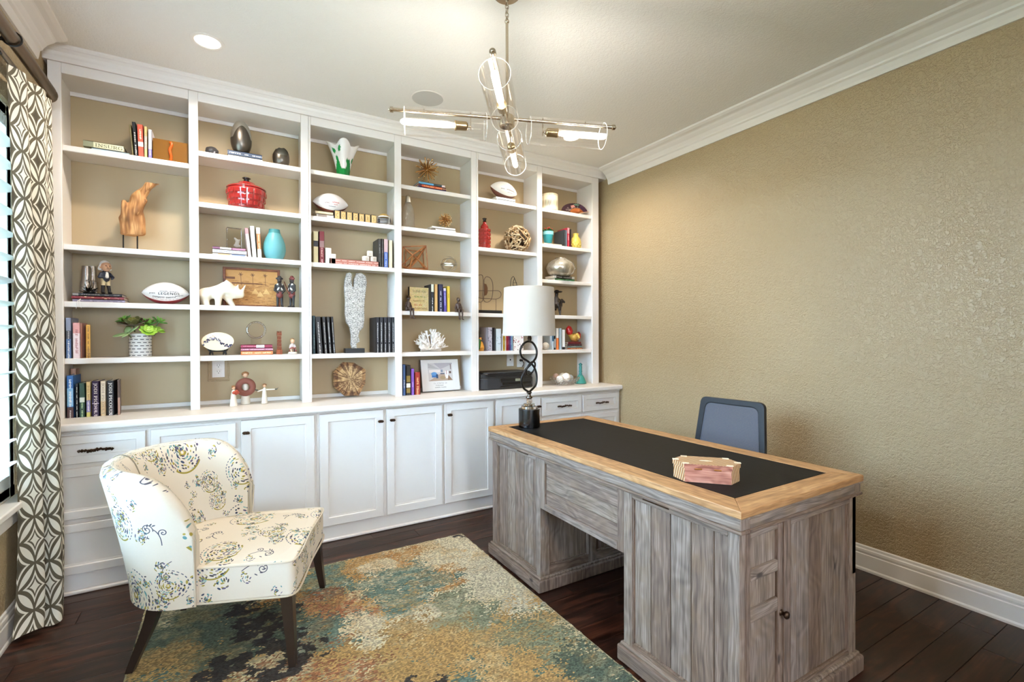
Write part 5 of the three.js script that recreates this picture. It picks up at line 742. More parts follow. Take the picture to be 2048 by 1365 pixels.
{ const z = -3.70, y = 1.258, p = on(281, y, z, 690), r = size(259, 304, z) / 2, H = Y(281, 668, z) - y, t = thing('planter', 'white cylinder planter with rows of black dashes, filled with succulents', 'planter', p);
  mesh('pot', lathe([[0, 0], [r - 0.002, 0], [r, 0.003], [r, H - 0.002], [r - 0.002, H], [r - 0.006, H], [r - 0.006, H - 0.02], [0, H - 0.02]], 44), plain('#ded9d3', 0.5), t);
  const d = []; for (let k = 0; k < 7; k++) for (let i = 0; i < 12; i++) { const a = (i + (k % 2) * 0.5) * 0.5236; const g = rb(0.019, 0.0042, 0.0022, 0.001); tr(g, 0, 0, r); g.rotateY(a); d.push(tr(g, 0, 0.010 + k * (H - 0.02) / 6.3, 0)); } mesh('dash_marks', d, mBlack, t).userData.kind = 'stuff';
  mesh('soil', tr(cyl(r - 0.007, r - 0.007, 0.006, 24), 0, H - 0.012, 0), plain('#2a241f', 0.9), t);
  // succulents
  const leafG = (L, w, th) => { const g = sph(1, 10, 8); g.scale(w, L / 2, th); tr(g, 0, L / 2, 0); return g; };
  const rosette = (label, x, yy, zz, rows, cs, tx, tz) => { const s = new THREE.Group(); s.name = 'succulent'; t.add(s); s.position.set(x, yy, zz); s.userData.label = label; s.rotation.set(tz, 0, tx); rows.forEach(([n, L, w, open], k) => { for (let i = 0; i < n; i++) { const g = leafG(L, w, 0.0035); g.rotateX(open); g.rotateY((i / n) * 6.283 + k * 0.5); mesh('leaf', g, cs[Math.min(k, cs.length - 1)], s); } }); mesh('stem', bar([0, -0.035, 0], [0, 0.004, 0], 0.004), plain('#4d5a34', 0.8), s); };
  const gr = ['#4f7d2c', '#7fae45', '#93bb57'].map((c) => plain(c, 0.5)), dk = ['#5a4a3c', '#6b6a3a', '#8a8440'].map((c) => plain(c, 0.45)), lm = ['#8fb63a', '#9fc24c', '#c2d877'].map((c) => plain(c, 0.5));
  rosette('brown-tipped dark rosette', -0.03, H + 0.045, 0.02, [[7, 0.09, 0.022, 1.2], [6, 0.07, 0.024, 0.7], [4, 0.055, 0.022, 0.25]], dk, 0.12, 0.25);
  rosette('lime green rosette', 0.042, H + 0.008, 0.05, [[9, 0.052, 0.016, 1.15], [7, 0.038, 0.013, 0.75], [4, 0.024, 0.009, 0.3]], lm, -0.25, 0.75);
  rosette('mid green pointed rosette', 0.035, H + 0.05, -0.01, [[7, 0.06, 0.013, 1.0], [5, 0.052, 0.013, 0.55], [3, 0.045, 0.013, 0.2]], gr, -0.1, 0.2);
  rosette('small yellow-green rosette', 0.085, H + 0.015, 0.01, [[8, 0.042, 0.013, 1.1], [5, 0.03, 0.011, 0.6]], lm, -0.6, 0.4);
  rosette('green spiky rosette', 0.09, H + 0.07, 0.0, [[9, 0.05, 0.006, 1.2], [7, 0.042, 0.006, 0.7]], gr, -0.5, 0.1);
  rosette('dark leafy sprig', -0.075, H + 0.075, -0.01, [[8, 0.05, 0.009, 1.1], [6, 0.04, 0.008, 0.6]], gr, 0.5, 0.1);
  rosette('pale drooping leaves', -0.055, H + 0.002, 0.05, [[4, 0.075, 0.021, 1.35]], [plain('#9db77c', 0.5)], 0.5, 0.5); }

// ---- bay 2
const geode = (name, label, cat, p, r, sc, mat, inner) => { const t = thing(name, label, cat, p), R = rng(4); const f = (x, y, z) => Math.hypot(x / sc[0], (y - r * sc[1] * 0.92) / sc[1], z / sc[2]) - r + r * 0.22 * (noise3(x * 60 + 3, y * 60, z * 60) - 0.5); const q = sdfGeo((x, y, z) => Math.max(f(x, y, z), -y), [-r * 1.6 * sc[0], -0.004, -r * 1.6 * sc[2]], [r * 1.6 * sc[0], r * 2.2 * sc[1], r * 1.6 * sc[2]], r / 9); mesh('stone', toCreasedNormals(clean(q), 0.3), mat, t); if (inner) { const g = rot(sph(r * 0.5, 14, 10), 0, 0, 0); g.scale(0.8, 0.95, 0.35); mesh('crystal_face', tr(g, r * 0.25, r * 0.75, r * 0.75), inner, t); } return t; };
geode('geode', 'small dark geode with a grey crystal face at the end of the shelf', 'geode', on(424, 2.558, -3.69, 300), 0.032, [1.2, 0.95, 1], plain('#2c2a2c', 0.6), plain('#8a8a90', 0.25));
function eggVase(label, u0, u1, v, yb, z, turn, cut) {
  const r = size(u0, u1, z) / 2, H = Y((u0 + u1) / 2, v, z) - yb, p = on((u0 + u1) / 2, yb, z, 300), t = thing('egg_vase', label, 'vase', p, turn, 'metallic egg vases'), N = 36, M = 64, prof = (k) => r * (k > 0.42 ? Math.sqrt(Math.max(0, 1 - Math.pow((k - 0.42) / 0.58, 2))) : Math.sqrt(1 - Math.pow((0.42 - k) / 0.50, 2.2)));
  const rim = (a) => cut(a);                                                         // height fraction where the dark outer shell ends
  const build = (off, k0, k1) => { const P = [], I = []; for (let i = 0; i <= M; i++) { const a = i / M * 6.2832; for (let j = 0; j <= N; j++) { const lo = k0(a), hi = k1(a), k = lerp(lo, hi, j / N), rr = Math.max(0, prof(k) - off); P.push(Math.sin(a) * rr, k * H + (off && k < 0.02 ? off : 0), Math.cos(a) * rr); } } for (let i = 0; i < M; i++) for (let j = 0; j < N; j++) { const a = i * (N + 1) + j, b = a + N + 1; I.push(a, b, a + 1, b, b + 1, a + 1); } const g = new THREE.BufferGeometry(); g.setAttribute('position', new THREE.Float32BufferAttribute(P, 3)); g.setIndex(I); g.computeVertexNormals(); return clean(g); };
  const hi = (a) => rim(a);
  mesh('shell', [build(0, () => 0, hi), tr(cyl(prof(0), prof(0), 0.003, 32), 0, 0.0015, 0)], Object.assign(metal('#6b645c', 0.34), { side: THREE.DoubleSide }), t).userData.label = 'brushed dark pewter shell'; mesh('lining', build(0.003, () => 0.02, (a) => Math.min(1, hi(a) + 0.0)), Object.assign(metal('#d2cfc6', 0.3), { side: THREE.DoubleSide }), t).userData.label = 'silver inside';
  return { t, build, hi, H };
}
{ const e = eggVase('large pewter egg vase with a silver cap standing on two books', 461, 504, 242, 2.558 + 0.0492, -3.70, 0.1, (a) => { const d = Math.abs(a > Math.PI ? a - 6.2832 : a); return 0.42 + 0.36 * Math.max(0, 1 - d / 0.95) * (2 - Math.max(0, 1 - d / 0.95)) * 0.98 + (d > 1.6 ? 0.3 * smooth(1.6, 2.4, d) : 0); }); mesh('cap', e.build(0, e.hi, () => 1), Object.assign(metal('#cfccc4', 0.35), { side: THREE.DoubleSide }), e.t).userData.label = 'matte silver cap with a wavy edge'; }
eggVase('small pewter egg vase broken open with a silver inside', 545, 579, 293, 2.558, -3.70, 0.0, (a) => { const d = Math.abs(a - Math.PI + 0.35); return clamp(0.50 + 0.46 * smooth(2.3, 0.9, d) + 0.30 * Math.exp(-Math.pow((a - 5.35) / 0.28, 2)), 0.3, 0.985); });
// ceramic jars covered with raised square bosses
function bossJar(label, u0, u1, v, yb, z, prof, rows, per, o = {}) {
  const R0_ = size(u0, u1, z) / 2, uc = (u0 + u1) / 2, H = Y(uc, v, z) - yb, t = thing(o.name ?? 'ceramic_jar', label, 'jar', on(uc, yb, z, v), 0), red = phys({ color: hex('#8f1d1a'), roughness: 0.16, clearcoat: 0.6 }), pr = (k) => R0_ * prof(k);
  const pts = [[0, 0], [pr(0), 0]]; for (let i = 1; i <= 24; i++) pts.push([pr(i / 24 * o.top), i / 24 * o.top * H]); pts.push([0, o.top * H]); mesh('body', lathe(pts, 48), red, t);
  const b = []; for (let k = 0; k < rows; k++) { const f = lerp(0.05, o.top - 0.06, (k + 0.5) / rows), rr = pr(f); for (let i = 0; i < per; i++) { const w = Math.PI * rr / per * 1.6, h = (o.top - 0.1) * H / rows * 0.78, g = rb(w, h, 0.016, 0.006, 0, 0, 0, 2); tr(g, 0, 0, rr - 0.002); g.rotateY((i + 0.5) / per * 6.2832); b.push(tr(g, 0, f * H, 0)); } } mesh('bosses', b, red, t).userData.kind = 'stuff';
  const lr = pr(o.top); const LH = (1 - o.top) * H * 0.62; mesh('lid', tr(lathe([[lr * 1.10, -0.004], [lr * 1.12, 0.0], [lr * 1.08, 0.005], [lr * 0.8, LH * 0.42], [lr * 0.56, LH * 0.6], [lr * 0.52, LH * 0.62], [lr * 0.47, LH * 0.84], [lr * 0.2, LH], [0, LH]], 40), 0, o.top * H, 0), red, t);
  mesh('knob', tr(lathe([[0, 0], [lr * o.kr, 0], [lr * o.kr * 0.7, LH * 0.25], [lr * o.kr * 0.9, LH * 0.4], [lr * o.kr * 1.25, LH * 0.5], [lr * o.kr * 0.9, LH * 0.6], [0, LH * 0.58]], 24), 0, o.top * H + LH, 0), mGloss, t).userData.label = 'black knob'; if (o.foot) mesh('foot', lathe([[0, -0.0], [pr(0) * 0.98, 0], [pr(0) * 1.02, 0.006], [pr(0.03), 0.014]], 40), plain('#c9823c', 0.25), t); }
bossJar('wide glossy red ceramic jar with raised squares and a black knob', 453, 533, 356, 2.236, -3.71, (k) => k < 0.60 ? lerp(0.80, 1.0, Math.pow(k / 0.6, 0.8)) : lerp(1.0, 0.9, (k - 0.6) / 0.04), 3, 18, { top: 0.64, kr: 0.2, foot: true });
bossJar('tall narrow red ceramic jar with raised squares beside the shelf end', 959, 979, 437, 2.136, -3.72, (k) => 0.92 + 0.08 * Math.sin(k * 4) - 0.3 * smooth(0.62, 0.72, k), 5, 9, { top: 0.72, kr: 0.55, name: 'ceramic_bottle' });
{ const z = -3.70, yb = 1.91 + 0.0563, p = on(468, yb, z, 470), w = size(453, 483, z), h = Y(468, 457, z) - yb, t = thing('crystal_block', 'clear crystal block with an etched animal on the book pile', 'award', p, 0.12); mesh('block', rb(w, h, 0.05, 0.003, 0, h / 2, 0, 2), mSolid, t);
  const f = figureGeo([[[0.005, h * 0.12, 0], [0.012, h * 0.34, 0], 0.012, 0.012], [[0.012, h * 0.34, 0], [-0.004, h * 0.46, 0], 0.009, 0.006], [[0.012, h * 0.34, 0], [0.026, h * 0.42, 0], 0.004, 0.003], [[-0.004, h * 0.12, 0], [0.022, h * 0.10, 0], 0.008, 0.008]], 0.003, 0.004); f.deleteAttribute('color'); const e = mesh('etching', f, plain('#f4f4f2', 0.9), t); e.position.set(0.008, 0.006, 0); }
{ const z = -3.70, r = size(526, 572, z) / 2, H = Y(549, 460, z) - 1.91, t = thing('teal_vase', 'matte teal pottery vase with a cut slanting mouth', 'vase', on(549, 1.91, z, 500)); mesh('body', lathe([[0, 0], [r * 0.62, 0], [r * 0.72, H * 0.03], [r * 0.93, H * 0.18], [r, H * 0.34], [r * 0.95, H * 0.52], [r * 0.76, H * 0.72], [r * 0.52, H * 0.88], [r * 0.46, H * 0.95], [r * 0.47, H], [r * 0.42, H], [r * 0.40, H * 0.9], [0, H * 0.85]], 48), plain('#5f9c9e', 0.42), t); mesh('collar', tr(lathe([[r * 0.55, 0], [r * 0.50, H * 0.06], [r * 0.475, H * 0.13], [r * 0.485, H * 0.132], [r * 0.44, H * 0.132]], 40), 0, H * 0.868, 0), plain('#3f7f80', 0.4), t); }
// white carved rhinoceros
{ const z = -3.68, y = 1.583, p = on(446, y, z, 590), t = thing('rhino_figurine', 'cream carved wooden rhinoceros with two upturned horns', 'figurine', p), q = (u, v) => [X(u, z, v) - p[0], Y(u, v, z) - p[1]], B = (u0, v0, u1, v1, r0, r1, d0 = 0, d1 = d0) => { const a = q(u0, v0), b = q(u1, v1); return [[a[0], a[1], d0], [b[0], b[1], d1], r0, r1, '#e7dcc8']; };
  const bones = [B(413, 588, 436, 584, 0.040, 0.036), B(436, 584, 453, 578, 0.036, 0.044), B(453, 578, 470, 588, 0.040, 0.028), B(470, 588, 481, 591, 0.026, 0.019), B(482, 588, 491, 570, 0.013, 0.003), B(473, 580, 477, 569, 0.010, 0.003), B(456, 570, 453, 562, 0.010, 0.004, 0.022), B(456, 570, 453, 562, 0.010, 0.004, -0.022), B(409, 594, 414, 612, 0.026, 0.017, 0.024), B(407, 594, 409, 612, 0.026, 0.017, -0.024), B(437, 594, 436, 612, 0.022, 0.016, 0.026), B(452, 592, 466, 612, 0.024, 0.014, -0.02), B(402, 582, 401, 598, 0.004, 0.003)];
  const g = figureGeo(bones, 0.0048, 0.022); const pp = g.attributes.position; for (let i = 0; i < pp.count; i++) if (pp.getY(i) < 0.001) pp.setY(i, 0.001); g.computeVertexNormals(); mesh('body', g, mVC, t); mesh('eyes', [tr(sph(0.003, 8, 6), ...q(472, 587), 0.026)], mBlack, t); }
// framed carved relief
{ const z = -3.80, y = 1.583, x0 = X(446, z), x1 = X(560, z), h = Y(500, 537, z) - y, w = x1 - x0, t = thing('carved_relief', 'framed wooden relief carving of a village behind the rhinoceros', 'picture', [(x0 + x1) / 2, y + 0.0004, z]); t.rotation.x = -0.05;
  const fr = extr([[-w / 2, 0], [w / 2, 0], [w / 2, h], [-w / 2, h]], 0.014, 0.002, [[[-w / 2 + 0.016, 0.016], [-w / 2 + 0.016, h - 0.016], [w / 2 - 0.016, h - 0.016], [w / 2 - 0.016, 0.016]]]); mesh('frame', triUV(fr, 3, 'x'), woodMat(tDrift, 0.5, 0.001, '#b98a62'), t);
  const nx = 70, ny = 40, g = clean(new THREE.PlaneGeometry(w - 0.03, h - 0.03, nx, ny)), pp = g.attributes.position; for (let i = 0; i < pp.count; i++) { const a = pp.getX(i), b = pp.getY(i); const lines = Math.abs(Math.sin(b * 90 + 4 * fbm(a * 16, b * 16, 3))); pp.setZ(i, 0.006 * fbm(a * 40 + 9, b * 70, 3) + 0.0035 * lines * (b < 0.02 ? 1 : 0.2)); } const gg = mergeVertices(g); gg.computeVertexNormals(); tr(gg, 0, h / 2, 0.001); const tt = canvasTex(512, 256, (c, W, H) => { c.fillStyle = '#c08a4c'; c.fillRect(0, 0, W, H); const R = rng(3); for (let i = 0; i < 700; i++) { c.fillStyle = ['#8a5526', '#d7a566', '#6e3f1c', '#b47a3e'][i % 4]; c.globalAlpha = 0.35; c.fillRect(R() * W, H * 0.3 + R() * H * 0.7, 8 + R() * 40, 2 + R() * 4); } c.globalAlpha = 1; c.strokeStyle = '#5d3418'; c.lineWidth = 4; for (const x of [150, 265, 390]) { c.beginPath(); c.moveTo(x, H * 0.42); c.lineTo(x - 4, H * 0.12); c.stroke(); for (let k = 0; k < 6; k++) { c.beginPath(); c.moveTo(x - 4, H * 0.12); c.lineTo(x - 4 + Math.cos(k) * 22, H * 0.12 + Math.sin(k) * 14); c.stroke(); } } c.fillStyle = '#6b3d1d'; c.fillRect(0, H * 0.2, 90, 16); c.fillRect(60, H * 0.36, 300, 8); c.fillStyle = '#d9ab6c'; for (const [x, y_] of [[60, 100], [250, 130], [300, 150], [360, 130]]) { c.beginPath(); c.moveTo(x, y_ + 40); c.lineTo(x + 35, y_); c.lineTo(x + 75, y_ + 40); c.fill(); } }); mesh('relief', gg, std({ map: tt, roughness: 0.6 }), t); }
// two carved soldiers
function soldier(label, uc, vt, y, z, turn, musket) { const t = thing('soldier_figurine', label, 'figurine', on(uc, y, z, 580), turn), s = (Y(uc, vt, z) - y) / 0.17, bk = '#1d1a1a', rd = '#6a2a24', wt = '#d8d4cc', sk = '#2a201c'; t.scale.setScalar(s);
  mesh('body', figureGeo([[[-0.011, 0.004, 0.0], [-0.011, 0.004, 0.014], 0.006, 0.005, bk], [[0.013, 0.004, 0.002], [0.013, 0.004, 0.016], 0.006, 0.005, bk], [[-0.010, 0.012, 0], [-0.009, 0.062, 0], 0.0055, 0.008, bk], [[0.012, 0.012, 0.002], [0.010, 0.062, 0], 0.0055, 0.008, bk], [[0, 0.066, 0], [0, 0.084, 0], 0.0165, 0.015, rd], [[0, 0.088, 0], [0, 0.118, 0], 0.0155, 0.017, bk], [[-0.012, 0.125, 0.010], [0.012, 0.095, 0.014], 0.0035, 0.0035, wt], [[0.012, 0.125, 0.010], [-0.012, 0.095, 0.014], 0.0035, 0.0035, wt], [[-0.018, 0.120, 0], [-0.024, 0.092, 0.004], 0.006, 0.0055, bk], [[-0.024, 0.092, 0.004], [-0.012, 0.078, 0.016], 0.005, 0.004, bk], [[0.018, 0.120, 0], [0.024, 0.092, 0.004], 0.006, 0.0055, bk], [[0.024, 0.092, 0.004], [0.012, 0.078, 0.016], 0.005, 0.004, bk], [[0, 0.126, 0], [0, 0.134, 0], 0.006, 0.006, sk], [[0, 0.144, 0.001], [0, 0.147, 0.001], 0.0115, 0.011, sk], [[0, 0.145, 0.012], [0, 0.142, 0.014], 0.0035, 0.003, sk]], 0.0026, 0.004), mVC, t);
  mesh('hat', figureGeo([[[0, 0.156, 0], [0, 0.163, 0], 0.0125, 0.010, musket ? rd : bk], [[-0.014, 0.157, 0], [0.014, 0.157, 0], 0.005, 0.005, musket ? rd : bk]], 0.0026, 0.004), mVC, t); if (musket) mesh('musket', bar([-0.034, 0.14, 0.02], [-0.002, 0.07, 0.018], 0.0028, 0.0034), plain('#6a3a20', 0.5), t); }
soldier('dark carved soldier figurine in front of the relief carving edge', 559, 553, 1.583, -3.67, 0.1, false); soldier('dark carved soldier figurine in a red hat holding a musket', 584, 553, 1.583, -3.68, -0.9, true);
{ const z = -3.68, y = 1.258, p = on(436, y, z, 700), t = thing('plate_stand', 'small black wooden easel holding the painted plate', 'stand', [p[0], p[1] + 0.0065, p[2]]), H = 0.045; for (const s of [-1, 1]) { mesh('foot', [bar([s * 0.045, 0, 0.03], [s * 0.035, H, 0.008], 0.006, 0.007), bar([s * 0.035, H * 0.6, 0.01], [s * 0.030, 0, -0.03], 0.005)], mBlack, t); mesh('prong', bar([s * 0.045, H * 0.5, 0.03], [s * 0.062, H * 1.05, 0.026], 0.005, 0.004), mBlack, t); } mesh('crossbar', bar([-0.042, H * 0.5, 0.02], [0.042, H * 0.5, 0.02], 0.005), mBlack, t);
  const rx = size(404, 469, z) / 2, ry = (Y(436, 667, z) - Y(436, 704, z)) / 2, tp = canvasTex(512, 256, (g, W, Hh) => { g.fillStyle = '#e0cfae'; g.fillRect(0, 0, W, Hh); const R = rng(9); for (let i = 0; i < 70; i++) { const k = i / 70, x = W * 0.02 + k * W * 0.96, yy = Hh * (0.55 + 0.22 * Math.sin(k * 6.2 - 0.6) * -1); g.fillStyle = '#23243c'; g.beginPath(); g.arc(x + R() * 10, yy + (R() - 0.5) * 40, 6 + R() * 9, 0, 7); g.fill(); g.fillStyle = ['#b9c0d0', '#d8c0a8', '#8b6a80'][i % 3]; g.beginPath(); g.arc(x + R() * 10, yy + (R() - 0.5) * 34, 3 + R() * 5, 0, 7); g.fill(); } g.fillStyle = '#a8703c'; for (const [x, y_] of [[180, 50], [200, 62], [150, 70]]) { g.beginPath(); g.arc(x, y_, 9, 0, 7); g.fill(); } });
  const d = thing('painted_plate', 'oval cream plate painted with a dark flower band', 'plate', [p[0], p[1] + 0.030 + ry, z + 0.036]); d.rotation.x = -0.22; const g = sph(1, 48, 24), pp = g.attributes.position, uv = g.attributes.uv; for (let i = 0; i < pp.count; i++) { const r2 = Math.min(1, Math.hypot(pp.getX(i), pp.getY(i))); uv.setXY(i, pp.getX(i) * 0.5 + 0.5, pp.getY(i) * 0.5 + 0.5); pp.setZ(i, pp.getZ(i) * 0.005 + 0.014 * r2 * r2 - 0.008); } g.scale(rx, ry, 1); const gg = mergeVertices(g); gg.computeVertexNormals(); mesh('plate', gg, std({ map: tp, roughness: 0.25 }), d); }
{ const z = -3.69, yb = 1.258 + 0.0688, uc = 512.5, H = Y(uc, 644, z) - yb, r = size(494, 532, z) / 2, t = thing('crystal_disc_award', 'round faceted crystal disc award on a clear base', 'award', on(uc, yb, z, 660)); mesh('disc', tr(rot(cyl(r, r, 0.018, 18), Math.PI / 2), 0, H - r, 0), mSolid, t); mesh('facet_rim', tr(torus(r * 0.96, 0.006, 18, 4), 0, H - r, 0), mSolid, t); mesh('base', [box(r * 1.1, H - 2 * r + 0.004, 0.03, 0, (H - 2 * r + 0.004) / 2, 0)], mSolid, t); }
{ const z = -3.68, y = 1.258, uc = 558.5, H = Y(uc, 663, z) - y, t = thing('carved_tower', 'small carved brown wooden tower', 'ornament', on(uc, y, z, 690)), m = woodMat(tDrift, 0.6, 0.001, '#b77a4e'), w = size(553, 564, z) / 2; mesh('base', triUV(rb(w * 2.1, H * 0.2, w * 2, 0.003, 0, H * 0.1, 0), 5), m, t); mesh('shaft', [0.3, 0.45, 0.6, 0.75].map((k) => rb(w * (1.7 - k * 0.4), H * 0.14, w * 1.4, 0.003, 0, H * k - H * 0.03, 0)), m, t); mesh('top', [rb(w * 1.7, H * 0.12, w * 1.5, 0.003, 0, H * 0.87, 0), ...[-1, 0, 1].map((s) => box(w * 0.36, H * 0.08, w * 1.3, s * w * 0.6, H * 0.96, 0))], m, t); }
{ const z = -3.68, y = 1.258, uc = 585, s = (Y(uc, 677, z) - y) / 0.1, t = thing('child_figurine', 'small porcelain child figurine with flowers on a cream base', 'figurine', on(uc, y, z, 690)); t.scale.setScalar(s); mesh('base', tr(lathe([[0, 0], [0.027, 0], [0.027, 0.008], [0.02, 0.014], [0, 0.014]], 24), 0, 0, 0), mCream, t); mesh('body', figureGeo([[[0, 0.02, 0], [0, 0.05, 0], 0.015, 0.011, '#8a6a52'], [[-0.008, 0.014, 0.01], [-0.006, 0.035, 0.004], 0.006, 0.006, '#d9c2a0'], [[0.009, 0.014, 0.01], [0.006, 0.035, 0.004], 0.006, 0.006, '#4a3a34'], [[-0.011, 0.056, 0], [-0.016, 0.04, 0.012], 0.006, 0.005, '#c9c2c2'], [[0.011, 0.056, 0], [0.014, 0.042, 0.013], 0.006, 0.005, '#c9c2c2'], [[0, 0.05, 0], [0, 0.062, 0], 0.012, 0.009, '#b9a8a0'], [[0, 0.079, 0.002], [0, 0.083, 0.002], 0.012, 0.012, '#d9ab88'], [[0, 0.088, -0.003], [0, 0.083, -0.007], 0.0125, 0.011, '#8a6238']], 0.0024, 0.004), mVC, t); mesh('flowers', [[-0.014, 0.036], [-0.006, 0.04], [0.004, 0.037], [0.013, 0.039], [-0.018, 0.02], [0.018, 0.022]].map(([x, y_]) => tr(sph(0.0045, 8, 6), x, y_, 0.019)), plain('#a34a48', 0.5), t); }
// angels on the counter
function angel(label, uc, vt, vb, o) { const z = o.z, p = [X(uc, z, 790), CT + 0.0004, z], H = Y(uc, vt, z) - CT, t = thing('angel_figurine', label, 'figurine', p, o.turn ?? 0, 'cream angel figurines on the counter'), s = H / 0.16; t.scale.setScalar(s); const cr = '#dcd2c2', hr = '#8a5a34', sk = '#d6a987';
  mesh('dress', lathe([[0, 0], [0.021 * o.w, 0], [0.022 * o.w, 0.004], [0.017 * o.w, 0.05], [0.014 * o.w, 0.09], [0.013, 0.11], [0.010, 0.122], [0.006, 0.128], [0, 0.129]], 28), std({ color: hex(cr), roughness: 0.7 }), t); mesh('head', figureGeo([[[0, 0.142, 0], [0, 0.145, 0], 0.0115, 0.011, sk], [[0, 0.149, -0.003], [0, 0.141, -0.006], 0.0125, 0.0105, hr], [[-0.008, 0.150, 0], [0.008, 0.150, 0], 0.008, 0.008, hr]], 0.0022, 0.003, 0, false), mVC, t); return t; }
{ const t = angel('tall cream angel figurine holding a round brown wreath', 491, 744, 809, { w: 1.0, z: -3.74 }); mesh('wreath', tr(torus(0.031, 0.014, 40, 12), 0, 0.086, 0.020), plain('#7a4436', 0.75), t); for (const s of [-1, 1]) mesh('arm', bar([s * 0.012, 0.118, 0.004], [s * 0.026, 0.108, 0.022], 0.005, 0.0045), mCream, t);
  const b = angel('small cream angel figurine holding red flowers', 467, 772, 812, { w: 1.25, turn: 0.5, z: -3.665 }); mesh('bouquet', [[0, 0.11], [0.012, 0.116], [0.008, 0.10], [-0.01, 0.107], [0.02, 0.106]].map(([x, y_]) => tr(sph(0.012, 10, 8), x, y_, 0.022)), plain('#a3402c', 0.6), b); for (const s of [-1, 1]) mesh('arm', bar([s * 0.012, 0.118, 0.004], [s * 0.012, 0.10, 0.022], 0.005, 0.0045), mCream, b);
  const c = angel('cream angel figurine with both arms stretched out', 529, 768, 807, { w: 1.1, z: -3.70 }); for (const s of [-1, 1]) { mesh('arm', bar([s * 0.008, 0.112, 0], [s * (s > 0 ? 0.075 : 0.05), 0.100 + 0.012 * (s > 0), 0.006], 0.0065, 0.004), mCream, c); mesh('bird', [tr(sph(0.008, 8, 6).scale(1.4, 0.7, 0.8), s * (s > 0 ? 0.082 : 0.055), 0.112, 0.006), bar([s * (s > 0 ? 0.088 : 0.06), 0.114, 0.006], [s * (s > 0 ? 0.1 : 0.068), 0.124, 0.006], 0.003, 0.001)], plain('#4c4a40', 0.6), c); } }
// ---- bay 3
{ const z = -3.70, y = 2.558, uc = 686, R = size(655, 718, z) / 2, H = Y(686, 288, z) - y, t = thing('handkerchief_vase', 'white and green glass handkerchief vase with green spots', 'vase', on(uc, y, z, 320)), M = 96, N = 30, P = [], C = [], I = [];
  const wh = hex('#efece8'), gn = hex('#0f7a34');
  for (let i = 0; i <= M; i++) { const a = i / M * 6.2832, f = 0.5 + 0.5 * Math.cos(a * 4 + 0.5); for (let j = 0; j <= N; j++) { const k = j / N, rr = R * (0.40 + 0.10 * k + k * k * (0.18 + 0.36 * f)), yy = H * k * (1 - 0.14 * (1 - f) * k); P.push(Math.sin(a) * rr, yy, Math.cos(a) * rr); let c = k < 0.20 + 0.35 * Math.pow(1 - f, 2) ? gn : wh; for (const [sa, sk] of [[0.35, 0.45], [-1.2, 0.78], [-0.55, 0.80], [1.15, 0.50], [2.4, 0.6], [-2.2, 0.55], [-1.0, 0.55]]) { let d = ((a - sa + 9.4248) % 6.2832) - 3.1416; if (Math.hypot(d / 0.16, (k - sk) / 0.085) < 1) c = gn; } c.toArray(C, C.length); } }
  for (let i = 0; i < M; i++) for (let j = 0; j < N; j++) { const a = i * (N + 1) + j, b = a + N + 1; I.push(a, b, a + 1, b, b + 1, a + 1); }
  const g = new THREE.BufferGeometry(); g.setAttribute('position', new THREE.Float32BufferAttribute(P, 3)); g.setAttribute('color', new THREE.Float32BufferAttribute(C, 3)); g.setIndex(I); g.computeVertexNormals(); mesh('bowl', g, std({ vertexColors: true, roughness: 0.12, side: THREE.DoubleSide }), t); mesh('foot', tr(cyl(R * 0.40, R * 0.42, 0.008, 32), 0, 0.004, 0), plain('#0c5e2a', 0.15), t); }
{ const z = -3.65, y = 2.233, ch = 'COUGARS', tb = canvasTex(896, 128, (g) => { [...ch].forEach((c, i) => { g.fillStyle = '#d9bd85'; g.fillRect(i * 128, 0, 128, 128); g.strokeStyle = '#c08a3a'; g.lineWidth = 8; g.strokeRect(i * 128 + 10, 10, 108, 108); g.fillStyle = '#b98f4a'; g.font = 'bold 92px serif'; g.textAlign = 'center'; g.textBaseline = 'middle'; g.fillText(c, i * 128 + 64, 68); g.lineWidth = 2; g.strokeStyle = '#7a4f1e'; g.strokeText(c, i * 128 + 64, 68); }); });
  const mt = std({ map: tb, roughness: 0.6 }), words = ['first', 'second', 'third', 'fourth', 'fifth', 'sixth', 'seventh'];
  for (let i = 0; i < 7; i++) { const u0 = 669 + i * 12.15, x0 = X(u0, z), x1 = X(u0 + 11.6, z), w = x1 - x0, t = thing('letter_block', `${words[i]} gold wooden letter block of the word row, lettered ${ch[i]}`, 'block', [(x0 + x1) / 2, y + 0.0004, z - w / 2], 0.05, 'letter blocks spelling a word'); mesh('cube', rb(w * 0.95, 0.066, w * 0.95, 0.003, 0, 0.033, 0, 2), plain('#241d18', 0.6), t); const f = clean(new THREE.PlaneGeometry(w * 0.80, 0.057)); const uv = f.attributes.uv; for (let k = 0; k < uv.count; k++) uv.setX(k, (i + uv.getX(k)) / 7); mesh('letter_face', tr(f, 0.002, 0.033, w * 0.475 + 0.0006), mt, t); } }
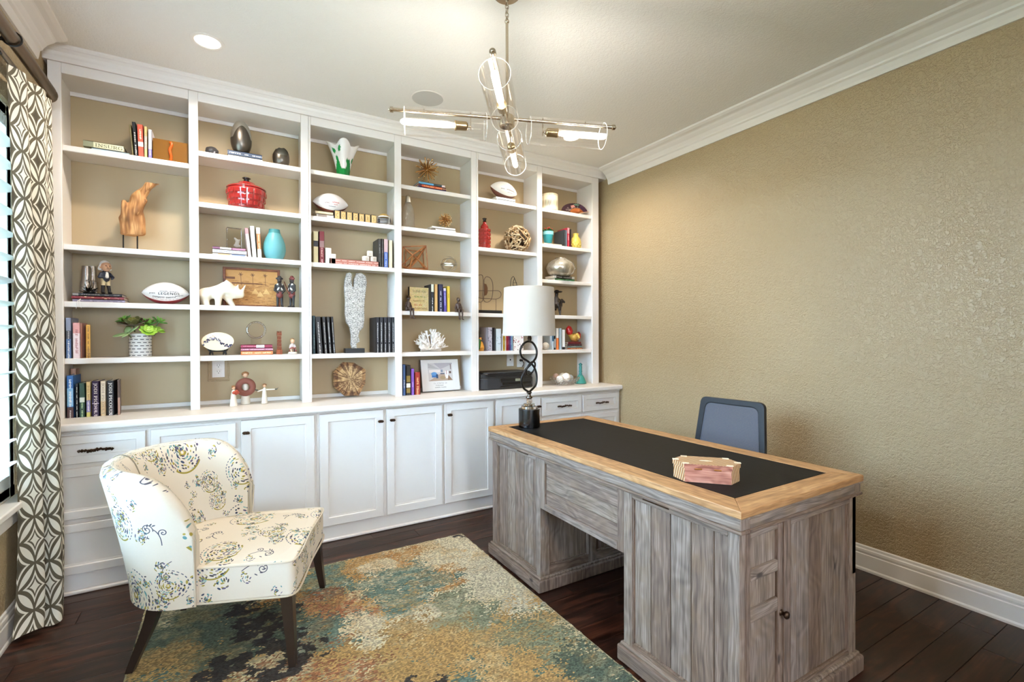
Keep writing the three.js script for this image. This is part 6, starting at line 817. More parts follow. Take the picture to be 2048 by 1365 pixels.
{ const z = -3.69, y = 2.233, uc = 768, r = size(755, 781, z) / 2, t = thing('mini_helmet', 'miniature white, gold and navy football helmet', 'helmet', on(uc, y, z, 440), -0.5); const f = (x, yy, zz) => { const d = Math.hypot(x, (yy - r * 0.85) * 0.98, zz * 0.86) - r; return Math.max(Math.max(d, -(Math.hypot(x, yy - r * 0.85, zz * 0.86) - r * 0.9)), Math.max(-yy, Math.min(0.35 * r - yy + (zz - 0.2 * r) * 0.9, zz - 0.55 * r + Math.max(0, yy - r * 1.15) * -2))); }; const g = sdfGeo((x, y_, z_) => { const o = Math.hypot(x, (y_ - r * 0.85) * 0.98, z_ * 0.86) - r, inn = r * 0.9 - Math.hypot(x, y_ - r * 0.85, z_ * 0.86), face = Math.min(z_ - 0.45 * r, r * 1.15 - y_); return Math.max(o, inn, -y_, face); }, [-r * 1.15, -0.01, -r * 1.4], [r * 1.15, r * 2.1, r * 1.4], r / 14), p = g.attributes.position, c = []; for (let i = 0; i < p.count; i++) { const side = Math.hypot((p.getZ(i) + 0.1 * r) / r / 0.5, (p.getY(i) - r * 0.85) / r / 0.42) < 1 && Math.abs(p.getX(i)) > 0.55 * r; hex(side ? '#1f2f55' : p.getY(i) > r * 1.35 ? '#b5904f' : '#e2dfd8').toArray(c, c.length); } g.setAttribute('color', new THREE.Float32BufferAttribute(c, 3)); mesh('shell', g, mVCg, t); mesh('face_mask', [0.35, 0.65, 0.95].map((k) => tube([[-r * 0.8, r * k, r * 0.4], [-r * 0.45, r * k * 0.92, r * 1.15], [r * 0.45, r * k * 0.92, r * 1.15], [r * 0.8, r * k, r * 0.4]], 0.0024, 20, 6)), plain('#8f9298', 0.4), t); }
{ const z = -3.68, y = 1.906, m = plain('#e6ddd0', 0.7), t = thing('stone_cross_stand', 'white carved stone steps ornament beside the maroon book', 'ornament', on(660, y, z, 505)), w = size(650, 671, z); mesh('upright', rb(w * 0.55, 0.115, 0.05, 0.004, -w * 0.2, 0.0575, 0, 2), m, t); mesh('step', rb(w * 0.5, 0.075, 0.05, 0.004, w * 0.26, 0.0375, 0, 2), m, t);
  const yb = 1.906 + 0.0426; [[731.5, 0, 'white plaster cube on the long pink book, nearer the maroon book'], [746.5, 0, 'white plaster cube on the long pink book, nearer the dark books'], [740, 1, 'white plaster cube stacked across the other two cubes']].forEach(([u, k, lab]) => { const c = thing('plaster_cube', lab, 'cube', [X(u, z - 0.02), yb + 0.0004 + k * 0.0415, z - 0.02], 0.2 - 0.3 * k, 'white plaster cubes'); mesh('cube', rb(0.041, 0.041, 0.041, 0.004, 0, 0.0205, 0, 2), m, c); mesh('carving', [rb(0.02, 0.02, 0.003, 0.001, 0, 0.0205, 0.0215)], plain('#cfc3b2', 0.8), c); }); }
{ const z = -3.70, y = 1.257, p = on(708, y, z, 620), q = (u, v) => [X(u, z, v) - p[0], Y(u, v, z) - p[1]], t = thing('mosaic_sculpture', 'tall silver mosaic abstract sculpture on a black block', 'sculpture', p), hb = q(708, 697)[1];
  mesh('base', rb(size(691, 729, z), hb, 0.075, 0.003, 0, hb / 2, 0, 2), mBlack, t);
  const out = [[704, 698], [701, 688], [702, 672], [699, 655], [692, 645], [689, 628], [690, 600], [688, 578], [689, 560], [693, 547], [699, 545], [703, 549], [702, 562], [704, 574], [707, 574], [708, 558], [713, 547], [722, 546], [731, 553], [733, 566], [730, 590], [728, 612], [728, 640], [726, 655], [718, 664], [716, 672], [719, 683], [712, 688], [713, 698]].map(([u, v]) => q(u, v)), hole = [[717, 579], [719.5, 579], [720, 591], [718, 592]].map(([u, v]) => q(u, v));
  const bump = dataTex(256, 256, (u, v) => h3(Math.floor(u * 36 + noise2(u * 8, v * 8, 8, 8) * 2), Math.floor(v * 36), 2)), col = dataTex(256, 256, (u, v) => { const k = h3(Math.floor(u * 44 + noise2(u * 9, v * 9, 9, 9) * 3), Math.floor(v * 44 + noise2(u * 11, v * 7, 11, 7) * 3), 6); return k < 0.22 ? rgb('#4c4a48') : k < 0.5 ? rgb('#a39d95') : rgb('#d8d3ca'); }, true); for (const x of [bump, col]) x.repeat.set(9, 9);
  mesh('slab', triUV(extr(out, 0.022, 0.004, [hole], 2), 1).translate(0, 0, -0.011), std({ map: col, roughness: 0.35, metalness: 0.35, bumpMap: bump, bumpScale: 0.003 }), t); }
{ const z = -3.755, p = [X(702, z, 780), CT + 0.001, z - 0.03], q = (u, v) => [X(u, z, v) - p[0], Y(u, v, z) - p[1]], t = thing('wood_slice', 'faceted octagonal slice of rough wood standing on edge', 'ornament', p); t.rotation.x = -0.06; const out = [[690, 793], [718, 792], [731, 768], [732, 740], [708, 726], [687, 725], [668, 744], [668, 775]].map(([u, v]) => { const a = q(u, v); return [a[0], Math.max(0.0, a[1])]; });
  const tw = dataTex(512, 512, (u, v) => { const x = u - 0.5, y_ = v - 0.5, r = Math.hypot(x, y_), a = Math.atan2(y_, x), n = 0.55 * noise2(a * 16 + 60, r * 5 + 9) + 0.45 * fbm(u * 30, v * 30, 3); return mix3(rgb('#5f4026'), rgb('#c9a578'), smooth(0.25, 0.75, n)); }, true); const g = extr(out, 0.03, 0.006, [], 1), pp = g.attributes.position, uv = g.attributes.uv; for (let i = 0; i < pp.count; i++) uv.setXY(i, pp.getX(i) / 0.26 + 0.5, pp.getY(i) / 0.26); mesh('slice', g, std({ map: tw, roughness: 0.8, bumpMap: tw, bumpScale: 0.004 }), t); const ctr = out.reduce((s, v) => [s[0] + v[0] / 8, s[1] + v[1] / 8], [0, 0]); for (let i = 0; i < 8; i++) { const a = out[i], b = out[(i + 1) % 8], k = 0.78, P = [[a[0], a[1]], [b[0], b[1]], [lerp(ctr[0], b[0], k), lerp(ctr[1], b[1], k)], [lerp(ctr[0], a[0], k), lerp(ctr[1], a[1], k)]].map(([x, y_]) => [lerp(ctr[0], x, 0.985), lerp(ctr[1], y_, 0.985)]); const e = extr(P, 0.004, 0.0015); const pe = e.attributes.position, ue = e.attributes.uv; for (let j = 0; j < pe.count; j++) ue.setXY(j, pe.getX(j) / 0.26 + 0.5, pe.getY(j) / 0.26); mesh('facet', tr(e, 0, 0, 0.034), std({ map: tw, color: hex('#c9b6a4'), roughness: 0.8 }), t); } }
// ---- bay 4
function burst(label, uc, vc, r, yb, z, n, rod, tip, foot) { const p = [X(uc, z, vc), yb + 0.0004, z], cy = Y(uc, vc, z) - yb, t = thing('starburst', label, 'ornament', p, 0, 'brass starbursts'), R = rng(n), l = [], k = []; const add = (d, L) => { const e = d.clone().multiplyScalar(L); if (e.y + cy < 0.003) e.multiplyScalar((cy - 0.003) / -e.y); l.push(bar([0, cy, 0], [e.x, cy + e.y, e.z], rod * 0.8, rod, 6)); const s = sph(tip, 8, 6); k.push(tr(s, e.x, Math.max(tip * 0.9, cy + e.y), e.z)); };
  for (let i = 0; i < n; i++) { const y_ = 1 - (i + 0.5) / n * 2, a = i * 2.39996, q = Math.sqrt(1 - y_ * y_); add(V3(Math.cos(a) * q, y_, Math.sin(a) * q), r); } mesh('rods', l, mBrass, t).userData.kind = 'stuff'; mesh('tips', k, metal('#d8b27c', 0.25), t).userData.kind = 'stuff'; mesh('core', tr(sph(r * 0.16), 0, cy, 0), mBrass, t); }
burst('large brass rod starburst standing on three books', 854, 340, 0.092, 2.557 + 0.0568, -3.71, 40, 0.0042, 0.0058); burst('small dense brass burst on the two white books', 890.5, 441, 0.054, 2.234 + 0.0392, -3.70, 46, 0.0032, 0.0046);
{ const z = -3.69, y = 2.234, uc = 816, r = size(803.5, 829, z) / 2, H = Y(uc, 391, z) - y, t = thing('glass_bottle', 'clear crackled glass bottle with a silver cap', 'bottle', on(uc, y, z, 430)); mesh('bottle', lathe([[0, 0.001], [r * 0.93, 0.001], [r, 0.006], [r, H * 0.42], [r * 0.86, H * 0.60], [r * 0.45, H * 0.74], [r * 0.38, H * 0.78], [r * 0.36, H * 0.79], [r * 0.84, H * 0.60], [r * 0.97, H * 0.42], [r * 0.97, 0.01], [0, 0.006]], 36), phys({ color: hex('#f2efe8'), roughness: 0.08, transmission: 0.9, thickness: 0, ior: 1.45, bumpMap: tHide, bumpScale: 0.002 }), t); mesh('cap', tr(lathe([[r * 0.42, 0], [r * 0.44, 0.002], [r * 0.36, H * 0.17], [r * 0.26, H * 0.21], [0, H * 0.215]], 24), 0, H * 0.78, 0), metal('#cfc9bd', 0.3), t); }
{ const z = -3.71, y = 1.906, p = on(829, y, z, 515), q = (u, v, d) => [X(u, z + d, v) - p[0], Y(u, v, z + d) - p[1], d], t = thing('wooden_star_frame', 'openwork wooden star polyhedron of thin sticks', 'sculpture', p), m = std({ map: tDrift, color: hex('#c9a982'), roughness: 0.6 }); const A = [[806, 494, 0.06], [852, 492, 0.03], [855.5, 539, 0.02], [819, 539, 0.06], [803, 532, 0.02], [812, 500, -0.08], [846, 504, -0.09], [848, 537, -0.07], [810, 537, -0.08], [826, 510, 0.08], [836, 520, -0.02], [820, 528, -0.01]].map(([u, v, d]) => { const r = q(u, v, d); r[1] = Math.max(r[1], 0.005); return r; });
  const E = [[0, 1], [1, 2], [2, 3], [3, 4], [4, 0], [1, 3], [0, 9], [9, 3], [9, 2], [1, 9], [5, 6], [6, 7], [7, 8], [8, 5], [5, 10], [6, 11], [7, 10], [8, 11], [0, 5], [1, 6], [2, 7], [4, 8], [3, 10], [9, 11], [1, 10], [4, 9]]; E.forEach(([a, b], i) => { const A_ = V3(...A[a]), B_ = V3(...A[b]), d = B_.clone().sub(A_), g = box(0.0075, d.length(), 0.0075); triUV(g, 5); g.applyQuaternion(new THREE.Quaternion().setFromUnitVectors(V3(0, 1, 0), d.normalize())); mesh('stick', tr(g, ...A_.add(B_).multiplyScalar(0.5).toArray()), m, t); }); }
{ const z = -3.69, y = 1.906, uc = 898, r = size(883, 914, z) / 2, t = thing('ring_orb', 'silver orb of interlocking metal rings', 'ornament', on(uc, y + r + 0.001, z, 530)); [[0, 0.4, 0], [0.9, 0, 0.4], [-0.8, 0.3, 0.2], [0.3, 1.2, 0.5], [1.5, 0.2, 0.2]].forEach(([a, b, c]) => mesh('ring', rot(clean(new THREE.CylinderGeometry(r - 0.001, r - 0.001, 0.007, 48, 1, true)), a, b, c), Object.assign(metal('#b9b4a6', 0.3), { side: THREE.DoubleSide }), t)); }
{ const z = -3.70, y = 1.58, x0 = X(818, z), x1 = X(860, z), w = x1 - x0, h = Y(839, 575, z) - y, t = thing('lettered_canvas', 'small gold canvas block with painted words of love', 'picture', [(x0 + x1) / 2, y + 0.0004, z], 0.12); mesh('frame', rb(w, h, 0.028, 0.002, 0, h / 2, -0.015), plain('#2a221c', 0.7), t);
  const tx = canvasTex(512, 512, (g, W) => { g.fillStyle = '#cdb47a'; g.fillRect(0, 0, W, W); const R = rng(31); for (let i = 0; i < 1600; i++) { g.fillStyle = ['#d9c48c', '#b89a58', '#c9a8a0', '#a8b070', '#e2d2a0', '#d8b48a'][i % 6]; g.globalAlpha = 0.5; g.fillRect(R() * W, R() * W, 6 + R() * 22, 4 + R() * 12); } g.globalAlpha = 1; g.textAlign = 'center'; g.font = 'bold 64px sans-serif'; g.fillStyle = '#7a6e52'; g.fillText('I LOVE YOU', 256, 110); inkText(g, 'more of a', 120, 200, 62, '#6a7a3a', '', R); inkText(g, 'because of', 90, 290, 62, '#8a6a3a', '', R); inkText(g, 'for all', 120, 375, 58, '#b0603a', '', R); g.fillStyle = '#8a6030'; g.font = 'bold 56px sans-serif'; g.fillText('EVERYTHING', 290, 470); }); mesh('painted_face', tr(clean(new THREE.PlaneGeometry(w * 0.985, h * 0.985)), 0, h / 2, -0.0004), std({ map: tx, roughness: 0.8 }), t); }
function sitter(label, uc, vt, y, z, turn, hat) { const t = thing('sitting_figurine', label, 'figurine', [X(uc, z), y + 0.0004, z], turn, 'bronze figurines sitting on the shelf edge'), c = '#4a3a33', s = (Y(uc, vt, z) - y) / 0.098; t.scale.setScalar(s);
  mesh('body', figureGeo([[[0, 0.014, -0.01], [0, 0.052, -0.008], 0.014, 0.013, c], [[0, 0.06, -0.008], [0, 0.068, -0.008], 0.006, 0.006, c], [[0, 0.080, -0.006], [0, 0.085, -0.006], 0.0115, 0.011, c], [[0, 0.082, 0.006], [0, 0.080, 0.007], 0.003, 0.003, c], [[-0.008, 0.014, -0.008], [-0.010, 0.012, 0.028], 0.009, 0.007, c], [[0.008, 0.014, -0.008], [0.012, 0.012, 0.028], 0.009, 0.007, c], [[-0.010, 0.011, 0.029], [-0.008, -0.042, 0.030], 0.0065, 0.0045, c], [[0.012, 0.011, 0.029], [0.012, -0.044, 0.032], 0.0065, 0.0045, c], [[-0.008, -0.044, 0.030], [-0.008, -0.047, 0.042], 0.005, 0.004, c], [[0.012, -0.046, 0.032], [0.014, -0.049, 0.044], 0.005, 0.004, c], [[-0.013, 0.053, -0.008], [-0.022, 0.030, -0.006], 0.006, 0.005, c], [[-0.022, 0.030, -0.006], [-0.020, 0.006, -0.002], 0.005, 0.004, c], [[0.013, 0.053, -0.008], [0.022, 0.030, -0.006], 0.006, 0.005, c], [[0.022, 0.030, -0.006], [0.021, 0.006, 0.0], 0.005, 0.004, c]], 0.0026, 0.004, 0.0016, false), std({ vertexColors: true, roughness: 0.5, metalness: 0.5 }), t);
  if (hat) mesh('bonnet', tr(lathe([[0.019, 0], [0.013, 0.004], [0.011, 0.014], [0, 0.017]], 20), 0, 0.084, -0.006), mBronze, t); else mesh('hair', tr(sph(0.0118, 12, 8), 0, 0.086, -0.008), mBronze, t); mesh('skirt', tr(lathe([[0.024, 0], [0.021, 0.006], [0.014, 0.022], [0, 0.024]], 20).scale(1, 1, 0.8), 0, 0.001, -0.006), mBronze, t); }
sitter('bronze girl figurine in a bonnet dangling her legs by the lettered canvas', 818, 592, 1.58, -3.634, 0.3, true); sitter('bare-headed bronze figurine dangling its legs at the other shelf end', 917.5, 595, 1.58, -3.634, 0.0, false);
{ const z = -3.71, y = 1.257, uc = 862, p = on(uc, y, z, 690), t = thing('coral', 'branching white coral piece', 'coral', p), R = rng(17), bones = [], W = size(827, 898, z) / 2, H = Y(uc, 661, z) - y; for (let i = 0; i < 56; i++) { const a = R() * 6.283, e = Math.asin(R()), el = Math.max(0.06, e), d = V3(Math.cos(a) * Math.cos(el), Math.sin(el), Math.sin(a) * Math.cos(el) * 0.55), L = 0.72 + R() * 0.2, A_ = V3(d.x * W * 0.25, 0.012 + d.y * H * 0.2, d.z * W * 0.3), B_ = V3(d.x * W * L, 0.012 + d.y * H * L * 0.92, d.z * W * L); bones.push([A_.toArray(), B_.toArray(), 0.0075, 0.006]); for (let k = 0; k < 5; k++) { const o = V3(R() - 0.5, R() * 0.7, R() - 0.5).normalize().multiplyScalar(0.024), s = A_.clone().lerp(B_, 0.45 + 0.55 * R()), e2 = s.clone().add(d.clone().multiplyScalar(0.014)).add(o); e2.y = Math.max(0.008, e2.y); bones.push([s.toArray(), e2.toArray(), 0.0055, 0.0046]); } } bones.push([[-W * 0.5, 0.012, 0], [W * 0.5, 0.012, 0], 0.014, 0.014]);
  const f = (x, y_, z_) => { let d = 1; for (const [a, b, r0, r1] of bones) { if (Math.abs(x - (a[0] + b[0]) / 2) > 0.09 || Math.abs(y_ - (a[1] + b[1]) / 2) > 0.09) continue; d = smin(d, capsule([x, y_, z_], a, b, r0, r1), 0.003); } return Math.max(d, -y_); }; mesh('branches', sdfGeo(f, [-W * 1.15, -0.006, -0.11], [W * 1.15, H * 1.12, 0.11], 0.0042), plain('#ece6de', 0.8), t); }
{ const zp = -3.735, bl = V3(X(845, zp, 780), CT, zp), br = V3(X(921, zp, 778), CT, zp), mid = bl.clone().add(br).multiplyScalar(0.5), w = bl.distanceTo(br), h = (Y(845, 722, zp) - CT) * 1.02, t = thing('framed_picture', 'white framed room picture with small print, leaning on the counter', 'picture', [mid.x, CT + 0.0006, mid.z], -Math.atan2(br.z - bl.z, br.x - bl.x)); t.rotation.order = 'YXZ'; t.rotation.x = -0.2; t.position.y += 0.005; mesh('frame', rb(w, h, 0.022, 0.003, 0, h / 2, -0.011, 2), plain('#6d6a66', 0.4), t); mesh('mat_board', tr(clean(new THREE.PlaneGeometry(w - 0.006, h - 0.006)), 0, h / 2, 0.0006), plain('#e9e6e2', 0.7), t);
  const tp = canvasTex(512, 400, (g, W, H) => { const R = rng(2); g.fillStyle = '#cfc8c4'; g.fillRect(0, 0, W, H); g.fillStyle = '#9a938f'; for (let i = 0; i < 8; i++) { g.beginPath(); g.moveTo(0, i * 14); g.lineTo(250, 140); g.lineTo(0, i * 14 + 6); g.fill(); } g.fillStyle = '#b7aeb0'; g.beginPath(); g.moveTo(120, 0); g.lineTo(W, 0); g.lineTo(W, 30); g.lineTo(260, 140); g.fill(); g.fillStyle = '#e8dcd6'; g.fillRect(20, 150, 230, 60); g.fillStyle = '#b39a86'; g.beginPath(); g.moveTo(0, H); g.lineTo(230, 250); g.lineTo(330, 250); g.lineTo(W, H); g.fill(); g.fillStyle = '#3f6fb0'; g.fillRect(70, 230, 110, 90); g.fillStyle = '#5f92c8'; g.beginPath(); g.ellipse(120, 240, 60, 40, 0, 0, 7); g.fill(); g.fillStyle = '#1f3a5c'; g.fillRect(160, 250, 40, 90); g.fillRect(250, 230, 90, 20); g.fillStyle = '#f0ecea'; g.fillRect(350, 180, 70, 170); g.fillStyle = '#c9a0a0'; g.fillRect(372, 170, 18, 90); g.fillStyle = '#5a3a30'; g.fillRect(440, 190, 40, 50); g.fillRect(470, 30, 14, 120); g.fillStyle = '#8a6a50'; g.beginPath(); g.moveTo(420, 270); g.lineTo(500, 390); g.lineTo(400, 390); g.fill(); g.fillStyle = '#7f8a9c'; g.fillRect(265, 150, 40, 60); g.fillStyle = '#a8906c'; g.beginPath(); g.ellipse(300, 330, 60, 40, 0, 0, 7); g.fill(); }); mesh('printed_photo', tr(clean(new THREE.PlaneGeometry(w * 0.64, h * 0.56)), 0, h * 0.60, 0.0012), std({ map: tp, roughness: 0.5 }), t); const tl = canvasTex(512, 128, (g, W, H) => { const R = rng(7); g.fillStyle = '#e9e6e2'; g.fillRect(0, 0, W, H); inkText(g, '-- ------- --', 90, 28, 46, '#b9b4b0', '', R); inkText(g, '---------', 130, 70, 40, '#a8a39f', '', R); inkText(g, '-------- --------', 110, 110, 30, '#8f8a86', '', R); }); mesh('caption', tr(clean(new THREE.PlaneGeometry(w * 0.6, h * 0.2)), 0, h * 0.19, 0.0012), std({ map: tl, roughness: 0.6 }), t);  }
const tPale = grainTex(128, 128, 52, [rgb('#8f7352'), rgb('#c9b08c'), rgb('#e2d2b6'), rgb('#b59a74')], { fine: 20 });
// ---- bay 5
{ const z = -3.71, y = 2.136, uc = 1034, r = size(1010, 1058, z) / 2, t = thing('twig_ball', 'ball bundled from pale driftwood twigs', 'ornament', on(uc, y + r * 0.94, z, 480)), R = rng(44), m = [std({ map: tPale, roughness: 0.85 }), std({ map: tPale, color: hex('#d6c6b0'), roughness: 0.85 })]; for (let i = 0; i < 230; i++) { const n = V3(R() - 0.5, R() - 0.5, R() - 0.5).normalize(), tdir = V3(R() - 0.5, (R() - 0.5) * 0.6 - 0.35, R() - 0.5).cross(n).normalize(), c = n.clone().multiplyScalar(r * (0.80 + 0.12 * R())), L = 0.025 + R() * 0.03, a = c.clone().addScaledVector(tdir, -L), b = c.clone().addScaledVector(tdir, L); for (const q of [a, b]) q.y = Math.max(q.y, -r * 0.94 + 0.008); mesh('twig', triUV(bar(a.toArray(), b.toArray(), 0.0068, 0.005, 6), 6), m[i % 2], t); } mesh('core', sph(r * 0.6, 16, 12), plain('#3d2c1c', 0.9), t); }
{ const z = -3.67, y = 1.578, p = on(970, y, z, 600), q = (u, v) => [Math.max(X(u, z, v), 1.824) - p[0], Math.max(0.003, Y(u, v, z) - p[1]), 0], t = thing('wire_sculpture', 'looped brown wire sculpture on a black base', 'sculpture', p), w = (pts, r = 0.0028) => tube(pts.map(([u, v]) => q(u, v)), r, 50, 6); mesh('base', rbx(q(940, 620)[0], q(1001, 620)[0], 0, Y(970, 621, z) - y, -0.04, 0.03, 0.002), mBlack, t);
  mesh('wire', [w([[944, 551], [955, 551], [964, 550.5], [966, 556], [965.5, 590], [965, 602], [960, 605], [950, 603]]), w([[968, 560], [972, 554], [980, 556], [985, 566], [985.5, 585], [982, 600], [974, 605], [968, 602], [968, 590], [968, 560]]), w([[946, 583], [960, 582], [980, 582], [998, 582.5], [1002, 587], [1001, 594], [994, 598], [975, 597.5], [958, 596], [948, 590]]), w([[962, 605], [962, 613], [962, 622]], 0.0022), w([[992, 598], [992, 610], [992, 622]], 0.0022)], plain('#5a4638', 0.45, { metalness: 0.5 }), t); mesh('disc', rot(extr([[0, 0], [0.02, 0.006], [0.032, 0.03], [0.032, 0.07], [0.02, 0.1], [0, 0.105]], 0.006), 0, 0, 0).translate(q(968.5, 592)[0], q(968.5, 592)[1], -0.003), metal('#7a5a44', 0.4), t);
  const z2 = -3.70, p2 = on(1029, y, z2, 580), q2 = (u, v) => [X(u, z2, v) - p2[0], Math.max(0.004, Y(u, v, z2) - p2[1]), 0], t2 = thing('wire_ladder_sculpture', 'dark wire ladder sculpture half hidden by the lamp shade', 'sculpture', p2), w2 = (pts, r = 0.0026) => tube(pts.map(([u, v]) => q2(u, v)), r, 40, 6); mesh('wire', [w2([[1021, 622], [1020.5, 590], [1021, 570], [1023, 557], [1027, 553], [1029, 557], [1031, 562], [1034, 572], [1035.5, 590], [1036, 622]]), w2([[1027.5, 622], [1027, 590], [1026.5, 565], [1029, 557]])], mIron, t2); mesh('rungs', [566, 572, 578, 584, 590, 596, 602, 608].map((v) => bar(q2(1027, v), q2(1034 + (v - 566) * 0.04, v), 0.0018)), mIron, t2); mesh('base', rb(0.12, 0.012, 0.06, 0.002, 0, 0.006, 0), mBlack, t2); }
{ const z = -3.665, y = 1.254, p = [1.856, y + 0.0004, z], t = thing('toucan_figurine', 'orange and green painted bird figurine at the shelf end', 'figurine', p), s = (Y(968, 672, z) - y) / 0.125; t.scale.set(s * 0.85, s, s * 0.85); mesh('body', figureGeo([[[0.012, 0.03, 0], [0.010, 0.06, 0], 0.030, 0.020, '#d99a3e'], [[-0.03, 0.03, 0.01], [-0.012, 0.085, 0.008], 0.022, 0.014, '#2f6a34'], [[-0.035, 0.06, 0.0], [-0.03, 0.095, 0], 0.010, 0.005, '#3a7a3a'], [[0.0, 0.095, 0], [0.004, 0.1, 0], 0.014, 0.012, '#d99a3e'], [[0.015, 0.102, 0], [0.028, 0.098, 0], 0.006, 0.003, '#3a2a20'], [[0.0, 0.008, 0], [0.02, 0.008, 0], 0.018, 0.018, '#c98a34']], 0.0032, 0.008), mVCg, t); mesh('eye', tr(sph(0.003, 8, 6), 0.008, 0.103, 0.0135), mBlack, t);
  const f = thing('tan_frame', 'tan leaning picture frame behind the bird figurine', 'frame', [1.853, y + 0.0014, -3.77], 0.05); f.rotation.x = -0.1; const h = Y(968, 657, -3.74) - y; mesh('frame', extr([[-0.044, 0], [0.044, 0], [0.044, h], [-0.044, h]], 0.012, 0.002, [[[-0.03, 0.015], [-0.03, h - 0.015], [0.03, h - 0.015], [0.03, 0.015]]]), plain('#c2ad82', 0.6), f); mesh('panel', tr(box(0.064, h - 0.026, 0.004), 0, h / 2, 0.003), plain('#d6c79f', 0.7), f); }
// printer
{ const fl = { z: -3.612 }, x0 = X(962.5, fl.z, 760), x1 = 2.372, w = x1 - x0, t = thing('printer', 'black inkjet printer with a small grey display on the counter', 'printer', [(x0 + x1) / 2, CT + 0.0004, fl.z]), H = 0.150, D = 0.30, d = Math.min(D, fl.z - ZB - 0.03);
  const prof = (s) => { const sh = new THREE.Shape(), a = w / 2 * s, r = 0.06; sh.moveTo(-a, 0); sh.lineTo(-a, d - 0.02); sh.lineTo(a, d - 0.02); sh.lineTo(a, 0.0); sh.quadraticCurveTo(a, -0.02, a - r, -0.03); sh.lineTo(-a + r, -0.03); sh.quadraticCurveTo(-a, -0.02, -a, 0); return sh; };
  const slab = (y0, y1, s, b) => { const g = clean(new THREE.ExtrudeGeometry(prof(s), { depth: y1 - y0 - 2 * b, bevelEnabled: true, bevelThickness: b, bevelSize: b, bevelOffset: -b, bevelSegments: 3, curveSegments: 12 })); g.rotateX(-Math.PI / 2); g.translate(0, y0 + b, -0.03); return g; };
  const m1 = plain('#29292c', 0.32), m2 = plain('#1c1c1f', 0.22); mesh('body', slab(0.004, 0.098, 1, 0.006), m1, t); mesh('scanner_lid', slab(0.102, 0.140, 0.995, 0.008), m2, t); mesh('document_feeder', slab(0.139, H, 0.9, 0.005), plain('#232326', 0.4), t); mesh('seam', slab(0.096, 0.104, 0.97, 0.001), mBlack, t); mesh('feet', [[-1], [1]].map(([s]) => box(0.04, 0.006, d * 0.7, s * w * 0.4, 0.003, -d * 0.5)), mBlack, t);
  mesh('paper_slot', [rbx(-w * 0.12, w * 0.44, 0.034, 0.058, -0.012, 0.0035, 0.004), rbx(-w * 0.16, w * 0.46, 0.012, 0.03, -0.01, 0.006, 0.006)], mGloss, t); const cp = mesh('control_panel', rbx(-w * 0.16, w * 0.46, 0.06, 0.096, -0.01, 0.0055, 0.006), plain('#1a1a1c', 0.25), t); mesh('display', box(0.05, 0.022, 0.002, w * 0.17, 0.078, 0.0062), plain('#7f8270', 0.3), cp); }
// ---- bay 6
{ const z = -3.70, y = 2.553, uc = 1099, r = size(1085.5, 1113, z) / 2, H = Y(1099, 391, z) - y, t = thing('woven_basket', 'cream woven openwork basket with dark flecks', 'basket', on(uc, y, z, 405)), tw = canvasTex(256, 128, (g, W, Hh) => { g.fillStyle = '#e4d9bd'; g.fillRect(0, 0, W, Hh); const R = rng(3); for (let j = 0; j < 10; j++) for (let i = 0; i < 22; i++) { g.fillStyle = R() < 0.5 ? '#5d5446' : '#b9a67c'; g.beginPath(); g.ellipse(i * 12 + (j % 2) * 6, j * 13 + 6, 3.2, 4.2, R(), 0, 7); g.fill(); } }); tw.repeat.set(2, 1); mesh('body', lathe([[0, 0], [r * 0.96, 0], [r, 0.004], [r, H - 0.004], [r * 0.98, H], [r * 0.9, H], [r * 0.9, 0.01], [0, 0.01]], 40), std({ map: tw, roughness: 0.8, bumpMap: tw, bumpScale: 0.002 }), t); mesh('rim', tr(torus(r * 0.96, 0.004, 40, 8).rotateX(Math.PI / 2), 0, H - 0.002, 0), plain('#dccfae', 0.8), t); }
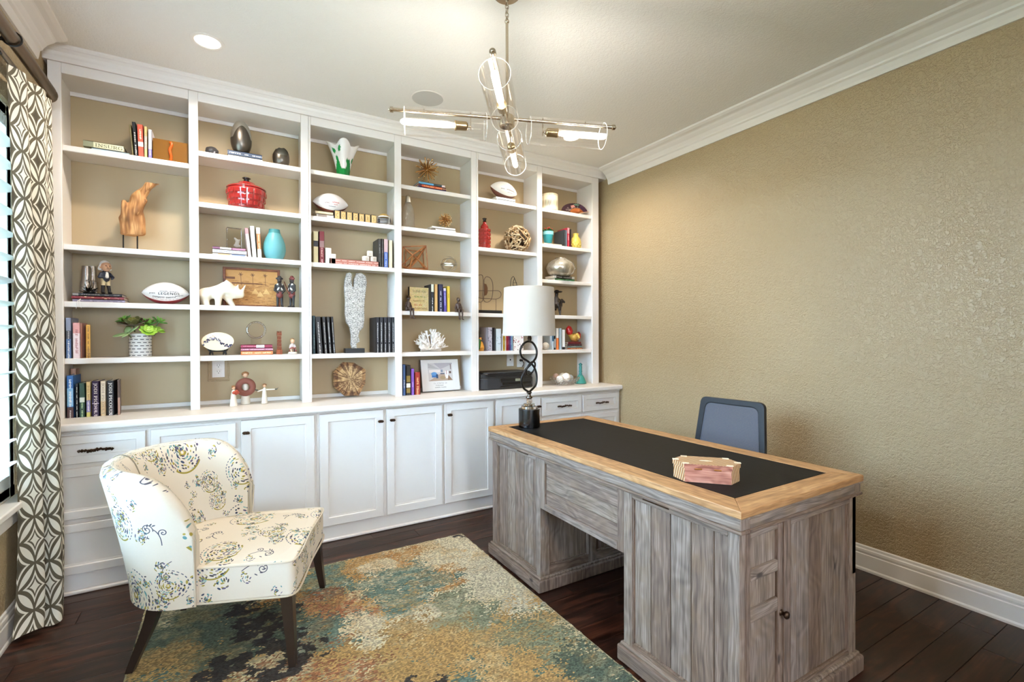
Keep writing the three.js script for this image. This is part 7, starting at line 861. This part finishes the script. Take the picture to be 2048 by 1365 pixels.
{ const z = -3.66, y = 2.553, A = [1157, 424.5], px = X(A[0], z, A[1]), py = y + 0.010, t = thing('folding_fan', 'dark folding fan painted with a palm and a hut, orange at the hub', 'fan', [px, py, z]); t.rotation.x = -0.12; const R = X(1183.5, z, 410) - X(1112, z, 410); const L = Math.hypot(X(1114, z, 412) - px, 0), Rf = 0.205, N = 24, a0 = 0.36, a1 = Math.PI - 0.08;
  const tx = canvasTex(1024, 256, (g, W, H) => { g.fillStyle = '#33161f'; g.fillRect(0, 0, W, H); g.fillStyle = '#4a2a44'; g.fillRect(0, 0, W * 0.35, H); g.fillStyle = '#c98a80'; g.beginPath(); g.moveTo(W * 0.72, H * 0.72); g.lineTo(W * 0.66, H * 0.36); g.lineTo(W * 0.56, H * 0.3); g.lineTo(W * 0.54, H * 0.7); g.fill(); g.fillStyle = '#d3bda0'; for (let i = 0; i < 40; i++) g.fillRect(W * (0.3 + (i * 0.017) % 0.62), H * (0.72 + (i * 37 % 10) / 60), 26, 7); g.strokeStyle = '#6fa58a'; g.lineWidth = 12; for (let k = 0; k < 9; k++) { g.beginPath(); g.moveTo(W * 0.47, H * 0.25); g.lineTo(W * 0.47 + Math.cos(k * 0.75) * 95, H * 0.25 + Math.sin(k * 0.75) * 60); g.stroke(); } g.strokeStyle = '#8a9a94'; g.beginPath(); g.moveTo(W * 0.47, H * 0.25); g.lineTo(W * 0.45, H * 0.75); g.stroke(); g.fillStyle = '#d8cfc0'; for (let i = 0; i < 30; i++) g.fillRect(W * (0.78 + (i * 0.013) % 0.2), H * (0.4 + (i * 29 % 10) / 22), 14, 8); });
  const mk = (r0, r1, zj) => { const P = [], U = [], I = []; for (let i = 0; i <= N * 2; i++) { const k = i / (N * 2), a = lerp(a0, a1, k), dz = (i % 2 ? 0.003 : -0.003) + zj, rr = r1 * (i % 2 ? 1.0 : 0.985); for (const [r, v] of [[r0, 0], [rr, 1]]) { P.push(Math.cos(a) * r * (a > 1.57 ? 1.0 : 0.62 + 0.0), Math.sin(a) * r * 0.50, dz); U.push(k, v); } } for (let i = 0; i < N * 2; i++) { const a = i * 2; I.push(a, a + 1, a + 2, a + 1, a + 3, a + 2); } const g = new THREE.BufferGeometry(); g.setAttribute('position', new THREE.Float32BufferAttribute(P, 3)); g.setAttribute('uv', new THREE.Float32BufferAttribute(U, 2)); g.setIndex(I); g.computeVertexNormals(); return clean(g); };
  mesh('leaf', mk(0.09, Rf, 0), std({ map: tx, roughness: 0.7, side: THREE.DoubleSide }), t); mesh('sticks', mk(0.006, 0.105, 0.004), std({ color: hex('#b8672e'), roughness: 0.5, side: THREE.DoubleSide }), t).userData.label = 'orange wooden sticks'; mesh('guard', bar([0, 0, 0.008], [Math.cos(a0) * Rf * 0.64, Math.sin(a0) * Rf * 0.5, 0.008], 0.004, 0.003), plain('#d9b28c', 0.5), t); }
{ const z = -3.69, yb = 2.227 + 0.0186, uc = 1096, r = size(1087, 1105, z) / 2, H = Y(uc, 464, z) - yb, t = thing('flower_pot', 'small turquoise flower pot with red flowers', 'flower pot', on(uc, yb, z, 470)), R = rng(6); mesh('pot', lathe([[0, 0], [r * 0.68, 0], [r * 0.92, H * 0.68], [r, H * 0.7], [r, H], [r * 0.9, H], [r * 0.86, H * 0.9], [0, H * 0.9]], 32), plain('#38a3b0', 0.4), t); mesh('rim_band', tr(cyl(r * 1.005, r * 1.005, H * 0.26, 32, true), 0, H * 0.84, 0), plain('#8fd0d8', 0.4), t); const lf = [], fl = []; for (let i = 0; i < 46; i++) { const a = R() * 6.28, q = R() * r * 1.05, s = sph(1, 7, 5); s.scale(0.008, 0.004, 0.006); rot(s, R() * 2, R() * 3, 0); lf.push(tr(s, Math.cos(a) * q, H + 0.004 + R() * 0.02, Math.sin(a) * q)); } for (let i = 0; i < 12; i++) { const a = R() * 6.28, q = R() * r * 0.9; fl.push(tr(sph(0.0068, 8, 6), Math.cos(a) * q, H + 0.022 + R() * 0.016, Math.sin(a) * q)); } mesh('leaves', lf, plain('#2f5a2c', 0.7), t).userData.kind = 'stuff'; mesh('flowers', fl, plain('#b8302c', 0.6), t); }
{ const z = -3.68, y = 2.227, uc = 1151.5, r = size(1143.5, 1160, z) / 2, H = Y(uc, 468, z) - y, t = thing('yellow_vase', 'small yellow knobbly pottery vase', 'vase', on(uc, y, z, 480)); const f = lathe([[0, 0], [r * 0.8, 0], [r * 0.98, H * 0.2], [r, H * 0.45], [r * 0.8, H * 0.68], [r * 0.52, H * 0.8], [r * 0.5, H * 0.93], [r * 0.6, H], [r * 0.48, H], [r * 0.4, H * 0.85], [0, H * 0.8]], 32); mesh('body', f, plain('#c9b24e', 0.4), t); const b = []; for (let j = 0; j < 5; j++) for (let i = 0; i < 10; i++) { const k = 0.1 + j * 0.13, rr = r * (j < 3 ? 0.96 : 0.88 - (j - 3) * 0.12), a = (i + (j % 2) * 0.5) * 0.628; b.push(tr(sph(0.0075, 8, 6).scale(1, 1.4, 0.6), Math.sin(a) * rr, k * H, Math.cos(a) * rr)); } mesh('knobs', b, plain('#d6c264', 0.4), t).userData.kind = 'stuff'; }
{ const z = -3.69, yb = 1.903 + 0.0472, uc = 1121, r = size(1097, 1145, z) / 2, H = Y(uc, 517, z) - yb, t = thing('silver_glass_vase', 'squat mottled silver glass vase on two books', 'vase', on(uc, yb, z, 535)), tm = dataTex(256, 256, (u, v) => mix3(rgb('#9d9482'), rgb('#d9d4c8'), smooth(0.35, 0.65, fbm(u * 14, v * 5, 4, 0))), true); mesh('body', lathe([[0, 0], [r * 0.62, 0], [r * 0.86, H * 0.14], [r, H * 0.42], [r * 0.9, H * 0.68], [r * 0.6, H * 0.88], [r * 0.34, H * 0.97], [r * 0.36, H], [r * 0.28, H], [r * 0.2, H * 0.93], [0, H * 0.9]], 48), std({ map: tm, roughness: 0.18, metalness: 0.55 }), t); }
{ const z = -3.68, y = 1.577, uc = 1114, s = (Y(uc, 580, z) - y) / 0.155, t = thing('rider_figurine', 'dark bronze rider with a wide hat on a donkey', 'figurine', on(uc, y, z, 600)); t.scale.setScalar(s); const c = '#2c2521', d = '#4a423c'; mesh('body', figureGeo([[[-0.045, 0.055, 0], [0.022, 0.06, 0], 0.017, 0.015, c], [[0.022, 0.06, 0], [0.036, 0.09, 0], 0.011, 0.009, c], [[0.036, 0.092, 0], [0.054, 0.082, 0], 0.009, 0.007, c], [[-0.042, 0.05, 0.01], [-0.05, 0.0, 0.014], 0.008, 0.005, d], [[-0.038, 0.05, -0.01], [-0.03, 0.0, -0.014], 0.008, 0.005, d], [[0.018, 0.05, 0.01], [0.012, 0.0, 0.014], 0.008, 0.005, d], [[0.02, 0.05, -0.01], [0.034, 0.0, -0.012], 0.008, 0.005, d], [[-0.006, 0.07, 0], [-0.004, 0.105, 0], 0.015, 0.013, d], [[-0.004, 0.112, 0], [-0.002, 0.130, 0], 0.007, 0.011, c], [[0.002, 0.1, 0.012], [0.025, 0.085, 0.014], 0.005, 0.004, d], [[-0.002, 0.1, -0.012], [0.022, 0.085, -0.014], 0.005, 0.004, d], [[0, 0.07, 0.014], [0.006, 0.035, 0.022], 0.008, 0.006, c], [[0, 0.07, -0.014], [0.006, 0.035, -0.022], 0.008, 0.006, c]], 0.0034, 0.006), std({ vertexColors: true, roughness: 0.45, metalness: 0.5 }), t); mesh('hat', [tr(lathe([[0.034, 0.006], [0.03, 0], [0.014, 0.001], [0.012, 0.013], [0, 0.016]], 24), -0.001, 0.139, 0)], mIron, t); }
{ const z = -3.66, y = 1.254, t = thing('stone_sphere', 'pale faceted stone ball beside the lamp', 'ornament', on(1091, y, z, 690)), r = 0.036; const g = toCreasedNormals(clean(new THREE.IcosahedronGeometry(r, 1)), 0.2); mesh('ball', tr(g, 0, r, 0), plain('#cfc8bc', 0.5), t); }
{ const z = -3.70, yb = 1.254 + 0.0724, uc = 1146, t = thing('rooster_figurine', 'glossy red and gold ceramic rooster on the small book pile', 'figurine', on(uc, yb, z, 670)), s = (Y(1137, 653, z) - yb) / 0.105; t.scale.setScalar(s); mesh('body', figureGeo([[[0.012, 0.03, 0], [0.03, 0.034, 0], 0.028, 0.022, '#b58a3a'], [[-0.006, 0.03, 0], [-0.03, 0.055, 0], 0.018, 0.012, '#c9a24a'], [[-0.03, 0.07, 0], [-0.034, 0.085, 0], 0.024, 0.02, '#b51f1c'], [[0.04, 0.05, 0.0], [0.05, 0.062, 0], 0.012, 0.008, '#8a1f1a'], [[0.05, 0.03, 0], [0.055, 0.05, 0], 0.014, 0.010, '#c23a22'], [[0.0, 0.006, 0], [0.03, 0.006, 0], 0.014, 0.014, '#7a4a2a'], [[0.022, 0.05, 0.016], [0.034, 0.03, 0.024], 0.010, 0.006, '#e0c060']], 0.0034, 0.006), mVCg, t); mesh('eye', tr(sph(0.003, 8, 6), -0.042, 0.082, 0.019), mBlack, t); mesh('comb', [0, 1, 2].map((i) => tr(sph(0.007, 8, 6), -0.036 + i * 0.008, 0.104 - i * 0.004, 0)), plain('#a01c18', 0.3), t); }
{ const p = [X(1129, -3.64, 770), CT + 0.009, -3.64], r = size(1104, 1153, p[2]) / 2, t = thing('wire_bowl', 'round silver wire bowl of scrolls', 'bowl', p), R = rng(21), l = [], H = 0.062, pr = (k) => r * (0.45 + 0.55 * Math.pow(k, 0.6)); for (let j = 0; j < 4; j++) for (let i = 0; i < 22; i++) { const k = 0.12 + j * 0.26, a = (i + j * 0.5) / 22 * 6.283, g = torus(0.0105, 0.0014, 12, 5), rr = pr(k); g.rotateX(-0.5 * (1 - k)); tr(g, 0, 0, rr); g.rotateY(a); l.push(tr(g, 0, k * H, 0)); } for (const k of [0.02, 1.04]) l.push(tr(torus(pr(Math.min(1, k)), 0.002, 48, 6).rotateX(Math.PI / 2), 0, Math.max(0.002, k * H), 0)); mesh('scroll_wire', l, mSilver, t);
  [['white textured ball beside the rusty one in the wire bowl', '#e6dfd4', -0.068, 0.02, 0.033], ['large white textured ball in the middle of the wire bowl', '#efe9e2', 0.0, 0.026, 0.040], ['grey-blue ball in the wire bowl', '#a9b3b8', 0.066, -0.002, 0.034], ['rusty twig ball at the back of the wire bowl', '#a88a78', -0.062, -0.05, 0.033], ['cream ball behind the grey-blue one in the wire bowl', '#ddd2bd', 0.018, -0.052, 0.034]].forEach(([lab, c, dx, dz, rr], i) => { const s = thing('decor_ball', lab, 'ball', [p[0] + dx, p[1] + 0.014 + rr + (i === 1 ? 0.012 : i > 2 ? 0.02 : 0.005), p[2] + dz], 0, 'decor balls in the wire bowl'); const g = clean(new THREE.IcosahedronGeometry(rr, 5)), pp = g.attributes.position; for (let k = 0; k < pp.count; k++) { const n = 1 + 0.09 * (noise3(pp.getX(k) * 170 + 9, pp.getY(k) * 170, pp.getZ(k) * 170 + i * 7) - 0.5); pp.setXYZ(k, pp.getX(k) * n, pp.getY(k) * n, pp.getZ(k) * n); } const gg = mergeVertices(g); gg.computeVertexNormals(); mesh('ball', gg, plain(c, 0.85), s); }); }
{ const p = [X(1161, -3.665, 770), CT + 0.0004, -3.665], r = size(1152, 1170.5, p[2]) / 2, H = Y(1161, 726, p[2]) - CT, t = thing('teal_handbell', 'teal green painted handbell with a turned handle', 'bell', p), m = plain('#3a8f86', 0.4); mesh('bell', lathe([[0, 0.002], [r * 0.94, 0.002], [r, 0.006], [r * 0.92, H * 0.10], [r * 0.72, H * 0.24], [r * 0.5, H * 0.36], [r * 0.36, H * 0.42], [0, H * 0.43]], 36), m, t); mesh('handle', lathe([[r * 0.22, H * 0.41], [r * 0.3, H * 0.46], [r * 0.2, H * 0.52], [r * 0.3, H * 0.58], [r * 0.24, H * 0.62], [r * 0.26, H * 0.8], [r * 0.2, H * 0.86], [r * 0.34, H * 0.91], [r * 0.22, H * 0.96], [0, H]], 20), plain('#2f7a78', 0.35), t); }

renderer.render(scene, camera);
